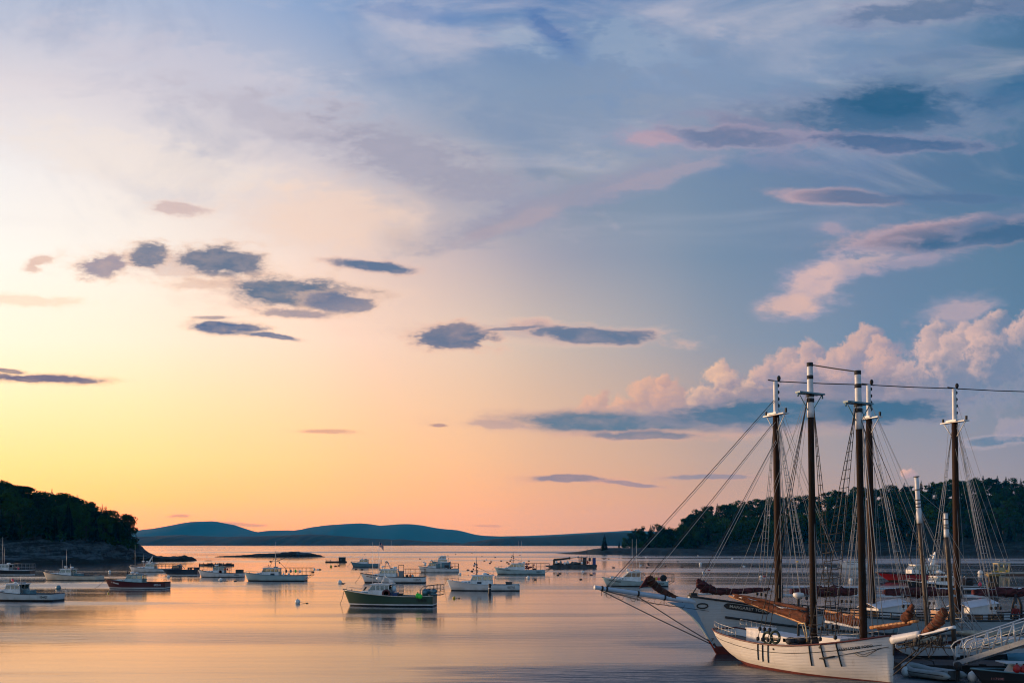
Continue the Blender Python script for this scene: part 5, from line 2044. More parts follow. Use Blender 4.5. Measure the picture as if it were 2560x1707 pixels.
mb.tube([(qx(2200), -1.0, qz(1430) + .55), (qx(2255), -1.0, 2.2)], .025, 5)
mb.build('bow_rail', STEEL, o)
mb = MB()
mb.prism([(qx(2342), -1.3, 1.35), (qx(2356), -1.3, 1.35), (qx(2356), -1.3, qz(1428)), (qx(2342), -1.3, qz(1428))], (0, 2.6, 0))
mb.build('after_house', paint('white'), o)

# ---- dark lobster boat in front of it
b20 = lobster_boat('black hulled lobster boat with a white cabin, in front of the red pilot boat', 2264, 2478, 1477.5, 1449.8, 1463, (2330, 2390, 1440), hull='black', boot='black', bootw=.1, nwin=3, sheerk='white', gl=DARKGLASS, ports=2, back=True,
                   radar=[(2348, 1428, .45)], group=None)
xx, zz = b20['lx'], b20['lz']
mb = MB()
mb.tube([(xx(2355), 0, b20['zr']), (xx(2355), 0, zz(1366))], [.09, .03], 8)
mb.tube([(xx(2355), 0, zz(1415)), (xx(2385), 0, zz(1440))], .06, 6)
mb.tube([(xx(2355), 0, zz(1425)), (xx(2341), 0, zz(1440))], .04, 6)
for py in (1419, 1428):
    mb.tube([(xx(2343), 0, zz(py)), (xx(2367), 0, zz(py))], .05, 5)
mb.build('mast', DARKSTEEL, b20['root'])
mb = MB()
for py in (1444, 1449, 1455, 1461):
    mb.tube([(xx(2395), -1.7, zz(py)), (xx(2470), -1.7, zz(py))], .025, 5)
for px in (2395, 2420, 2446, 2470):
    mb.tube([(xx(px), -1.7, 1.0), (xx(px), -1.7, zz(1443))], .03, 5)
mb.build('stern_rack', DARKSTEEL, b20['root'])
mb = MB()
mb.prism([(xx(2406), -1.2, 1.0), (xx(2424), -1.2, 1.0), (xx(2424), -1.2, zz(1447)), (xx(2419), -1.2, zz(1443.5)), (xx(2408), -1.2, zz(1443.5))], (0, 1.6, 0))
mb.build('engine_casing', paint('black'), b20['root'])
balloon('coral pink float hung on the stern rack of the black boat with white cabin', on_boat(b20, 2436, 1459, -1.9), .30, 'pink')
balloon('mint green float hung on the stern rack of the black boat with white cabin', on_boat(b20, 2442, 1458.5, -1.85), .26, 'greenroof')
c_ = on_boat(b20, 2461, 1458, -1.85)
mb = MB()
mb.lathe((0, 0, 0), [(.36, -.62), (.42, -.5), (.42, -.02), (.44, 0), (.42, .02), (.42, .5), (.36, .62)], 14)
tag(mb.build('plastic_barrel', paint('blue'), None, c_, (0, R(-28), 0)), 'tilted dark blue barrel at the stern of the black lobster boat', 'barrel')

# ---- distant motor yacht behind the rigging
b23 = lobster_boat('small white motor cruiser far off, seen between the masts', 2100, 2168, 1421, 1404.5, 1408, (2112, 2152, 1402), hull='white', boot='black', bootw=.1, nwin=6, houseK='white', cat='motor cruiser', name='motor_cruiser', trunk=False, gl=DARKGLASS, group=None, back=True)

# ---- yellow work platform on the right
P = at_water(2530, 1437)
d_ = P.y
o = thing('work_platform', 'small pale work platform with a yellow trimmed shelter, far right', 'platform', P, 0)


def wx(px):
    return (px - 2530) / F * d_


def wz(py):
    return H + (HZ - py) / F * d_


mb = MB()
mb.prism([(wx(2471), -1.6, wz(1430)), (wx(2476), -1.6, .1), (wx(2506), -1.6, .1), (wx(2508), -1.6, wz(1431))], (0, 3.2, 0))
mb.box((wx(2545), 0, .35), (wx(2585) - wx(2506), 3.4, .75))
mb.build('hull', mat('platform_hull', (.30, .30, .26), .6, 0, .3, 1.0), o)
mb = MB()
mb.box((wx(2545), -1.73, .18), (wx(2585) - wx(2506), .04, .34))
mb.build('rust_band', paint('rust'), o)
mb = MB()
sx0, sx1, szt = wx(2490), wx(2517), wz(1408)
for x in (sx0, lerp(sx0, sx1, .5), sx1):
    for y in (-1.2, 1.0):
        mb.box((x, y, (szt + .7) / 2), (.22, .22, szt - .7))
mb.box(((sx0 + sx1) / 2, -.1, szt), (sx1 - sx0 + .4, 2.8, .25))
mb.box((lerp(sx0, sx1, .25), -1.2, 1.3), ((sx1 - sx0) * .42, .1, 1.1))
mb.build('shelter', mat('shelter_paint', (.42, .36, .20), .5, 0, .25, 2.0), o)
mb = MB()
for a, b in ((2493, 2503), (2508, 2517)):
    for px in (a, b):
        for y in (-1.2, 1.0):
            mb.tube([(wx(px), y, szt), (wx(px), y, wz(1397.5))], .035, 5)
    for z in (wz(1397.5), wz(1402)):
        mb.tube([(wx(a), -1.2, z), (wx(b), -1.2, z)], .035, 5)
        mb.tube([(wx(a), -1.2, z), (wx(a), 1.0, z)], .035, 5)
mb.build('roof_rail', STEEL, o)
mb = MB()
mb.box((wx(2485), -1.4, wz(1427.5)), (wx(2500) - wx(2474), .12, .28))
mb.box((wx(2510.5), -1.3, wz(1427)), (.35, .3, .75))
mb.build('yellow_fender', paint('yellow'), o)
mb = MB()
for i in range(5):
    mb.tube([(wx(2474 + i * 4), -1.5, wz(1429)), (wx(2474 + i * 4), -1.5, wz(1420))], .03, 5)
mb.tube([(wx(2474), -1.5, wz(1420)), (wx(2490), -1.5, wz(1420))], .03, 5)
z0_, z1_ = wz(1424), wz(1414)
for i in range(7):
    xa_, xb_ = wx(2518 + i * 8), wx(2526 + i * 8)
    mb.tube([(xa_, 0, z0_), (xb_, 0, z1_)], .05, 5)
    mb.tube([(xb_, 0, z1_), (xb_, 0, z0_)], .05, 5)
mb.tube([(wx(2518), 0, z1_), (wx(2580), 0, z1_)], .06, 5)
mb.tube([(wx(2518), 0, z0_), (wx(2580), 0, z0_)], .06, 5)
mb.build('lattice_boom', DARKSTEEL, o)
# ---- timber dolphin
P = at_depth(2482, 1472, 150)
o = thing('timber_dolphin', 'weathered cluster of timber piles with a yellow cap, right of the black boat', 'mooring piles', (P.x, P.y, 0), 0)
mb = MB()
for x, y, r in ((-.55, -.2, .24), (-.15, -.4, .25), (.3, -.35, .24), (.62, -.05, .22), (0, .2, .25)):
    mb.tube([(x * 1.1, y * 1.1, -2), (x, y, 3.0)], [r * 1.1, r], 8)
mb.build('pile', mat('old_pile', (.05, .04, .025), .9, 0, .5, 1.5, .5, 5.0), o)
mb = MB()
mb.box((0, -.1, 2.85), (1.75, 1.2, .32))
mb.build('cap', mat('worn_yellow', (.22, .15, .03), .7, 0, .5, 2.0), o)

# ---- mooring balls
MB_PROTO = {}


def mooring_ball(label, px, py, r, k, line=None, band=None, group='mooring balls'):
    p = at_water(px, py)
    o = thing('mooring_ball', label, 'mooring ball', p, 0, group)
    mb = MB()
    mb.ball((0, 0, r * .62), r, 16, 12)
    mb.build('float_body', paint(k), o)
    mb = MB()
    mb.tube([(0, 0, r * 1.55), (0, 0, r * 1.78)], .03, 6)
    mb.lathe((0, 0, r * 1.78), [(.03, -.03), (.09, 0), (.03, .03)], 8)
    mb.build('eye', STEEL, o)
    if band:
        mb = MB()
        mb.lathe((0, 0, r * .62), [(r * 1.005, -.1 * r), (r * 1.02, 0), (r * 1.005, .1 * r)], 16)
        mb.build('band', paint(band), o)
    if line:
        mb = MB()
        mb.tube([(0, -r * .4, r * 1.3), (line * .5, -r * .6, r * .5), (line, -.1, .03), (line + .3, -.1, .02)], .018, 5)
        mb.ball((line + .4, -.1, .03), (.18, .07, .07), 8, 6)
        mb.build('pennant', ROPE, o)
    return o


mooring_ball('white mooring ball in the open water left of the green boat, nearest the camera', 744, 1507.5, .33, 'buoywhite', .8)
mooring_ball('white mooring ball above the empty water left of the white boat 1132676', 849.5, 1458, .40, 'buoywhite', .5)
mooring_ball('white mooring ball below the bow of the green roofed boat', 551.5, 1452, .38, 'buoywhite', .9)
mooring_ball('white mooring ball just below the navy work launch', 421, 1443.5, .34, 'buoywhite')
mooring_ball('white mooring ball between the cream boat and the white boat with long rack', 274, 1430, .34, 'buoywhite')
mooring_ball('blue grey mooring ball between the cream boat and boat 1154427', 146, 1471.5, .40, 'teal', .8)
mooring_ball('white mooring ball right of the boom boat, beside its rack', 786, 1424, .32, 'buoywhite', .7)
mooring_ball('olive green can buoy below the raft with the shed', 827.5, 1417, .38, 'lime' if False else 'yellow')
mooring_ball('white mooring ball above the bow of boat 1237762 trailing a red pole', 1150, 1436.5, .34, 'buoywhite', 1.6)
mooring_ball('white mooring ball below the pale blue green boat', 1320.5, 1446, .36, 'buoywhite')
mooring_ball('white mooring ball behind the bow of the open sided boat', 1063, 1412, .38, 'buoywhite')
mooring_ball('big white mooring ball with a dark side, beneath the right island', 1751, 1411, .50, 'buoywhite')
mooring_ball('white mooring ball with a dark band, above the furled jib of the far schooner', 1758, 1433, .32, 'buoywhite', None, 'dgrey')
mooring_ball('small white mooring ball beside the far schooner foremast shrouds', 1902, 1443, .30, 'buoywhite')
mooring_ball('yellow mooring ball between the first two masts', 1994, 1405, .40, 'yellow')
mooring_ball('white mooring ball between the masts, below the white cruiser', 2066, 1421, .36, 'buoywhite')
mooring_ball('large white mooring ball left of the near schooner foremast', 2127, 1453, .42, 'buoywhite')
mooring_ball('white mooring ball with a flat cap, above the tilted blue barrel', 2451, 1435, .62, 'buoywhite')
mooring_ball('tiny white mooring ball near the shore of the right island, left', 1831, 1397, .42, 'buoywhite')
mooring_ball('round white mooring ball floating right of the second white masthead, by the dark schooner', 2340, 1527, .26, 'buoywhite')
mooring_ball('lime yellow float in front of the bow of boat 1237762', 1135, 1495.5, .20, 'yellow', .3)
mooring_ball('lime yellow float just below the dark red boat', 271, 1483.5, .14, 'yellow', .3)
# ---- spar buoy in front of 1237762
P = at_water(1224, 1484.5)
o = thing('spar_buoy', 'leaning black spar buoy in front of boat 1237762', 'spar buoy', P, 0)
o.rotation_euler = (0, R(2), 0)
mb = MB()
mb.lathe((0, 0, 0), [(.26, -.5), (.27, .15), (.20, .35), (.18, 1.15), (.23, 1.3), (.22, 1.5), (.10, 1.56)], 12)
mb.build('float_body', paint('black'), o)
mb = MB()
mb.lathe((0, 0, 0), [(.185, .62), (.19, .64), (.187, .92), (.182, .94)], 12)
mb.build('white_band', paint('buoywhite'), o)

# ---- small lobster buoys scattered over the bay
rb_ = random.Random(77)
proto = {}
spots = [(951, 1423.5), (890, 1423), (912, 1386), (930, 1381), (875, 1391), (905, 1424), (1238, 1393), (1253, 1402), (1228, 1404), (1211, 1402), (1188, 1411), (1170, 1425), (1272, 1409), (1300, 1388), (1268, 1406), (1050, 1397), (1059, 1405), (1139, 1385.5), (1392, 1423), (1406, 1423), (1399, 1434), (1395, 1438), (1457, 1429), (1478, 1437), (1452, 1448.5), (1510, 1397), (1522, 1397), (1603, 1391), (1615, 1393), (1640, 1391), (1666, 1385), (1694, 1404), (1664, 1415), (1620, 1409), (1601, 1413), (1618, 1419), (1622, 1412), (1534, 1419), (1705, 1418), (1714, 1388), (1860, 1415.5), (1772, 1426), (1882, 1415), (1912, 1441.5), (1838, 1397), (1849, 1397), (1745, 1389), (1120, 1389), (1085, 1376), (1010, 1379), (1180, 1383), (782, 1430), (795, 1424), (800, 1424), (857, 1459), (588, 1453), (847, 1414), (839, 1415), (466, 1381), (1072, 1473), (1338, 1449), (1205, 1391), (1322, 1402), (1225, 1408), (1216, 1399)]
for i, (px, py) in enumerate(spots):
    p = at_water(px, py)
    k = ('black', 'dgrey', 'rust', 'black', 'white', 'black')[i % 6]
    if px in (1772, 1912):
        k = 'red'
    if k not in proto:
        mb = MB()
        mb.ball((0, 0, .10), (.42, .20, .17), 9, 6)
        mb.tube([(-.1, 0, .2), (-.35, 0, .55)], .03, 5)
        o = mb.build('lobster_buoy', paint(k))
        proto[k] = o
    else:
        o = proto[k].copy()
        COL.objects.link(o)
    o.location = p
    o.scale = (max(.55, min(1.15, p.y / 260)),) * 3
    o.rotation_euler = (0, 0, rb_.uniform(-.4, .4))
    nm = {'black': 'tiny black', 'dgrey': 'tiny dark grey', 'rust': 'tiny rust brown', 'white': 'tiny white', 'red': 'tiny red'}[k]
    tag(o, nm + ' lobster buoy with a short stick, floating in the bay', 'lobster buoy', nm + ' lobster buoys')


# ================================================================== the schooners
class Loft:
    """sailing hull in its own frame: +x towards the bow, z = 0 at the water"""
    def __init__(s, s0, s1, breadth, sheer, bottom, full, boot):
        s.s0, s.s1, s.bt, s.st, s.zt, s.et, s.boot = s0, s1, breadth, sheer, bottom, full, boot

    def zd(s, x):
        return smoothtab(s.st, x)

    def zb(s, x):
        return smoothtab(s.zt, x)

    def y(s, x, z):
        a, b = s.zb(x), s.zd(x)
        f = max(0.0, min(1.0, (z - a) / (b - a)))
        return smoothtab(s.bt, x) * f ** smoothtab(s.et, x)

    def mesh(s, n=44, kk=9, rake=None):
        mb = MB()
        rk = rake or (lambda x, z: 0)
        rows = []
        for i in range(n + 1):
            u = i / n
            x = lerp(s.s0, s.s1, u + .06 * math.sin(2 * math.pi * u) * 0)
            a, b, bt = s.zb(x), s.zd(x), s.boot(x)
            lv = [lerp(a, max(a, bt), k / 4) for k in range(5)]
            lo = max(a, bt)
            lv += [lerp(lo, b, k / kk) for k in range(1, kk + 1)]
            rows.append((x, lv))
        m = len(rows[0][1])
        for side in (-1, 1):
            for (x, la), (x2, lb) in zip(rows, rows[1:]):
                for j in range(m - 1):
                    q = [(x + rk(x, la[j]), side * s.y(x, la[j]), la[j]), (x2 + rk(x2, lb[j]), side * s.y(x2, lb[j]), lb[j]), (x2 + rk(x2, lb[j + 1]), side * s.y(x2, lb[j + 1]), lb[j + 1]), (x + rk(x, la[j + 1]), side * s.y(x, la[j + 1]), la[j + 1])]
                    mb.add(q, [(0, 1, 2, 3)], 0 if j < 4 else 1, True)
        for (x, lv) in (rows[0], rows[-1]):
            for j in range(m - 1):
                mb.add([(x + rk(x, lv[j]), -s.y(x, lv[j]), lv[j]), (x + rk(x, lv[j]), s.y(x, lv[j]), lv[j]), (x + rk(x, lv[j + 1]), s.y(x, lv[j + 1]), lv[j + 1]), (x + rk(x, lv[j + 1]), -s.y(x, lv[j + 1]), lv[j + 1])], [(0, 1, 2, 3)], 0 if j < 4 else 1, False)
        weld(mb)
        return mb

    def line(s, side, dz, off, x0, x1, n=30, rake=None):
        rk = rake or (lambda x, z: 0)
        out = []
        for i in range(n + 1):
            x = lerp(x0, x1, i / n)
            z = s.zd(x) + dz
            out.append((x + rk(x, z), side * (s.y(x, min(z, s.zd(x))) + off), z))
        return out

    def deck(s, drop, x0, x1, n=24):
        mb = MB()
        for i in range(n):
            a, b = lerp(x0, x1, i / n), lerp(x0, x1, (i + 1) / n)
            za, zb = s.zd(a) - drop, s.zd(b) - drop
            mb.add([(a, -s.y(a, za) + .03, za), (b, -s.y(b, zb) + .03, zb), (b, s.y(b, zb) - .03, zb), (a, s.y(a, za) - .03, za)], [(0, 1, 2, 3)])
        return mb


def smoothtab(tab, x):
    """smooth interpolation through a table"""
    if x <= tab[0][0]:
        return tab[0][1]
    if x >= tab[-1][0]:
        return tab[-1][1]
    for i in range(len(tab) - 1):
        x0, y0 = tab[i]
        x1, y1 = tab[i + 1]
        if x <= x1:
            def sl(k):
                if k <= 0 or k >= len(tab) - 1:
                    j = 0 if k <= 0 else len(tab) - 2
                    return (tab[j + 1][1] - tab[j][1]) / (tab[j + 1][0] - tab[j][0])
                return (tab[k + 1][1] - tab[k - 1][1]) / (tab[k + 1][0] - tab[k - 1][0])
            h = x1 - x0
            t = (x - x0) / h
            m0, m1 = sl(i) * h, sl(i + 1) * h
            return (2 * t ** 3 - 3 * t * t + 1) * y0 + (t ** 3 - 2 * t * t + t) * m0 + (-2 * t ** 3 + 3 * t * t) * y1 + (t ** 3 - t * t) * m1


class Ship:
    def __init__(s, O, h, name, label, cat, group=None):
        h = Vector((h[0], h[1])).normalized()
        s.O, s.h = Vector((O[0], O[1])), h
        s.n = Vector((-h.y, h.x))
        s.root = thing(name, label, cat, (O[0], O[1], 0), math.atan2(h.y, h.x), group)

    def at(s, px, py, yo=0.0):
        """point of the ship's fore-and-aft plane (yo metres to port) seen at a spot of the photograph"""
        d = Vector(((px - 1280) / F, 1.0))
        t = (yo + s.O.dot(s.n)) / d.dot(s.n)
        p = d * t - s.O
        return Vector((p.dot(s.h), yo, H + (HZ - py) / F * t))

    def world(s, v):
        q = s.O + s.h * v[0] + s.n * v[1]
        return Vector((q.x, q.y, v[2]))


CANVAS_O = mat('tan_canvas', (.120, .045, .025), .85, 0, .6, 2.2, .6, 5.0, .15, (1, 1, 3), dark=(.07, .028, .018))
CANVAS_M = mat('maroon_canvas', (.105, .032, .034), .9, 0, .5, 1.8, .7, 5.0, .12, (1, 1, 3), dark=(.028, .012, .014))
MASTWOOD = mat('varnished_mast', (.034, .014, .007), .7, 0, .45, 1.2, .05, 6.0, .15, (6, 6, .5), dark=(.012, .007, .005))
SPARWOOD = mat('golden_spar', (.46, .22, .08), .4, 0, .35, 2.0, .03, 6.0, .4)
SPARWHITE = mat('white_spar', (.62, .64, .66), .45, 0, .18, 1.2, .1, 8.0)
HULLWHITE = mat('schooner_white', (.66, .64, .60), .5, 0, .10, .9, .25, 2.0, .4, (1, 1, 6))


def planked(name, rgb, seam):
    m = bpy.data.materials.new(name)
    m.use_nodes = True
    t = m.node_tree
    t.nodes.clear()
    g = NG(t)
    out = g.n('ShaderNodeOutputMaterial')
    b = g.n('ShaderNodeBsdfPrincipled')
    t.links.new(b.outputs[0], out.inputs[0])
    b.inputs['Roughness'].default_value = .5
    co = g.n('ShaderNodeTexCoord').outputs['Object']
    sp = g.n('ShaderNodeSeparateXYZ')
    t.links.new(co, sp.inputs[0])
    # plank seams follow the sheer
    zz = g.m('MULTIPLY_ADD', g.m('MULTIPLY', sp.outputs[0], sp.outputs[0]), -.006, sp.outputs[2])
    fr = g.m('FRACT', g.m('DIVIDE', zz, .17))
    line = g.step(g.m('ABSOLUTE', g.m('SUBTRACT', fr, .5)), .40, .5)
    st = g.noise(g.v('MULTIPLY', co, (2.2, 2.2, .35)), 1.0, 5, .7)
    bl = g.noise(co, .7, 4, .6)
    c = g.mix(g.step(bl, .35, .7, 0, .5), rgb + (1,), tuple(v * .86 for v in rgb) + (1,))
    c = g.mix(g.m('MULTIPLY', line, seam), c, (.26, .24, .21, 1))
    c = g.mix(g.step(st, .58, .78, 0, .40), c, (.34, .26, .18, 1))
    low = g.step(sp.outputs[2], .75, .25)
    c = g.mix(g.m('MULTIPLY', low, g.m('MULTIPLY', bl, .55)), c, (.22, .20, .15, 1))
    t.links.new(c, b.inputs['Base Color'])
    bn = g.n('ShaderNodeBump')
    bn.inputs['Strength'].default_value = .5
    bn.inputs['Distance'].default_value = .02
    t.links.new(g.m('SUBTRACT', g.m('MULTIPLY', bl, .8), line), bn.inputs['Height'])
    t.links.new(bn.outputs[0], b.inputs['Normal'])
    MATS[name] = m
    return m


HULLWHITE = planked('schooner_white_planks', (.70, .68, .64), .18)
HULLGREY = planked('schooner_grey_planks', (.40, .46, .49), .12)
HULLGREY_ = mat('schooner_grey_white', (.50, .56, .57), .5, 0, .10, .7, .15, 2.0, .4, (1, 1, 4))
REDOX = mat('red_bottom_paint', (.12, .018, .012), .6, 0, .3, 1.5)
CAPRED = mat('red_cap_rail', (.10, .018, .014), .5, 0, .2, 2.0)
TAR = mat('tarred_rigging', (.016, .017, .019), .75)
WIRE = mat('pale_rigging', (.30, .32, .34), .6)
KNEE = mat('blue_grey_paint', (.17, .30, .42), .5, 0, .08, .8)
DECKW = mat('deck_planks', (.17, .14, .11), .75, 0, .35, 1.0, .2, 4.0, .2, (1, 14, 1))
CABIN = mat('cabin_white', (.66, .66, .66), .45, 0, .1, 1.5)
LETTER = mat('pale_lettering', (.42, .40, .34), .6)
BOARD = mat('black_board', (.012, .013, .015), .45)


def lump(root, pts, rad, m, name='furled_sail', seed=0, n=12, sub=8, ties=True, amp=.24, squash=1.0):
    """a sail furled along a spar: lumpy, folded roll with gaskets"""
    p = [Vector(q) for q in pts]
    fine, rr = [], []
    for i in range(len(p) - 1):
        for k in range(sub):
            t = k / sub
            fine.append(p[i].lerp(p[i + 1], t))
            rr.append(lerp(rad[i], rad[i + 1], t))
    fine.append(p[-1])
    rr.append(rad[-1])
    mb = MB()
    vs, fs = [], []
    L = len(fine)
    for i, q in enumerate(fine):
        d = (fine[min(i + 1, L - 1)] - fine[max(i - 1, 0)]).normalized()
        up = Vector((0, 0, 1)) if abs(d.z) < .9 else Vector((1, 0, 0))
        e1 = d.cross(up).normalized()
        e2 = e1.cross(d).normalized()
        for k in range(n):
            a = 2 * math.pi * k / n
            nz = noise.noise(Vector((i * .55 + seed, math.cos(a) * 1.3, math.sin(a) * 1.3 + seed)))
            nz += .9 * noise.noise(Vector((i * .14 + seed, math.cos(a) * 3.2, math.sin(a) * 3.2)))
            pin = .95 if (ties and i % 5 == 0) else 1.0
            r = rr[i] * (1 + amp * nz * 2) * pin
            vs.append(q + e1 * math.cos(a) * r * squash + e2 * math.sin(a) * r)
    for i in range(L - 1):
        for k in range(n):
            k2 = (k + 1) % n
            fs.append((i * n + k, i * n + k2, (i + 1) * n + k2, (i + 1) * n + k))
    fs.append(list(range(n - 1, -1, -1)))
    fs.append(list(range((L - 1) * n, L * n)))
    mb.add(vs, fs, 0, True)
    o = mb.build(name, m, root)
    if ties:
        for i in range(5, L - 1, 5):
            mb = MB()
            d = (fine[min(i + 1, L - 1)] - fine[i - 1]).normalized() * .03
            mb.tube([fine[i] - d * .6, fine[i] + d * .6], rr[i] * 1.03, 10, caps=False)
            mb.build('gasket', ROPE, o)
    return o


def ladder(root, foot, head, m, steps=16, name='shrouds', r=.022, zmin=None, sag=.05, rat=True):
    """shrouds of one side with the ratlines tied across them"""
    mb = MB()
    for f in foot:
        mb.tube([f, head], r, 5)
    h = Vector(head)
    if rat:
        for k in range(1, steps):
            t = k / (steps + 1.0)
            row = [Vector(f).lerp(h, t) for f in foot]
            pts = []
            for a, b in zip(row, row[1:]):
                pts += [a, a.lerp(b, .5) + Vector((0, 0, -sag * (1 - t))), ]
            pts.append(row[-1])
            mb.tube(pts, r * .85, 4)
    o = mb.build(name, m, root)
    for f in foot:
        mb = MB()
        q = Vector(f)
        d = (h - q).normalized()
        mb.tube([q + d * .1, q + d * .8], .02, 5)
        mb.lathe(q + d * .15, [(.03, -.12), (.10, -.08), (.10, .08), (.03, .12)], 8)
        mb.lathe(q + d * .75, [(.03, -.12), (.10, -.08), (.10, .08), (.03, .12)], 8)
        mb.build('deadeye', TAR, o)
    return o


def pole(root, a, b, r0, r1, m, name, n=12, rings=None):
    mb = MB()
    a, b = Vector(a), Vector(b)
    k = 8
    mb.tube([a.lerp(b, i / k) for i in range(k + 1)], [lerp(r0, r1, i / k) for i in range(k + 1)], n)
    return mb.build(name, m, root)


def lines(root, segs, m, name, r=.018):
    mb = MB()
    for a, b in segs:
        a, b = Vector(a), Vector(b)
        mid = a.lerp(b, .5)
        mid.z -= (a - b).length * .004
        mb.tube([a, mid, b], r, 4, caps=False)
    return mb.build(name, m, root)


# ------------------------------------------------------------------ near white schooner, bow to the right
A = Ship((14.8, 64.0), (.5222, -.8528), 'schooner', 'white two-masted schooner with tan furled sails, nearest, its bow to the right', 'schooner')
ra = A.root
near = Loft(-2.2, 10.75,
            [(-2.2, 1.0), (-1.4, 1.40), (0, 1.66), (2.5, 1.98), (5, 2.06), (7, 1.86), (8.6, 1.36), (9.8, .78), (10.75, .06)],
            [(-2.2, 2.02), (-1, 1.84), (1, 1.64), (3, 1.56), (5, 1.62), (7, 1.84), (9, 2.18), (10.75, 2.56)],
            [(-2.2, 1.05), (-1.4, .48), (-.6, .10), (.2, -.22), (1.2, -.75), (2.5, -1.0), (8, -1.0), (9.8, -.85), (10.75, -.6)],
            [(-2.2, .50), (-1, .56), (.5, .52), (2.5, .40), (5, .34), (7, .42), (8.8, .62), (10, .85), (10.75, 1.0)],
            lambda x: interp([(-2.2, .24), (0, .24), (6, .12), (10.75, .04)], x))
near.mesh().build('hull', [REDOX, HULLWHITE], ra)
mb = MB()
for s in (-1, 1):
    mb.tube(near.line(s, .02, .02, -2.18, 10.7), .055, 6)
mb.tube([(-2.2, -near.y(-2.2, 2.02), 2.04), (-2.2, near.y(-2.2, 2.02), 2.04)], .055, 6)
mb.build('cap_rail', CAPRED, ra)
mb = MB()
for s in (-1, 1):
    mb.tube(near.line(s, -.42, .006, -2.0, 10.3), .018, 5)
mb.build('cove_line', TAR, ra)
near.deck(.42, -2.1, 10.5).build('deck', DECKW, ra)


def strap(x, zlo, dx):
    pts = []
    for k in range(7):
        t = k / 6
        z = lerp(near.zd(x) + .05, zlo, t)
        xx_ = x + dx * t
        pts.append((xx_, -near.y(xx_, min(z, near.zd(xx_))) - .03, z))
    return pts


ft1, ft2 = [], []
for px, lo in ((1897, .55), (1909.5, .50), (1924, .48)):
    q = A.at(px, 1603, -1.95)
    mb = MB()
    mb.tube(strap(q.x, lo, -.36), .035, 5)
    mb.build('chainplate', TAR, ra)
    ft1.append((q.x, -near.y(q.x, near.zd(q.x)) - .06, near.zd(q.x) + .15))
for px, lo, dx in ((2022, .62, -.10), (2046, .62, .04), (2076, .72, .06)):
    q = A.at(px, 1606, -1.95)
    mb = MB()
    mb.tube(strap(q.x, lo, dx), .042, 5)
    mb.build('chainplate', TAR, ra)
    ft2.append((q.x, -near.y(q.x, near.zd(q.x)) - .06, near.zd(q.x) + .15))


def near_mast(pxb, pyb, pxt, pyt, band, cross, label):
    b = A.at(pxb, pyb)
    b.z = 1.0
    t = A.at(pxt, pyt)
    jt = A.at(lerp(pxt, pxb, (band - pyt) / (pyb - pyt)), band)
    m = pole(ra, b, jt, .215, .175, mat('dark_mast_paint', (.008, .007, .006), .75, 0, .5, 1.2, .05, 6.0, .12, (6, 6, .4), dark=(.030, .014, .008)), 'mast')
    pole(ra, jt - (t - b).normalized() * .6, t, .20, .165, SPARWHITE, 'masthead')
    ck = A.at(lerp(pxt, pxb, (cross - pyt) / (pyb - pyt)), cross)
    mb = MB()
    mb.box((ck.x, 0, ck.z), (.36, 2.1, .09))
    mb.box((ck.x - .25, 0, ck.z - .03), (.10, 1.7, .07))
    mb.box((ck.x + .25, 0, ck.z - .03), (.10, 1.7, .07))
    for s in (-1, 1):
        mb.tube([(ck.x, s * 1.0, ck.z), (ck.x, s * .18, ck.z - 1.0)], .03, 5)
        mb.tube([(ck.x, s * 1.0, ck.z), (ck.x, s * 1.02, ck.z - .25)], .05, 5)
    mb.build('crosstrees', paint('teal'), ra)
    d = (t - b).normalized()
    for f, r_ in ((0.0, .185), (.42, .19), (1.0, .225), (1.18, .225)):
        q = t - d * (f * (t - ck).length + .10)
        mb = MB()
        mb.tube([q - d * .11, q + d * .11], r_, 12)
        mb.build('iron_band', TAR, ra)
    return b, t, ck


m1b, m1t, m1c = near_mast(2036, 1590, 2024.5, 907, 1018, 983, 'main')
m2b, m2t, m2c = near_mast(2160, 1590, 2144, 927, 1046, 1007, 'fore')
ladder(ra, ft1, m1c + Vector((0, -.2, -.2)), TAR, 22, rat=False)
ladder(ra, ft2, m2c + Vector((0, -.2, -.2)), TAR, 25)
ladder(ra, [(x, 2.0, 1.8) for x in (4.5, 4.95, 5.4)], m1c + Vector((0, .2, -.2)), TAR, 24)
ladder(ra, [(x, 1.8, 2.0) for x in (8.0, 8.4, 8.8)], m2c + Vector((0, .2, -.2)), WIRE, 20, rat=False)
lines(ra, [(m1t + Vector((0, 0, -.1)), m2t + Vector((0, 0, -.05)))], TAR, 'spring_stay', .035)
# booms, gaffs and the furled mainsail
tip = A.at(1823, 1489)
boom0 = A.at(2029, 1564)
gaff0 = A.at(2034, 1540)
pole(ra, boom0, tip, .085, .07, SPARWOOD, 'main_boom', 10)
pole(ra, gaff0, tip.lerp(gaff0, .06) + Vector((0, 0, .10)), .075, .06, SPARWHITE, 'main_gaff', 10)
pts = [tip.lerp((boom0 + gaff0) / 2, f) + Vector((0, 0, .06)) for f in (.07, .25, .5, .75, .97)]
lump(ra, pts, [.10, .16, .24, .30, .34], CANVAS_O, seed=1.5, squash=.8)
lump(ra, [q + Vector((0, -.14, .16 + .10 * i)) for i, q in enumerate(pts)], [.05, .07, .09, .10, .10], CANVAS_O, seed=6.5, ties=False, amp=.15)
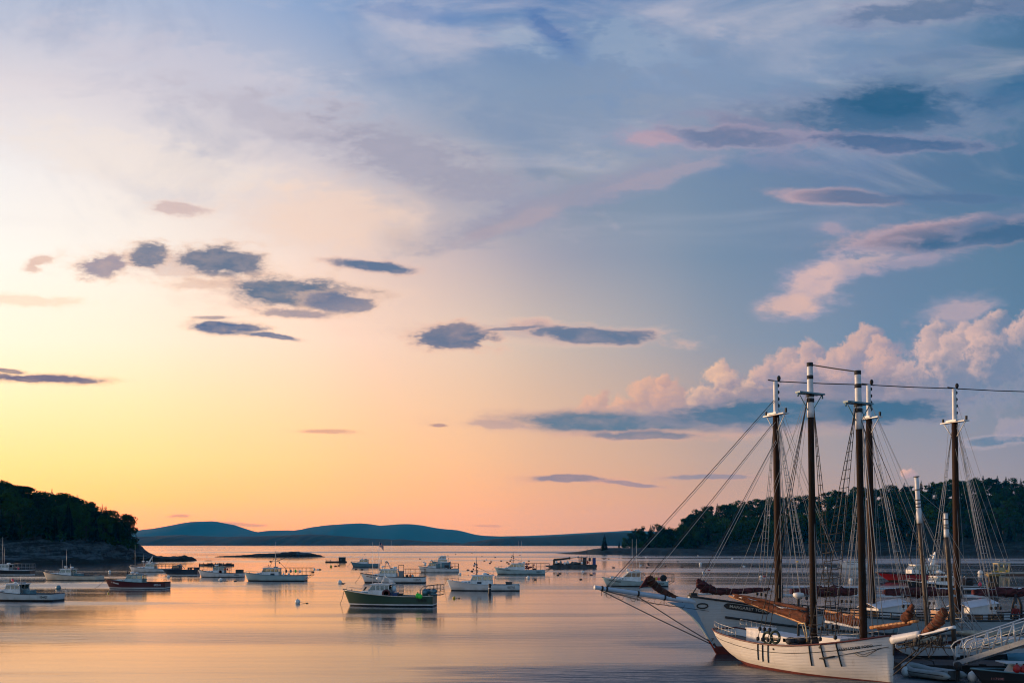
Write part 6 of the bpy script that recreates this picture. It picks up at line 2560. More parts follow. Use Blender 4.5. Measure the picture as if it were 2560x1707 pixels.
# foresail
fa, fb = A.at(2062, 1526), A.at(2160, 1545)
fa2, fb2 = A.at(2064, 1546), A.at(2158, 1565)
pole(ra, fa, fb, .075, .085, SPARWOOD, 'fore_gaff', 10)
pole(ra, fa2 + Vector((0, 0, -.15)), fb2 + Vector((0, 0, -.10)), .08, .09, SPARWHITE, 'fore_boom', 10)
pts = [fa.lerp(fb, f).lerp(fa2.lerp(fb2, f), .55) for f in (.02, .25, .5, .75, .98)]
lump(ra, pts, [.20, .26, .24, .27, .24], CANVAS_O, seed=3.3, amp=.34, squash=.8)
# staysail boom ahead of the foremast, with the head of the sail bunched on it
ja, jb = A.at(2176.5, 1568), A.at(2296, 1551)
pole(ra, ja, jb, .10, .085, SPARWOOD, 'staysail_boom', 10)
mb = MB()
for i in range(11):
    q = ja.lerp(jb, .08 + .84 * i / 10)
    d = (jb - ja).normalized() * .03
    mb.tube([q - d * .4, q + d * .4], .106, 10, caps=False)
mb.build('lacing', TAR, ra)
lump(ra, [ja.lerp(jb, f) + Vector((0, 0, -.10)) for f in (.15, .5, .85)], [.08, .11, .07], CANVAS_O, seed=8.0, ties=False)
lump(ra, [A.at(2258, 1552), A.at(2265, 1545), A.at(2274, 1530), A.at(2281, 1508)], [.20, .34, .24, .05], CANVAS_O, seed=9.0, ties=False, squash=.55)
# bowsprit
bsa, bsb = A.at(2238, 1597), A.at(2387, 1566.5)
mid = bsa.lerp(bsb, .45)
pole(ra, bsa - (bsb - bsa) * .05, mid, .24, .19, SPARWHITE, 'bowsprit', 12)
pole(ra, mid + Vector((0, .10, .02)), bsb, .10, .09, SPARWHITE, 'jib_boom', 10)
pole(ra, mid + Vector((0, -.22, -.08)), bsb + Vector((-.25, -.22, -.10)), .06, .06, SPARWHITE, 'whisker_pole', 8)
lump(ra, [A.at(2300, 1590), A.at(2318, 1577), A.at(2336, 1561), A.at(2350, 1545), A.at(2359, 1530), A.at(2366, 1526)], [.12, .20, .26, .30, .26, .12], CANVAS_O, seed=12.0, sub=7, squash=.7)
ls = []
for a, b in (((2232, 1672), (2322, 1600)), ((2228, 1690), (2345, 1592)), ((2246, 1612), (2380, 1572)), ((2244, 1622), (2340, 1600))):
    ls.append((A.at(*a), A.at(*b)))
lines(ra, ls, TAR, 'bobstay', .035)
ls = [(A.at(2385, 1567), m2c), (A.at(2340, 1578), m2c + Vector((0, 0, -.5))), (A.at(2300, 1585), m2c + Vector((0, 0, -.3)))]
lines(ra, ls, TAR, 'forestay', .020)
# gear hanging under the bowsprit
mb = MB()
rg = random.Random(31)
for i in range(46):
    a = A.at(rg.uniform(2262, 2370), rg.uniform(1585, 1612), rg.uniform(-.5, .5))
    b = a + Vector((rg.uniform(-.5, .5), rg.uniform(-.3, .3), rg.uniform(-.9, -.1)))
    mb.tube([a, a.lerp(b, .5) + Vector((0, 0, -.1)), b], rg.uniform(.015, .035), 4)
for i in range(12):
    a = A.at(rg.uniform(2275, 2365), rg.uniform(1588, 1612), rg.uniform(-.4, .4))
    mb.ball(a, (.10, .08, .13), 8, 6)
mb.build('head_gear', TAR, ra)
# running rigging of the near schooner
ls = []
for px, py in ((1823, 1489), (1850, 1500), (1900, 1512), (1960, 1522)):
    ls.append((A.at(px, py), m1c + Vector((-.15, rg.uniform(-.2, .2), rg.uniform(-.5, .3)))))
for px, py in ((2062, 1526), (2090, 1533), (2120, 1538)):
    ls.append((A.at(px, py), m2c + Vector((-.15, rg.uniform(-.2, .2), rg.uniform(-.5, .3)))))
for k in range(7):
    x = m1b.x + rg.uniform(-.5, .5)
    ls.append(((x, rg.uniform(-.6, .6), 2.2), m1c + Vector((rg.uniform(-.2, .2), rg.uniform(-.2, .2), -.3))))
    x = m2b.x + rg.uniform(-.5, .5)
    ls.append(((x, rg.uniform(-.6, .6), 2.4), m2c + Vector((rg.uniform(-.2, .2), rg.uniform(-.2, .2), -.3))))
lines(ra, ls, WIRE, 'running_rigging', .013)
mb = MB()
for k in range(16):
    x = lerp(fa.x, fb.x, (k + .5) / 16)
    q = fa.lerp(fb, (k + .5) / 16)
    mb.tube([q + Vector((0, -.2, .05)), q + Vector((rg.uniform(-.1, .1), -.32, -.5)), q + Vector((rg.uniform(-.15, .15), -.30, -1.0 - rg.random() * .5))], .010, 4)
mb.build('reef_lines', WIRE, ra)
# deck fittings
mb = MB()
mb.box((1.15, -.1, 1.78), (1.2, 1.3, .95))
mb.box((1.15, -.1, 2.28), (1.3, 1.4, .06))
mb.build('companion_house', CABIN, ra)
mb = MB()
for i in range(6):
    pass
mb.prism([(1.8, -.9, 1.2), (4.6, -.9, 1.2), (4.6, -.9, 1.95), (1.8, -.9, 2.10)], (0, 1.8, 0))
h_ = mb.build('cabin_trunk', CABIN, ra)
mb = MB()
for x in (2.3, 3.1, 3.9):
    mb.box((x, -.905, 1.80), (.36, .03, .20))
mb.build('porthole', DARKGLASS, h_)
mb = MB()
mb.box((7.2, -.2, 1.85), (1.5, 1.4, .62))
mb.box((7.2, -.2, 2.18), (1.6, 1.5, .06))
mb.build('forward_hatch', CABIN, ra)
mb = MB()
mb.box((5.2, -.3, 1.75), (1.4, 1.2, .5))
mb.build('deck_box', BOARD, ra)
q = A.at(1996, 1598, .3)
qt = A.at(1996, 1492, .3)
mb = MB()
mb.tube([(q.x, .3, 1.2), (q.x, .3, qt.z)], .075, 8)
rp = mb.build('radar_post', TAR, ra)
mb = MB()
mb.lathe((q.x, .3, qt.z + .05), [(.08, -.16), (.26, -.04), (.32, .02), (.32, .12), (.29, .20), (.1, .23)], 16)
mb.build('radar_dome', paint('white'), ra)
mb = MB()
a_, b_, c_ = A.at(1996, 1558, -1.2), A.at(2012, 1556, -1.2), A.at(2017, 1604, -1.2)
mb.tube([a_, b_, c_ + Vector((0, 0, .5)), c_], .04, 6)
mb.tube([A.at(2005, 1559, -1.2), A.at(2015, 1595, -1.2)], .03, 5)
mb.build('boom_crutch', mat('brass_pipe', (.45, .36, .2), .4, .4), ra)
mb = MB()
for k in range(8):
    x = lerp(-1.9, .6, k / 7)
    for s in (-1, 1):
        zz = near.zd(x)
        mb.tube([(x, s * (near.y(x, zz) - .05), zz), (x, s * (near.y(x, zz) - .05), zz + .62)], .018, 5)
for s in (-1, 1):
    mb.tube([(x_, y_ - s * .05, z_ + .6) for x_, y_, z_ in near.line(s, 0, 0, -1.9, .6, 10)], .016, 5)
    mb.tube([(x_, y_ - s * .05, z_ + .32) for x_, y_, z_ in near.line(s, 0, 0, -1.9, .6, 10)], .013, 5)
    mb.tube([(x_, y_ - s * .05, z_ + .45) for x_, y_, z_ in near.line(s, 0, 0, 3.8, 9.0, 10)], .013, 5)
mb.build('life_rail', STEEL, ra)
for px, py, tx in ((1919, 1594, 'dark green lifebuoy on the near schooner rail, nearer the stern'), (1938, 1592, 'dark green lifebuoy on the near schooner rail, nearer the mast')):
    q = A.at(px, py, -1.75)
    mb = MB()
    for k in range(20):
        pass
    ring = [(.34 * math.cos(2 * math.pi * k / 20), 0, .34 * math.sin(2 * math.pi * k / 20)) for k in range(21)]
    mb.tube(ring, .075, 8, caps=False)
    w = A.world(q)
    tag(mb.build('lifebuoy', mat('dark_green_canvas', (.012, .035, .022), .8), None, w, (0, 0, ra.rotation_euler.z)), tx, 'lifebuoy', 'green lifebuoys')
mb = MB()
for k in range(10):
    mb.ball((rg.uniform(-.4, .6) + 4.9, -1.2 + rg.uniform(-.3, .3), 1.55 + rg.uniform(0, .35)), (.3, .25, .18), 8, 6)
mb.build('coiled_line', TAR, ra)
# name on the bow, hawse and lines along the side


def bent(loft, txt, size, s_mid, width, z_of, side, m, root, off=.03, name='lettering'):
    """words laid along the curved side of a hull"""
    o = lettering(txt, size, m, root, (0, 0, 0), (0, 0, 0), name, width=width)
    for v in o.data.vertices:
        u, w, e = v.co
        x = s_mid + u * (1 if side < 0 else -1)
        z = z_of(x) + w
        v.co = (x, side * (loft.y(x, z) + off + e), z)
    return o


bent(near, 'BAILEY LOUISE TODD', .20, 9.05, 1.75, lambda x: near.zd(x) - .40, -1, TAR, ra, .02)
mb = MB()
mb.tube([(x, -near.y(x, z) - .03, z) for x, z in ((7.2, 1.10), (8.2, 1.32), (9.2, 1.58), (10.1, 1.82), (10.6, 1.95))], .016, 5)
mb.tube([(x, -near.y(x, z) - .05, z) for x, z in ((7.15, 1.08), (7.6, 1.17), (8.0, 1.27))], .05, 6)
mb.tube([(x, -near.y(x, z) - .05, z) for x, z in ((9.0, 1.55), (9.25, 1.38), (9.55, 1.36), (9.9, 1.60), (10.2, 1.84))], .014, 5)
mb.tube([(x, -near.y(x, z) - .05, z) for x, z in ((9.15, 1.56), (9.45, 1.46), (9.8, 1.62), (10.3, 1.86))], .014, 5)
mb.build('mooring_line', TAR, ra)
for px, py in ((1935, 1621), (2043, 1617)):
    q = A.at(px, py, -1.95)
    mb = MB()
    mb.ball((q.x, -near.y(q.x, q.z) - .0, q.z), (.08, .03, .08), 10, 8)
    mb.build('scupper', BOARD, ra)
# dark stem band
mb = MB()
mb.tube([(10.80, 0, 2.5), (10.79, 0, 1.9), (10.78, 0, 1.5)], .06, 6)
mb.build('stem_iron', TAR, ra)

# ------------------------------------------------------------------ far schooner, bow to the left
Bq = Ship((13.7, 69.3), (-.937, -.35), 'schooner', 'large grey white schooner with maroon furled sails and long bowsprit, behind the near one', 'schooner')
rb = Bq.root
SH = []
for px, py, yo in ((1722, 1490, 0), (1760, 1495, .9), (1855, 1507, 2.4), (2000, 1527, 3.1), (2175, 1543, 3.3), (2302, 1549.5, 3.3), (2420, 1551, 3.3), (2500, 1551, 3.2)):
    q = Bq.at(px, py, yo)
    SH.append((q.x, q.z))
SH.append((-30, SH[-1][1] + .05))
SH.append((-37, SH[-1][1] + .4))
SH = sorted(SH)
sx1 = SH[-1][0]
far = Loft(-36.5, sx1,
           [(-36.5, 1.6), (-33, 2.6), (-27, 3.2), (-18, 3.4), (-9, 3.25), (-5, 2.6), (-2, 1.55), (0, .80), (sx1, .10)],
           SH,
           [(-36.5, .6), (-33, -.3), (-30, -1.2), (-3, -1.2), (-.8, -.6), (0, .15), (sx1 * .5, 1.7), (sx1, 3.2)],
           [(-36.5, .7), (-28, .4), (-12, .34), (-6, .42), (-2, .62), (sx1, .8)],
           lambda x: .55)
far.mesh(56, 9).build('hull', [REDOX, HULLGREY], rb)
far.deck(.75, -36, -.3, 30).build('deck', DECKW, rb)
mb = MB()
for s in (-1, 1):
    mb.tube(far.line(s, .03, .03, -36.4, sx1), .075, 6)
mb.build('cap_rail', BOARD, rb)
mb = MB()
for s in (-1, 1):
    mb.tube(far.line(s, -1.05, .02, -26, -.35, 40), .085, 6)
mb.build('rubbing_strake', BOARD, rb)
# cutwater knee under the bowsprit
edge = [(1669, 1504), (1690, 1513), (1712, 1526), (1730, 1541), (1746, 1559), (1760, 1580), (1773, 1600), (1784, 1618)]
inner = [(1789, 1618), (1776, 1592), (1764, 1566), (1753, 1542), (1744, 1521), (1742, 1506)]
poly = [Bq.at(px, py) for px, py in edge + inner]
mb = MB()
mb.prism([q + Vector((0, -.13, 0)) for q in poly], (0, .26, 0))
mb.build('cutwater', KNEE, rb)
# bowsprit with its furled jib
ba, bb = Bq.at(1487, 1467.5), Bq.at(1762, 1507)
pole(rb, bb, ba, .21, .135, mat('pale_blue_spar', (.42, .52, .62), .4, 0, .12, 1.0), 'bowsprit', 14)
mb = MB()
mb.lathe((0, 0, 0), [(.15, -.02), (.155, .0), (.15, .02)], 14)
cap = mb.build('spar_end', SPARWHITE, rb, ba, (0, R(90), 0))
for f in (.06, .10, .38, .62):
    mb = MB()
    q = ba.lerp(bb, f)
    d = (bb - ba).normalized() * .06
    mb.tube([q - d, q + d], lerp(.15, .215, f) + .02, 14)
    mb.tube([q + Vector((0, 0, -.1)), q + Vector((0, 0, -.48))], .02, 5)
    mb.build('iron_band', TAR, rb)
lump(rb, [Bq.at(1621, 1440), Bq.at(1626, 1452), Bq.at(1636, 1464), Bq.at(1655, 1478), Bq.at(1678, 1490), Bq.at(1705, 1500), Bq.at(1742, 1506)], [.16, .36, .24, .20, .20, .18, .14], mat('brown_canvas', (.10, .040, .028), .9, 0, .5, 1.8, .7, 5.0, .12, dark=(.045, .02, .016)), seed=21.0, sub=7, squash=.8)
mb = MB()
mb.prism([Bq.at(1598, 1470) + Vector((0, -.05, 0)), Bq.at(1626, 1462) + Vector((0, -.05, 0)), Bq.at(1618, 1440) + Vector((0, -.05, 0))], (0, .10, 0))
mb.build('jib_clew', CANVAS_M, rb)
# furled fore staysail with its club
lump(rb, [Bq.at(1744, 1447), Bq.at(1750, 1458), Bq.at(1764, 1470), Bq.at(1790, 1477), Bq.at(1830, 1478), Bq.at(1880, 1475), Bq.at(1925, 1472.5)], [.10, .30, .36, .24, .19, .17, .10], CANVAS_M, seed=25.0, sub=7, squash=.7)
pole(rb, Bq.at(1745, 1485), Bq.at(1930, 1474), .07, .06, SPARWHITE, 'staysail_club', 8)
mb = MB()
mb.box(Bq.at(1733, 1487), (.5, .3, .3))
mb.tube([Bq.at(1730, 1485), Bq.at(1741, 1468), Bq.at(1748, 1455)], .04, 5)
mb.build('gammon_iron', TAR, rb)


def far_mast(pxb, pxt, pyt, label):
    b = Bq.at(pxb, 1470)
    b.z = .8
    t = Bq.at(pxt, pyt)
    d = (t - b)
    jz = lerp(0, 1, 1 - (Bq.at(pxt, pyt).z - Bq.at(pxt, pyt + 84).z) / d.z)
    j = b + d * jz
    pole(rb, b, j, .27, .22, MASTWOOD, 'mast')
    pole(rb, j - d.normalized() * .05, t, .165, .15, SPARWHITE, 'masthead')
    mb = MB()
    mb.box((j.x, 0, j.z + .08), (.75, 1.0, .14))
    mb.box((j.x, 0, j.z + .0), (.5, 2.4, .08))
    for s in (-1, 1):
        mb.tube([(j.x, s * 1.1, j.z), (j.x, s * .22, j.z - 1.1)], .035, 5)
    mb.build('crosstrees', SPARWHITE, rb)
    mb = MB()
    for s in (-1, 1):
        mb.box((j.x, s * 1.15, j.z + .2), (.12, .12, .3))
    for k in range(4):
        mb.ball(t.lerp(j, .12 + .2 * k) + Vector((-.22, 0, 0)), (.10, .08, .13), 8, 6)
    mb.ball(t + Vector((-.28, 0, .22)), (.14, .12, .20), 8, 6)
    mb.tube([t + Vector((-.5, 0, 0)), t + Vector((.6, 0, .06))], .045, 5)
    mb.tube([t + Vector((-.28, 0, 0)), t + Vector((-.28, 0, .2))], .05, 5)
    mb.build('masthead_block', TAR, rb)
    c = j + Vector((0, 0, -.4))
    for s, m_ in ((-1, WIRE), (1, TAR)):
        foot = []
        for k in (-1, 0, 1):
            x = b.x - .35 + k * .45
            foot.append((x, s * (far.y(x, far.zd(x)) + .05), far.zd(x) + .2))
        ladder(rb, foot, c + Vector((0, s * .22, 0)), m_ if s < 0 else WIRE, 26, r=.020, sag=.02)
    return b, t, j


f1b, f1t, f1j = far_mast(1948.5, 1938.5, 953, 'fore')
f2b, f2t, f2j = far_mast(2181, 2171, 962, 'main')
f3b, f3t, f3j = far_mast(2395, 2385, 971, 'mizzen')
f4t = f3t + (f3t - f2t)
lines(rb, [(f1t, f2t), (f2t, f3t), (f3t, f4t)], TAR, 'spring_stay', .035)
# a fourth mast outside the frame carries the end of the stay
pole(rb, Vector((f4t.x - .1, 0, .8)), f4t, .27, .16, MASTWOOD, 'mast')
for a, b, r in (((1512, 1471), Vector((0, 0, -1.2)), .024), ((1519, 1472), Vector((0, .1, -1.3)), .019), ((1620, 1444), Vector((0, 0, -2.7)), .022), ((1626, 1446), Vector((0, .15, -2.75)), .016), ((1742, 1462), Vector((0, 0, -4.1)), .021), ((1750, 1462), Vector((0, .15, -4.0)), .018), ((1752, 1475), Vector((0, .2, -4.2)), .016)):
    lines(rb, [(Bq.at(*a), f1t + b)], TAR if r > .0205 else WIRE, 'forestay', r)
mb = MB()
for a, b in (((1500, 1474), (1784, 1612)), ((1594, 1490), (1783, 1608)), ((1497, 1473), (1700, 1500)), ((1520, 1479), (1640, 1497))):
    pa, pb = Bq.at(*a), Bq.at(*b)
    mb.tube([pa, pa.lerp(pb, .5) + Vector((0, 0, -.05)), pb], .035 if b[0] > 1750 else .018, 6)
mb.build('bobstay', mat('grey_chain', (.07, .085, .10), .6, .4, .4, 40.0, .8, 60.0), rb)
mb = MB()
for k in range(7):
    f = .12 + k * .11
    q = ba.lerp(bb, f)
    mb.tube([q + Vector((0, .5, -.3)), q + Vector((0, .2, -.55)), q + Vector((0, -.2, -.55)), q + Vector((0, -.5, -.3))], .014, 4)
for s in (-.5, .5):
    mb.tube([ba + Vector((-.6, s * .3, -.2)), ba.lerp(bb, .5) + Vector((0, s, -.5)), bb + Vector((0, s, -.5))], .016, 4)
mb.build('bowsprit_net', TAR, rb)


def far_boom(pxa, pxb, py_g, py_b, seed, cut=None):
    ga, gb = Bq.at(pxa, py_g), Bq.at(pxb, py_g)
    la, lb = Bq.at(pxa, py_b), Bq.at(pxb, py_b)
    pole(rb, ga, gb, .09, .075, SPARWHITE, 'gaff', 10)
    pole(rb, la, lb, .12, .10, SPARWHITE, 'boom', 10)
    pts = [ga.lerp(gb, f).lerp(la.lerp(lb, f), .5) for f in (.13, .3, .5, .7, .90)]
    lump(rb, pts, [.24, .36, .36, .35, .26], CANVAS_M, seed=seed, sub=9, squash=.85, amp=.16)
    mb = MB()
    q = ga.lerp(la, .5)
    mb.box((q.x + .1, 0, q.z), (.35, .5, .9))
    mb.build('gooseneck', TAR, rb)


far_boom(1950, 2160, 1467.5, 1487.5, 31.0)
far_boom(2183, 2391, 1471, 1488.5, 41.0)
far_boom(2400, 2640, 1471, 1489, 51.0)
ls = []
for mt, mj, x0_, x1_ in ((f1t, f1j, f1b.x, f2b.x), (f2t, f2j, f2b.x, f3b.x), (f3t, f3j, f3b.x, f3b.x - 7.8)):
    for k in range(6):
        x = lerp(x0_, x1_, rg.uniform(.3, .98))
        ls.append((mt.lerp(mj, rg.uniform(.1, 1.1)) + Vector((-.1, 0, 0)), Vector((x, rg.uniform(-.3, .3), 4.4))))
    for k in range(9):
        ls.append((mj + Vector((rg.uniform(-.2, .2), rg.uniform(-.4, .4), -.2)), Vector((x0_ + rg.uniform(-.9, .6), rg.choice((-3.0, 3.0, .5, -.5)) * rg.uniform(.85, 1), 2.0))))
lines(rb, ls, WIRE, 'running_rigging', .014)
mb = MB()
for k in range(14):
    x = rg.uniform(f3b.x - 6, f1b.x - .6)
    z = rg.uniform(5.5, 9.5)
    mb.ball((x, rg.uniform(-.4, .4), z), (.08, .07, .14), 8, 6)
mb.build('tackle_block', TAR, rb)
# deck houses of the far schooner


def house(px0, px1, pyt0, pyt1, pyb, yo, wid, m, name, part=None):
    a0, a1 = Bq.at(px0, pyt0, yo), Bq.at(px1, pyt1, yo)
    c0, c1 = Bq.at(px0, pyb, yo), Bq.at(px1, pyb, yo)
    mb = MB()
    zb_ = 1.0
    mb.prism([(a0.x, yo, zb_), (a1.x, yo, zb_), (a1.x, yo, a1.z), (a0.x, yo, a0.z)], (0, -wid, 0))
    o = mb.build(name, m, rb)
    return o, a0, a1


WOODC = mat('orange_varnish', (.34, .13, .035), .4, 0, .3, 1.0, .05, 4.0, .4, (6, 1, 1))
house(2168, 2198, 1525, 1527, 1541, 1.2, 1.8, WOODC, 'companionway')
house(2372, 2408, 1528, 1530, 1546, 1.2, 1.8, WOODC, 'companionway')


def canopy(px0, px1, py0, py1, ridge, name='deckhouse'):
    o, a0, a1 = house(px0, px1, py0, py1, 1540, 1.0, 2.0, CABIN, name)
    mb = MB()
    for s, y0, y1 in ((1, 1.12, 0.0), (-1, -1.12, 0.0)):
        mb.prism([(a0.x + .15, y0, a0.z - .02), (a1.x - .15, y0, a1.z - .02), (a1.x - .15, y1, a1.z + ridge), (a0.x + .15, y1, a0.z + ridge)], (0, 0, .05))
    mb.build('roof', mat('canvas_white', (.64, .64, .68), .7, 0, .08, 1.0), o)


canopy(2196, 2268, 1521, 1508, .30)
canopy(2424, 2492, 1519, 1507, .30)
for s in (1, -1):
    mb = MB()
    top_, low_ = [], []
    for x in range(-25, -4, 1):
        zt = far.zd(x)
        yy = s * (far.y(x, zt) - .12)
        mb.box((x, yy, zt + .22), (.06, .06, .45))
        top_.append((x, yy, zt + .43))
        low_.append((x, yy, zt + .22))
    mb.tube(top_, .045, 5)
    mb.tube(low_, .04, 5)
    mb.build('bulwark_rail', BOARD, rb)
for x in (-12, -14, -16, -21, -23):
    mb = MB()
    mb.box((x, 1.9, 1.75), (1.5, .5, .10))
    mb.box((x, 1.65, 2.02), (1.5, .06, .5))
    mb.box((x, 1.9, 1.55), (1.3, .08, .35))
    mb.build('deck_bench', paint('wood'), rb)
# steering gallows
mb = MB()
w0, w1, w2 = Bq.at(2528, 1546, .8), Bq.at(2540, 1487, .8), Bq.at(2553, 1512, .8)
mb.tube([w0, w0.lerp(w1, .6) + Vector((.05, 0, .1)), w1, w1.lerp(w2, .5) + Vector((0, 0, .2)), w2, Vector((w2.x, .8, w0.z))], .10, 8)
mb.tube([w1, w1 + Vector((0, 0, -1.2))], .07, 6)
mb.build('boom_gallows', BOARD, rb)
# name board and numerals


def strip(loft, x0, x1, zf, hgt, side, off, m, root, name, n=18, taper=True):
    mb = MB()
    for i in range(n):
        a, b = lerp(x0, x1, i / n), lerp(x0, x1, (i + 1) / n)
        ha = hgt * (min(1, (i + .35) / 1.5, (n - i + .35) / 1.5) if taper else 1)
        hb = hgt * (min(1, (i + 1.35) / 1.5, (n - i - .65) / 1.5) if taper else 1)
        za, zb = zf(a), zf(b)
        mb.add([(a, side * (loft.y(a, za - ha / 2) + off), za - ha / 2), (b, side * (loft.y(b, zb - hb / 2) + off), zb - hb / 2), (b, side * (loft.y(b, zb + hb / 2) + off), zb + hb / 2), (a, side * (loft.y(a, za + ha / 2) + off), za + ha / 2),
                (a, side * (loft.y(a, za - ha / 2)), za - ha / 2), (b, side * (loft.y(b, zb - hb / 2)), zb - hb / 2), (b, side * (loft.y(b, zb + hb / 2)), zb + hb / 2), (a, side * (loft.y(a, za + ha / 2)), za + ha / 2)],
               [(0, 1, 2, 3), (0, 4, 5, 1), (3, 2, 6, 7), (1, 5, 6, 2), (0, 3, 7, 4)])
    weld(mb)
    return mb.build(name, m, root)


na, nb_ = Bq.at(1832, 1515, 1.9), Bq.at(1943, 1531, 2.7)
zl = lambda x: interp(sorted([(na.x, na.z), (nb_.x, nb_.z)]), x)
nbd = strip(far, na.x, nb_.x, zl, .40, 1, .035, BOARD, rb, 'name_board')
bent(far, 'MARGARET TODD', .27, (na.x + nb_.x) / 2 - .1, abs(na.x - nb_.x) * .84, zl, 1, LETTER, nbd, .045)
q = Bq.at(1767, 1515, .9)
mb = MB()
ring = []
for k in range(17):
    a = 2 * math.pi * k / 16
    x = q.x + .34 * math.cos(a)
    z = q.z + .16 * math.sin(a)
    ring.append((x, far.y(x, z) + .03, z))
mb.tube(ring, .05, 6, caps=False)
mb.build('hawse_hole', BOARD, rb)
for px, py, tx in ((1788, 1600, '7'), (1793, 1611, '6')):
    q = Bq.at(px, py, .55)
    bent(far, tx, .30, q.x, .17, lambda x, z=q.z: z, 1, BOARD, rb, .03)
mb = MB()
for x in (-9.2, -12.5, -15.0):
    q = far.zd(x) - .75
    mb.box((x, far.y(x, q) + .02, q), (.35, .05, .3))
mb.build('fairlead', paint('teal'), rb)


# ================================================================== small ketch, float, gangway and tenders
C3 = Ship((24.6, 63.0), (-.93, -.36), 'ketch', 'low black and white two-masted ketch lying between the schooners and the gangway', 'sailing boat')
rc = C3.root
ket = Loft(-13.5, 1.3, [(-13.5, .7), (-11, 1.3), (-7, 1.65), (-3.5, 1.35), (-1.5, .85), (.2, .38), (1.3, .05)],
           [(-13.5, 1.05), (-8, .95), (-3, 1.02), (0, 1.2), (1.3, 1.34)],
           [(-13.5, .3), (-11.5, -.3), (-9, -.7), (-3, -.7), (-1.2, -.2), (0, .35), (1.3, 1.15)],
           [(-13.5, .7), (-9, .42), (-5, .40), (-1.5, .55), (1.3, .8)], lambda x: .60)
ket.mesh(30, 6).build('hull', [paint('black'), mat('ketch_white', (.58, .60, .62), .4, 0, .1, 1.0)], rc)
ket.deck(.12, -13.2, .9, 16).build('deck', DECKW, rc)
mb = MB()
for s in (-1, 1):
    mb.tube(ket.line(s, .02, .0, -13.4, 1.25), .035, 6)
mb.build('cap_rail', paint('wood'), rc)


def ketch_mast(pt, pj, pb, name):
    t, j, b = C3.at(*pt), C3.at(*pj), C3.at(*pb)
    b = j + (b - j) * ((j.z - .9) / (j.z - b.z))
    pole(rc, b, j, .16, .14, mat('dark_mast', (.040, .028, .020), .5, 0, .3, 1.5), 'mast')
    pole(rc, j, t, .17, .12, SPARWHITE, 'masthead')
    mb = MB()
    d = (t - j)
    for f in (.35, .42, .5, .72, 1.0):
        q = j + d * f
        e = d.normalized() * .03
        mb.tube([q - e, q + e], .175, 10)
    mb.build('iron_band', TAR, rc)
    return t, j, b


k1 = ketch_mast((2291, 1191), (2299, 1307), (2320, 1570), 'main')
k2 = ketch_mast((2364, 1280), (2366.5, 1342), (2383, 1565), 'mizzen')
ls = []
for t, j, b in (k1, k2):
    for s in (-1, 1):
        for dx in (-.6, -.2, .5):
            x = b.x + dx
            ls.append(((x, s * ket.y(x, 1.0), 1.0), j.lerp(t, .35) + Vector((0, s * .1, 0))))
    ls.append((j.lerp(t, .4), (b.x - 4.0, 0, 2.2)))
ls.append((k1[1].lerp(k1[0], .5), Vector((1.2, 0, 1.35))))
ls.append((k1[1].lerp(k1[0], .7), k2[1].lerp(k2[0], .9)))
lines(rc, ls, WIRE, 'rigging', .014)
mb = MB()
mb.prism([(-9.0, -.7, .85), (-4.6, -.7, .85), (-4.9, -.6, 1.42), (-8.8, -.6, 1.42)], (0, 1.3, 0))
ch = mb.build('cabin_trunk', CABIN, rc)
mb = MB()
for x in (-8.2, -7.2, -6.2, -5.4):
    mb.box((x, .69, 1.15), (.45, .03, .16))
mb.build('porthole', DARKGLASS, ch)
lump(rc, [(-3.6, .0, 1.9), (-6, 0, 1.75), (-8.6, 0, 1.8)], [.10, .20, .12], mat('cream_canvas', (.42, .36, .27), .85, 0, .3, 2.0, .5, 4.0), name='furled_sail', seed=61.0)
lump(rc, [(-.4, -.3, 1.45), (-1.2, .1, 1.55), (-2.2, .3, 1.5)], [.16, .24, .12], mat('cream_canvas', (.42, .36, .27)), name='furled_jib', seed=64.0, ties=False)

# ---- landing float
DARKW = mat('dark_float_timber', (.020, .020, .021), .8, 0, .4, 1.2, .3, 5.0)
o = thing('landing_float', 'dark timber landing float under the lower end of the gangway', 'float', (29.3, 60.2, 0), -.12)
mb = MB()
mb.box((0, 0, .38), (13.0, 3.0, .14))
mb.build('deck', DARKW, o)
mb = MB()
for y in (-1.42, 1.42):
    mb.box((0, y, .16), (12.9, .12, .30))
mb.build('skirt_board', DARKW, o)
mb = MB()
for i in range(6):
    mb.box((lerp(-5.8, 5.8, i / 5), 0, .05), (1.4, 2.4, .48))
for i in range(1):
    mb.box((0, 0, .28), (12.4, .3, .05))
mb.build('pontoon', RUBBER, o)
for x in (-5.5, -2.0, 2.5):
    mb = MB()
    mb.tube([(x - .2, -1.35, .49), (x + .2, -1.35, .49)], .045, 6)
    mb.tube([(x, -1.35, .44), (x, -1.35, .50)], .05, 6)
    mb.build('cleat', TAR, o)

# ---- aluminium gangway
ALU = mat('aluminium', (.52, .55, .56), .38, .55, .12, 2.0)
G0, G1 = Vector((25.15, 58.4, .50)), Vector((25.15 + .64 * 6.4, 58.4 - .77 * 6.4, .50 + 1.6 / 4 * 6.4))
o = thing('gangway', 'grey aluminium gangway with truss railings sloping down to the landing float', 'gangway', G0, 0)
ax = G1 - G0
wv = Vector((1.15, .96, 0))
mb = MB()
for w in (Vector((0, 0, 0)), wv):
    a, b = w, w + ax
    mb.prism([a + Vector((0, 0, -.05)), b + Vector((0, 0, -.05)), b + Vector((0, 0, .24)), a + Vector((0, 0, .24))], wv.normalized() * .10)
mb.build('stringer', ALU, o)
mb = MB()
n = 26
for i in range(n):
    a = wv * .07 + ax * (i / n) + Vector((0, 0, .12))
    b = wv * .07 + ax * ((i + .93) / n) + Vector((0, 0, .12))
    c = wv * .90
    mb.prism([a, b, b + c, a + c], (0, 0, -.04))
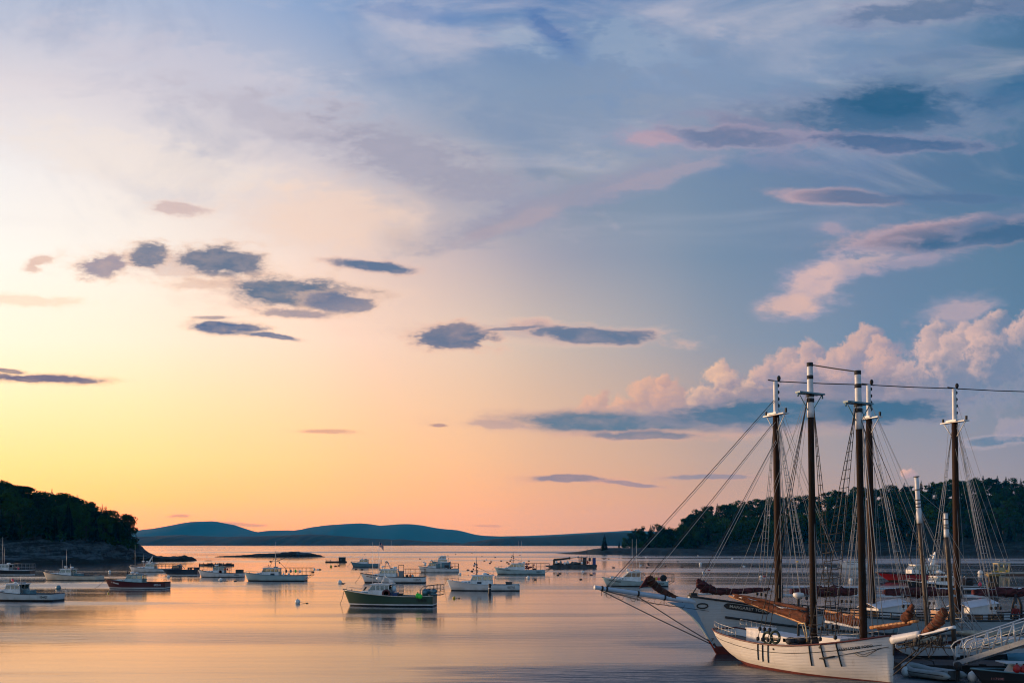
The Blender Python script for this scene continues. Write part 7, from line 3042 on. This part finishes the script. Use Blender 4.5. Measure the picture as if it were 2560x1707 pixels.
for t in (.02, .5, .98):
    a = ax * t + Vector((0, 0, .05))
    mb.tube([a, a + wv], .04, 6)
mb.prism([wv * .1 + Vector((0, 0, .06)), wv * .1 + ax + Vector((0, 0, .06)), wv * .14 + ax + Vector((0, 0, .06)), wv * .14 + Vector((0, 0, .06))], (0, 0, .03))
mb.prism([wv * .88 + Vector((0, 0, .06)), wv * .88 + ax + Vector((0, 0, .06)), wv * .92 + ax + Vector((0, 0, .06)), wv * .92 + Vector((0, 0, .06))], (0, 0, .03))
mb.build('treads', mat('gangway_deck', (.24, .25, .25), .6, .3, .2, 3.0), o)
UP = Vector((0, 0, 1))
for w in (Vector((0, 0, 0)), wv + wv.normalized() * .05):
    w = w + wv.normalized() * .05
    mb = MB()
    hr = 1.36
    st = ax * .015
    mb.tube([w + st + UP * .2, w + st - ax * .012 + UP * .75, w - ax * .02 + UP * (hr - .22), w + ax * .01 + UP * (hr - .04), w + ax * .05 + UP * hr, w + ax + UP * hr], .042, 8)
    k = 9
    for i in range(k):
        t0, t1, t2 = (i + .1) / k, (i + .55) / k, (i + 1.1) / k
        lo = w + ax * t0 + UP * .22
        hi = w + ax * (t1 + .02) + UP * hr
        lo2 = w + ax * min(1, t2 - .02) + UP * .22
        mb.tube([lo, hi], .030, 6)
        mb.tube([hi, lo2], .036, 6)
    for h in (.62, .95):
        mb.tube([w + ax * .02 + UP * h, w + ax + UP * h], .018, 5)
    mb.build('railing', ALU, o)
mb = MB()
a = ax * .035 + UP * .3 - wv.normalized() * .0
mb.box(a + Vector((.06, .02, .45)), (.26, .05, .62), .2)
mb.build('notice_plate', mat('notice_white', (.5, .55, .58), .5, 0, .15, 3.0), o)

# ---- boarding steps at the far schooner's side
o = thing('boarding_steps', 'grey metal boarding steps with handrails against the far schooner', 'steps', (30.6, 70.4, 0), .3)
mb = MB()
for y in (-.45, .45):
    a, b = Vector((0, y, 2.35)), Vector((1.7, y, .6))
    mb.tube([a, b], .05, 6)
    mb.tube([a + UP * 1.15 + Vector((-.05, 0, 0)), a + UP * 1.1, b + UP * .95, b + UP * .1], .03, 6)
    mb.tube([a + UP * 1.1, a - UP * 1.6], .03, 6)
    mb.tube([a.lerp(b, .5), a.lerp(b, .5) + UP * 1.02], .025, 5)
    mb.tube([a + UP * .55, b + UP * .5], .02, 5)
mb.build('handrail', STEEL, o)
mb = MB()
for i in range(7):
    q = Vector((1.7, 0, .6)).lerp(Vector((0, 0, 2.35)), i / 6)
    mb.box(q, (.26, .95, .04))
mb.build('tread', STEEL, o)

# ---- inflatable dinghy
D = Vector((23.35, 57.0, 0))
o = thing('inflatable_dinghy', 'grey inflatable dinghy with an outboard motor, tied at the landing float', 'dinghy', D, R(118))
# local +x towards the bow
mb = MB()
pts = []
for k in range(27):
    t = k / 26
    if t < .36:
        u = t / .36
        pts.append(Vector((lerp(-1.75, .75, u), -.66, .30)))
    elif t > .64:
        u = (t - .64) / .36
        pts.append(Vector((lerp(.75, -1.75, u), .66, .30)))
    else:
        a = (t - .36) / .28 * math.pi - math.pi / 2
        pts.append(Vector((.75 + .92 * math.cos(a), .66 * math.sin(a), .30 + .20 * math.cos(a))))
rad = [.05 if k in (0, 26) else (.20 if k in (1, 25) else .23) for k in range(27)]
mb.tube(pts, rad, 12)
mb.build('tube', mat('grey_hypalon', (.20, .25, .265), .5, 0, .15, 2.0), o)
mb = MB()
mb.tube([p + Vector((0, (-.22 if p.y < 0 else .22) if abs(p.y) > .4 else 0, .03)) + (Vector((.20, 0, 0)) if p.x > 1.1 else Vector((0, 0, 0))) for p in pts[1:-1]], .025, 5)
mb.build('rub_strip', RUBBER, o)
mb = MB()
mb.prism([(-1.55, -.5, .12), (1.0, -.5, .12), (1.35, 0, .2), (1.0, .5, .12), (-1.55, .5, .12)], (0, 0, .06))
mb.prism([(-1.5, -.45, .1), (-1.5, .45, .1), (-1.5, .45, .58), (-1.5, -.45, .58)], (.05, 0, 0))
mb.build('floor', paint('dgrey'), o)
mb = MB()
mb.box((-.3, 0, .42), (.26, 1.0, .05))
mb.build('thwart', paint('grey'), o)
mb = MB()
mb.lathe((-1.72, 0, .62), [(.12, 0), (.2, .05), (.21, .28), (.17, .42), (.06, .46)], 10)
mb.box((-1.72, 0, .25), (.13, .11, .85))
mb.tube([(-1.6, 0, .78), (-1.1, .05, .84)], .03, 6)
mb.tube([(-1.72, 0, -.1), (-1.72, 0, -.4)], .06, 6)
mb.build('outboard_motor', paint('black'), o)
mb = MB()
mb.lathe((0, 0, 0), [(.05, 0), (.09, .0), (.09, .03), (.05, .03)], 10)
# ---- fender balls
balloon('pale round fender by the stem of the near schooner', Vector((22.15, 57.6, .28)), .24, 'pale')
balloon('pale round fender floating right of the grey inflatable dinghy', Vector((25.05, 55.7, .25)), .26, 'pale')
# ---- open work skiff cut by the corner of the picture
dsk = 54.6
o = thing('work_skiff', 'dark open work skiff with a pale console, cut off by the lower right corner', 'skiff', (27.9, 54.9, 0), 0)
shk = Shape(6.6, 2.2, .78, .62, .6, .3)
hull_mesh(shk, [(.10, 0), (.20, 0), (None, 1)]).build('hull', [paint('black'), mat('skiff_black', (.018, .022, .026), .5, 0, .3, 1.0)], o)
mb = MB()
for s in (-1, 1):
    mb.tube(rail_line(shk, s, .02, .01), .045, 6)
mb.build('rub_rail', paint('teal'), o)
deck_mesh(shk, .02, .99, .30).build('floor', paint('teal'), o)
mb = MB()
mb.prism([(-1.35, -.55, .45), (.6, -.55, .45), (.45, -.5, 1.12), (-.9, -.5, 1.12)], (0, 1.1, 0))
mb.prism([(-1.7, -.62, 1.10), (.9, -.62, 1.02), (.9, .62, 1.02), (-1.7, .62, 1.10)], (0, 0, .06))
mb.build('console', mat('skiff_console', (.42, .52, .58), .4, 0, .12, 2.0), o)
mb = MB()
for k in range(8):
    mb.tube([(-2.3 + k * .1, -.3, .62), (-1.6 + k * .08, -.5, .60)], .02, 4)
mb.build('oar', paint('yellow'), o)
lettering('11720E', .16, mat('skiff_letters', (.30, .12, .11), .6), o, (-2.35, -1.0, .36), (R(90), 0, R(-12)), width=.62)
for x, tx in ((26.62, 'left'), (26.98, 'right')):
    balloon('red balloon float on the dark work skiff, ' + ('nearer its bow' if tx == 'left' else 'nearer its console'), Vector((x, 54.0, .88 if tx == 'left' else .84)), .20, 'red', 'red floats on the work skiff')
# ---- covered boat beside the float
o = thing('covered_launch', 'blue covered launch tied behind the work skiff at the right edge', 'launch', (31.0, 58.0, 0), -.1)
shc = Shape(6.4, 2.3, .9, .75, .6, .3)
hull_mesh(shc, [(.10, 0), (.2, 0), (None, 1)]).build('hull', [paint('black'), paint('teal')], o)
mb = MB()
rows = []
for i in range(11):
    t = lerp(.05, .98, i / 10)
    z = shc.sheer(t)
    y = shc.top(t)
    x = shc.x(t, z)
    hgt = .55 * math.sin(math.pi * min(1, .12 + t * .8)) ** .6
    rows.append([(x, -y * 1.03, z - .05), (x, -y * .7, z + hgt * .55), (x, 0, z + hgt), (x, y * .7, z + hgt * .55), (x, y * 1.03, z - .05)])
for a, b in zip(rows, rows[1:]):
    for j in range(4):
        mb.add([a[j], b[j], b[j + 1], a[j + 1]], [(0, 1, 2, 3)], 0, True)
weld(mb)
mb.build('cover', mat('blue_tarpaulin', (.03, .16, .24), .6, 0, .2, 1.5, .4, 3.0), o)

# mooring lines of the near schooner down to the float
mb = MB()
mb.tube([A.world(Vector((10.6, .2, 1.7))), Vector((23.6, 57.4, .9)), Vector((24.4, 59.2, .5))], .03, 6)
tag(mb.build('mooring_line', TAR), 'dark mooring line from the near schooner bow down to the landing float', 'mooring line')


# ---- person on the far schooner
def person(label, P, rz, coat, trousers, hat):
    o = thing('person', label, 'person', P, rz)

    def skinned(name, verts, edges, radii, m, root_i=0):
        me = bpy.data.meshes.new(name)
        me.from_pydata(verts, edges, [])
        ob = bpy.data.objects.new(name, me)
        COL.objects.link(ob)
        sk = ob.modifiers.new('skin', 'SKIN')
        for v, r in zip(me.skin_vertices[0].data, radii):
            v.radius = (r, r)
        me.skin_vertices[0].data[root_i].use_root = True
        sb = ob.modifiers.new('sub', 'SUBSURF')
        sb.levels = sb.render_levels = 1
        dg = bpy.context.evaluated_depsgraph_get()
        m2 = bpy.data.meshes.new_from_object(ob.evaluated_get(dg))
        bpy.data.objects.remove(ob)
        m2.name = name
        m2.materials.clear()
        m2.materials.append(m)
        for p in m2.polygons:
            p.use_smooth = True
        ob = bpy.data.objects.new(name, m2)
        COL.objects.link(ob)
        ob.parent = o
        return ob
    skin = mat('skin', (.36, .20, .14), .55)
    bv = [(0, 0, .95), (0, 0, 1.15), (.01, 0, 1.38), (.02, 0, 1.50), (.05, 0, 1.60), (.06, 0, 1.70),
          (.0, .19, 1.40), (.06, .25, 1.12), (.24, .20, .98), (.34, .17, .97), (.0, -.19, 1.40), (.05, -.25, 1.12), (.22, -.20, .97), (.32, -.17, .96),
          (0, .10, .88), (.02, .11, .48), (-.02, .11, .08), (.14, .12, .04), (0, -.10, .88), (.03, -.11, .48), (-.02, -.11, .08), (.14, -.12, .04)]
    be = [(0, 1), (1, 2), (2, 3), (3, 4), (4, 5), (2, 6), (6, 7), (7, 8), (8, 9), (2, 10), (10, 11), (11, 12), (12, 13), (0, 14), (14, 15), (15, 16), (16, 17), (0, 18), (18, 19), (19, 20), (20, 21)]
    br = [.13, .12, .13, .055, .09, .085, .06, .045, .035, .04, .06, .045, .035, .04, .085, .06, .045, .04, .085, .06, .045, .04]
    skinned('body', bv, be, br, skin)
    jv = [(0, 0, .88), (0, 0, 1.15), (.01, 0, 1.38), (.015, 0, 1.47), (.0, .19, 1.40), (.06, .255, 1.12), (.20, .21, 1.0), (.0, -.19, 1.40), (.05, -.255, 1.12), (.18, -.21, .99)]
    skinned('jacket', jv, [(0, 1), (1, 2), (2, 3), (2, 4), (4, 5), (5, 6), (2, 7), (7, 8), (8, 9)], [.175, .16, .165, .09, .085, .068, .058, .085, .068, .058], coat)
    tv = [(0, 0, .93), (0, .10, .84), (.02, .11, .48), (-.02, .11, .10), (0, -.10, .84), (.03, -.11, .48), (-.02, -.11, .10)]
    skinned('trousers', tv, [(0, 1), (1, 2), (2, 3), (0, 4), (4, 5), (5, 6)], [.16, .105, .08, .07, .105, .08, .07], trousers)
    mb = MB()
    mb.lathe((.05, 0, 1.66), [(.118, 0), (.122, .04), (.11, .10), (.06, .145), (.01, .15)], 14)
    mb.box((.16, 0, 1.67), (.12, .16, .015))
    mb.build('cap', hat, o)
    mb = MB()
    mb.ball((.155, 0, 1.61), (.02, .018, .025), 8, 6)
    mb.build('nose', skin, o)
    for s in (-1, 1):
        mb = MB()
        mb.ball((.055, s * .098, 1.62), (.022, .012, .034), 8, 6)
        mb.build('ear', skin, o)
        for k in range(5):
            mb = MB()
            L = (.07, .085, .09, .085, .06)[k]
            yy = s * (.17 + .018 * (k - 2))
            b = Vector((.37, yy, .965))
            if k == 0:
                mb.tube([(.33, s * .13, .975), (.36, s * .11, .965), (.40, s * .115, .95)], [.012, .011, .008], 6)
            else:
                mb.tube([b, b + Vector((L * .5, 0, -.015)), b + Vector((L * .8, 0, -.05))], [.011, .010, .007], 6)
            mb.build('finger', skin, o)
    return o


q = Bq.world(Bq.at(2540, 1530, 1.6))
person('person in a dark red jacket and grey cap standing on the far schooner deck', (q.x, q.y, far.zd(Bq.at(2540, 1530, 1.6).x) - .72), math.atan2(Bq.h.y, Bq.h.x) + .6, mat('red_jacket', (.16, .014, .016), .8, 0, .3, 6.0), mat('dark_trousers', (.02, .02, .024), .9), mat('grey_cap', (.24, .26, .27), .8))


# ================================================================== the air over the bay
hz = bpy.data.materials.new('evening_haze')
hz.use_nodes = True
ht = hz.node_tree
ht.nodes.clear()
ho = ht.nodes.new('ShaderNodeOutputMaterial')
hv = ht.nodes.new('ShaderNodeVolumePrincipled')
hv.inputs['Color'].default_value = (0.0, 0.40, 1.0, 1)
hv.inputs['Density'].default_value = 0.000058
hv.inputs['Anisotropy'].default_value = 0.0
if 'Absorption Color' in hv.inputs:
    hv.inputs['Absorption Color'].default_value = (1.0, 1.0, 1.0, 1)
ht.links.new(hv.outputs[0], ho.inputs['Volume'])
mb = MB()
mb.box((0, 5350, 159), (20000, 11300, 324))
tag(mb.build('haze', hz), kind='stuff')
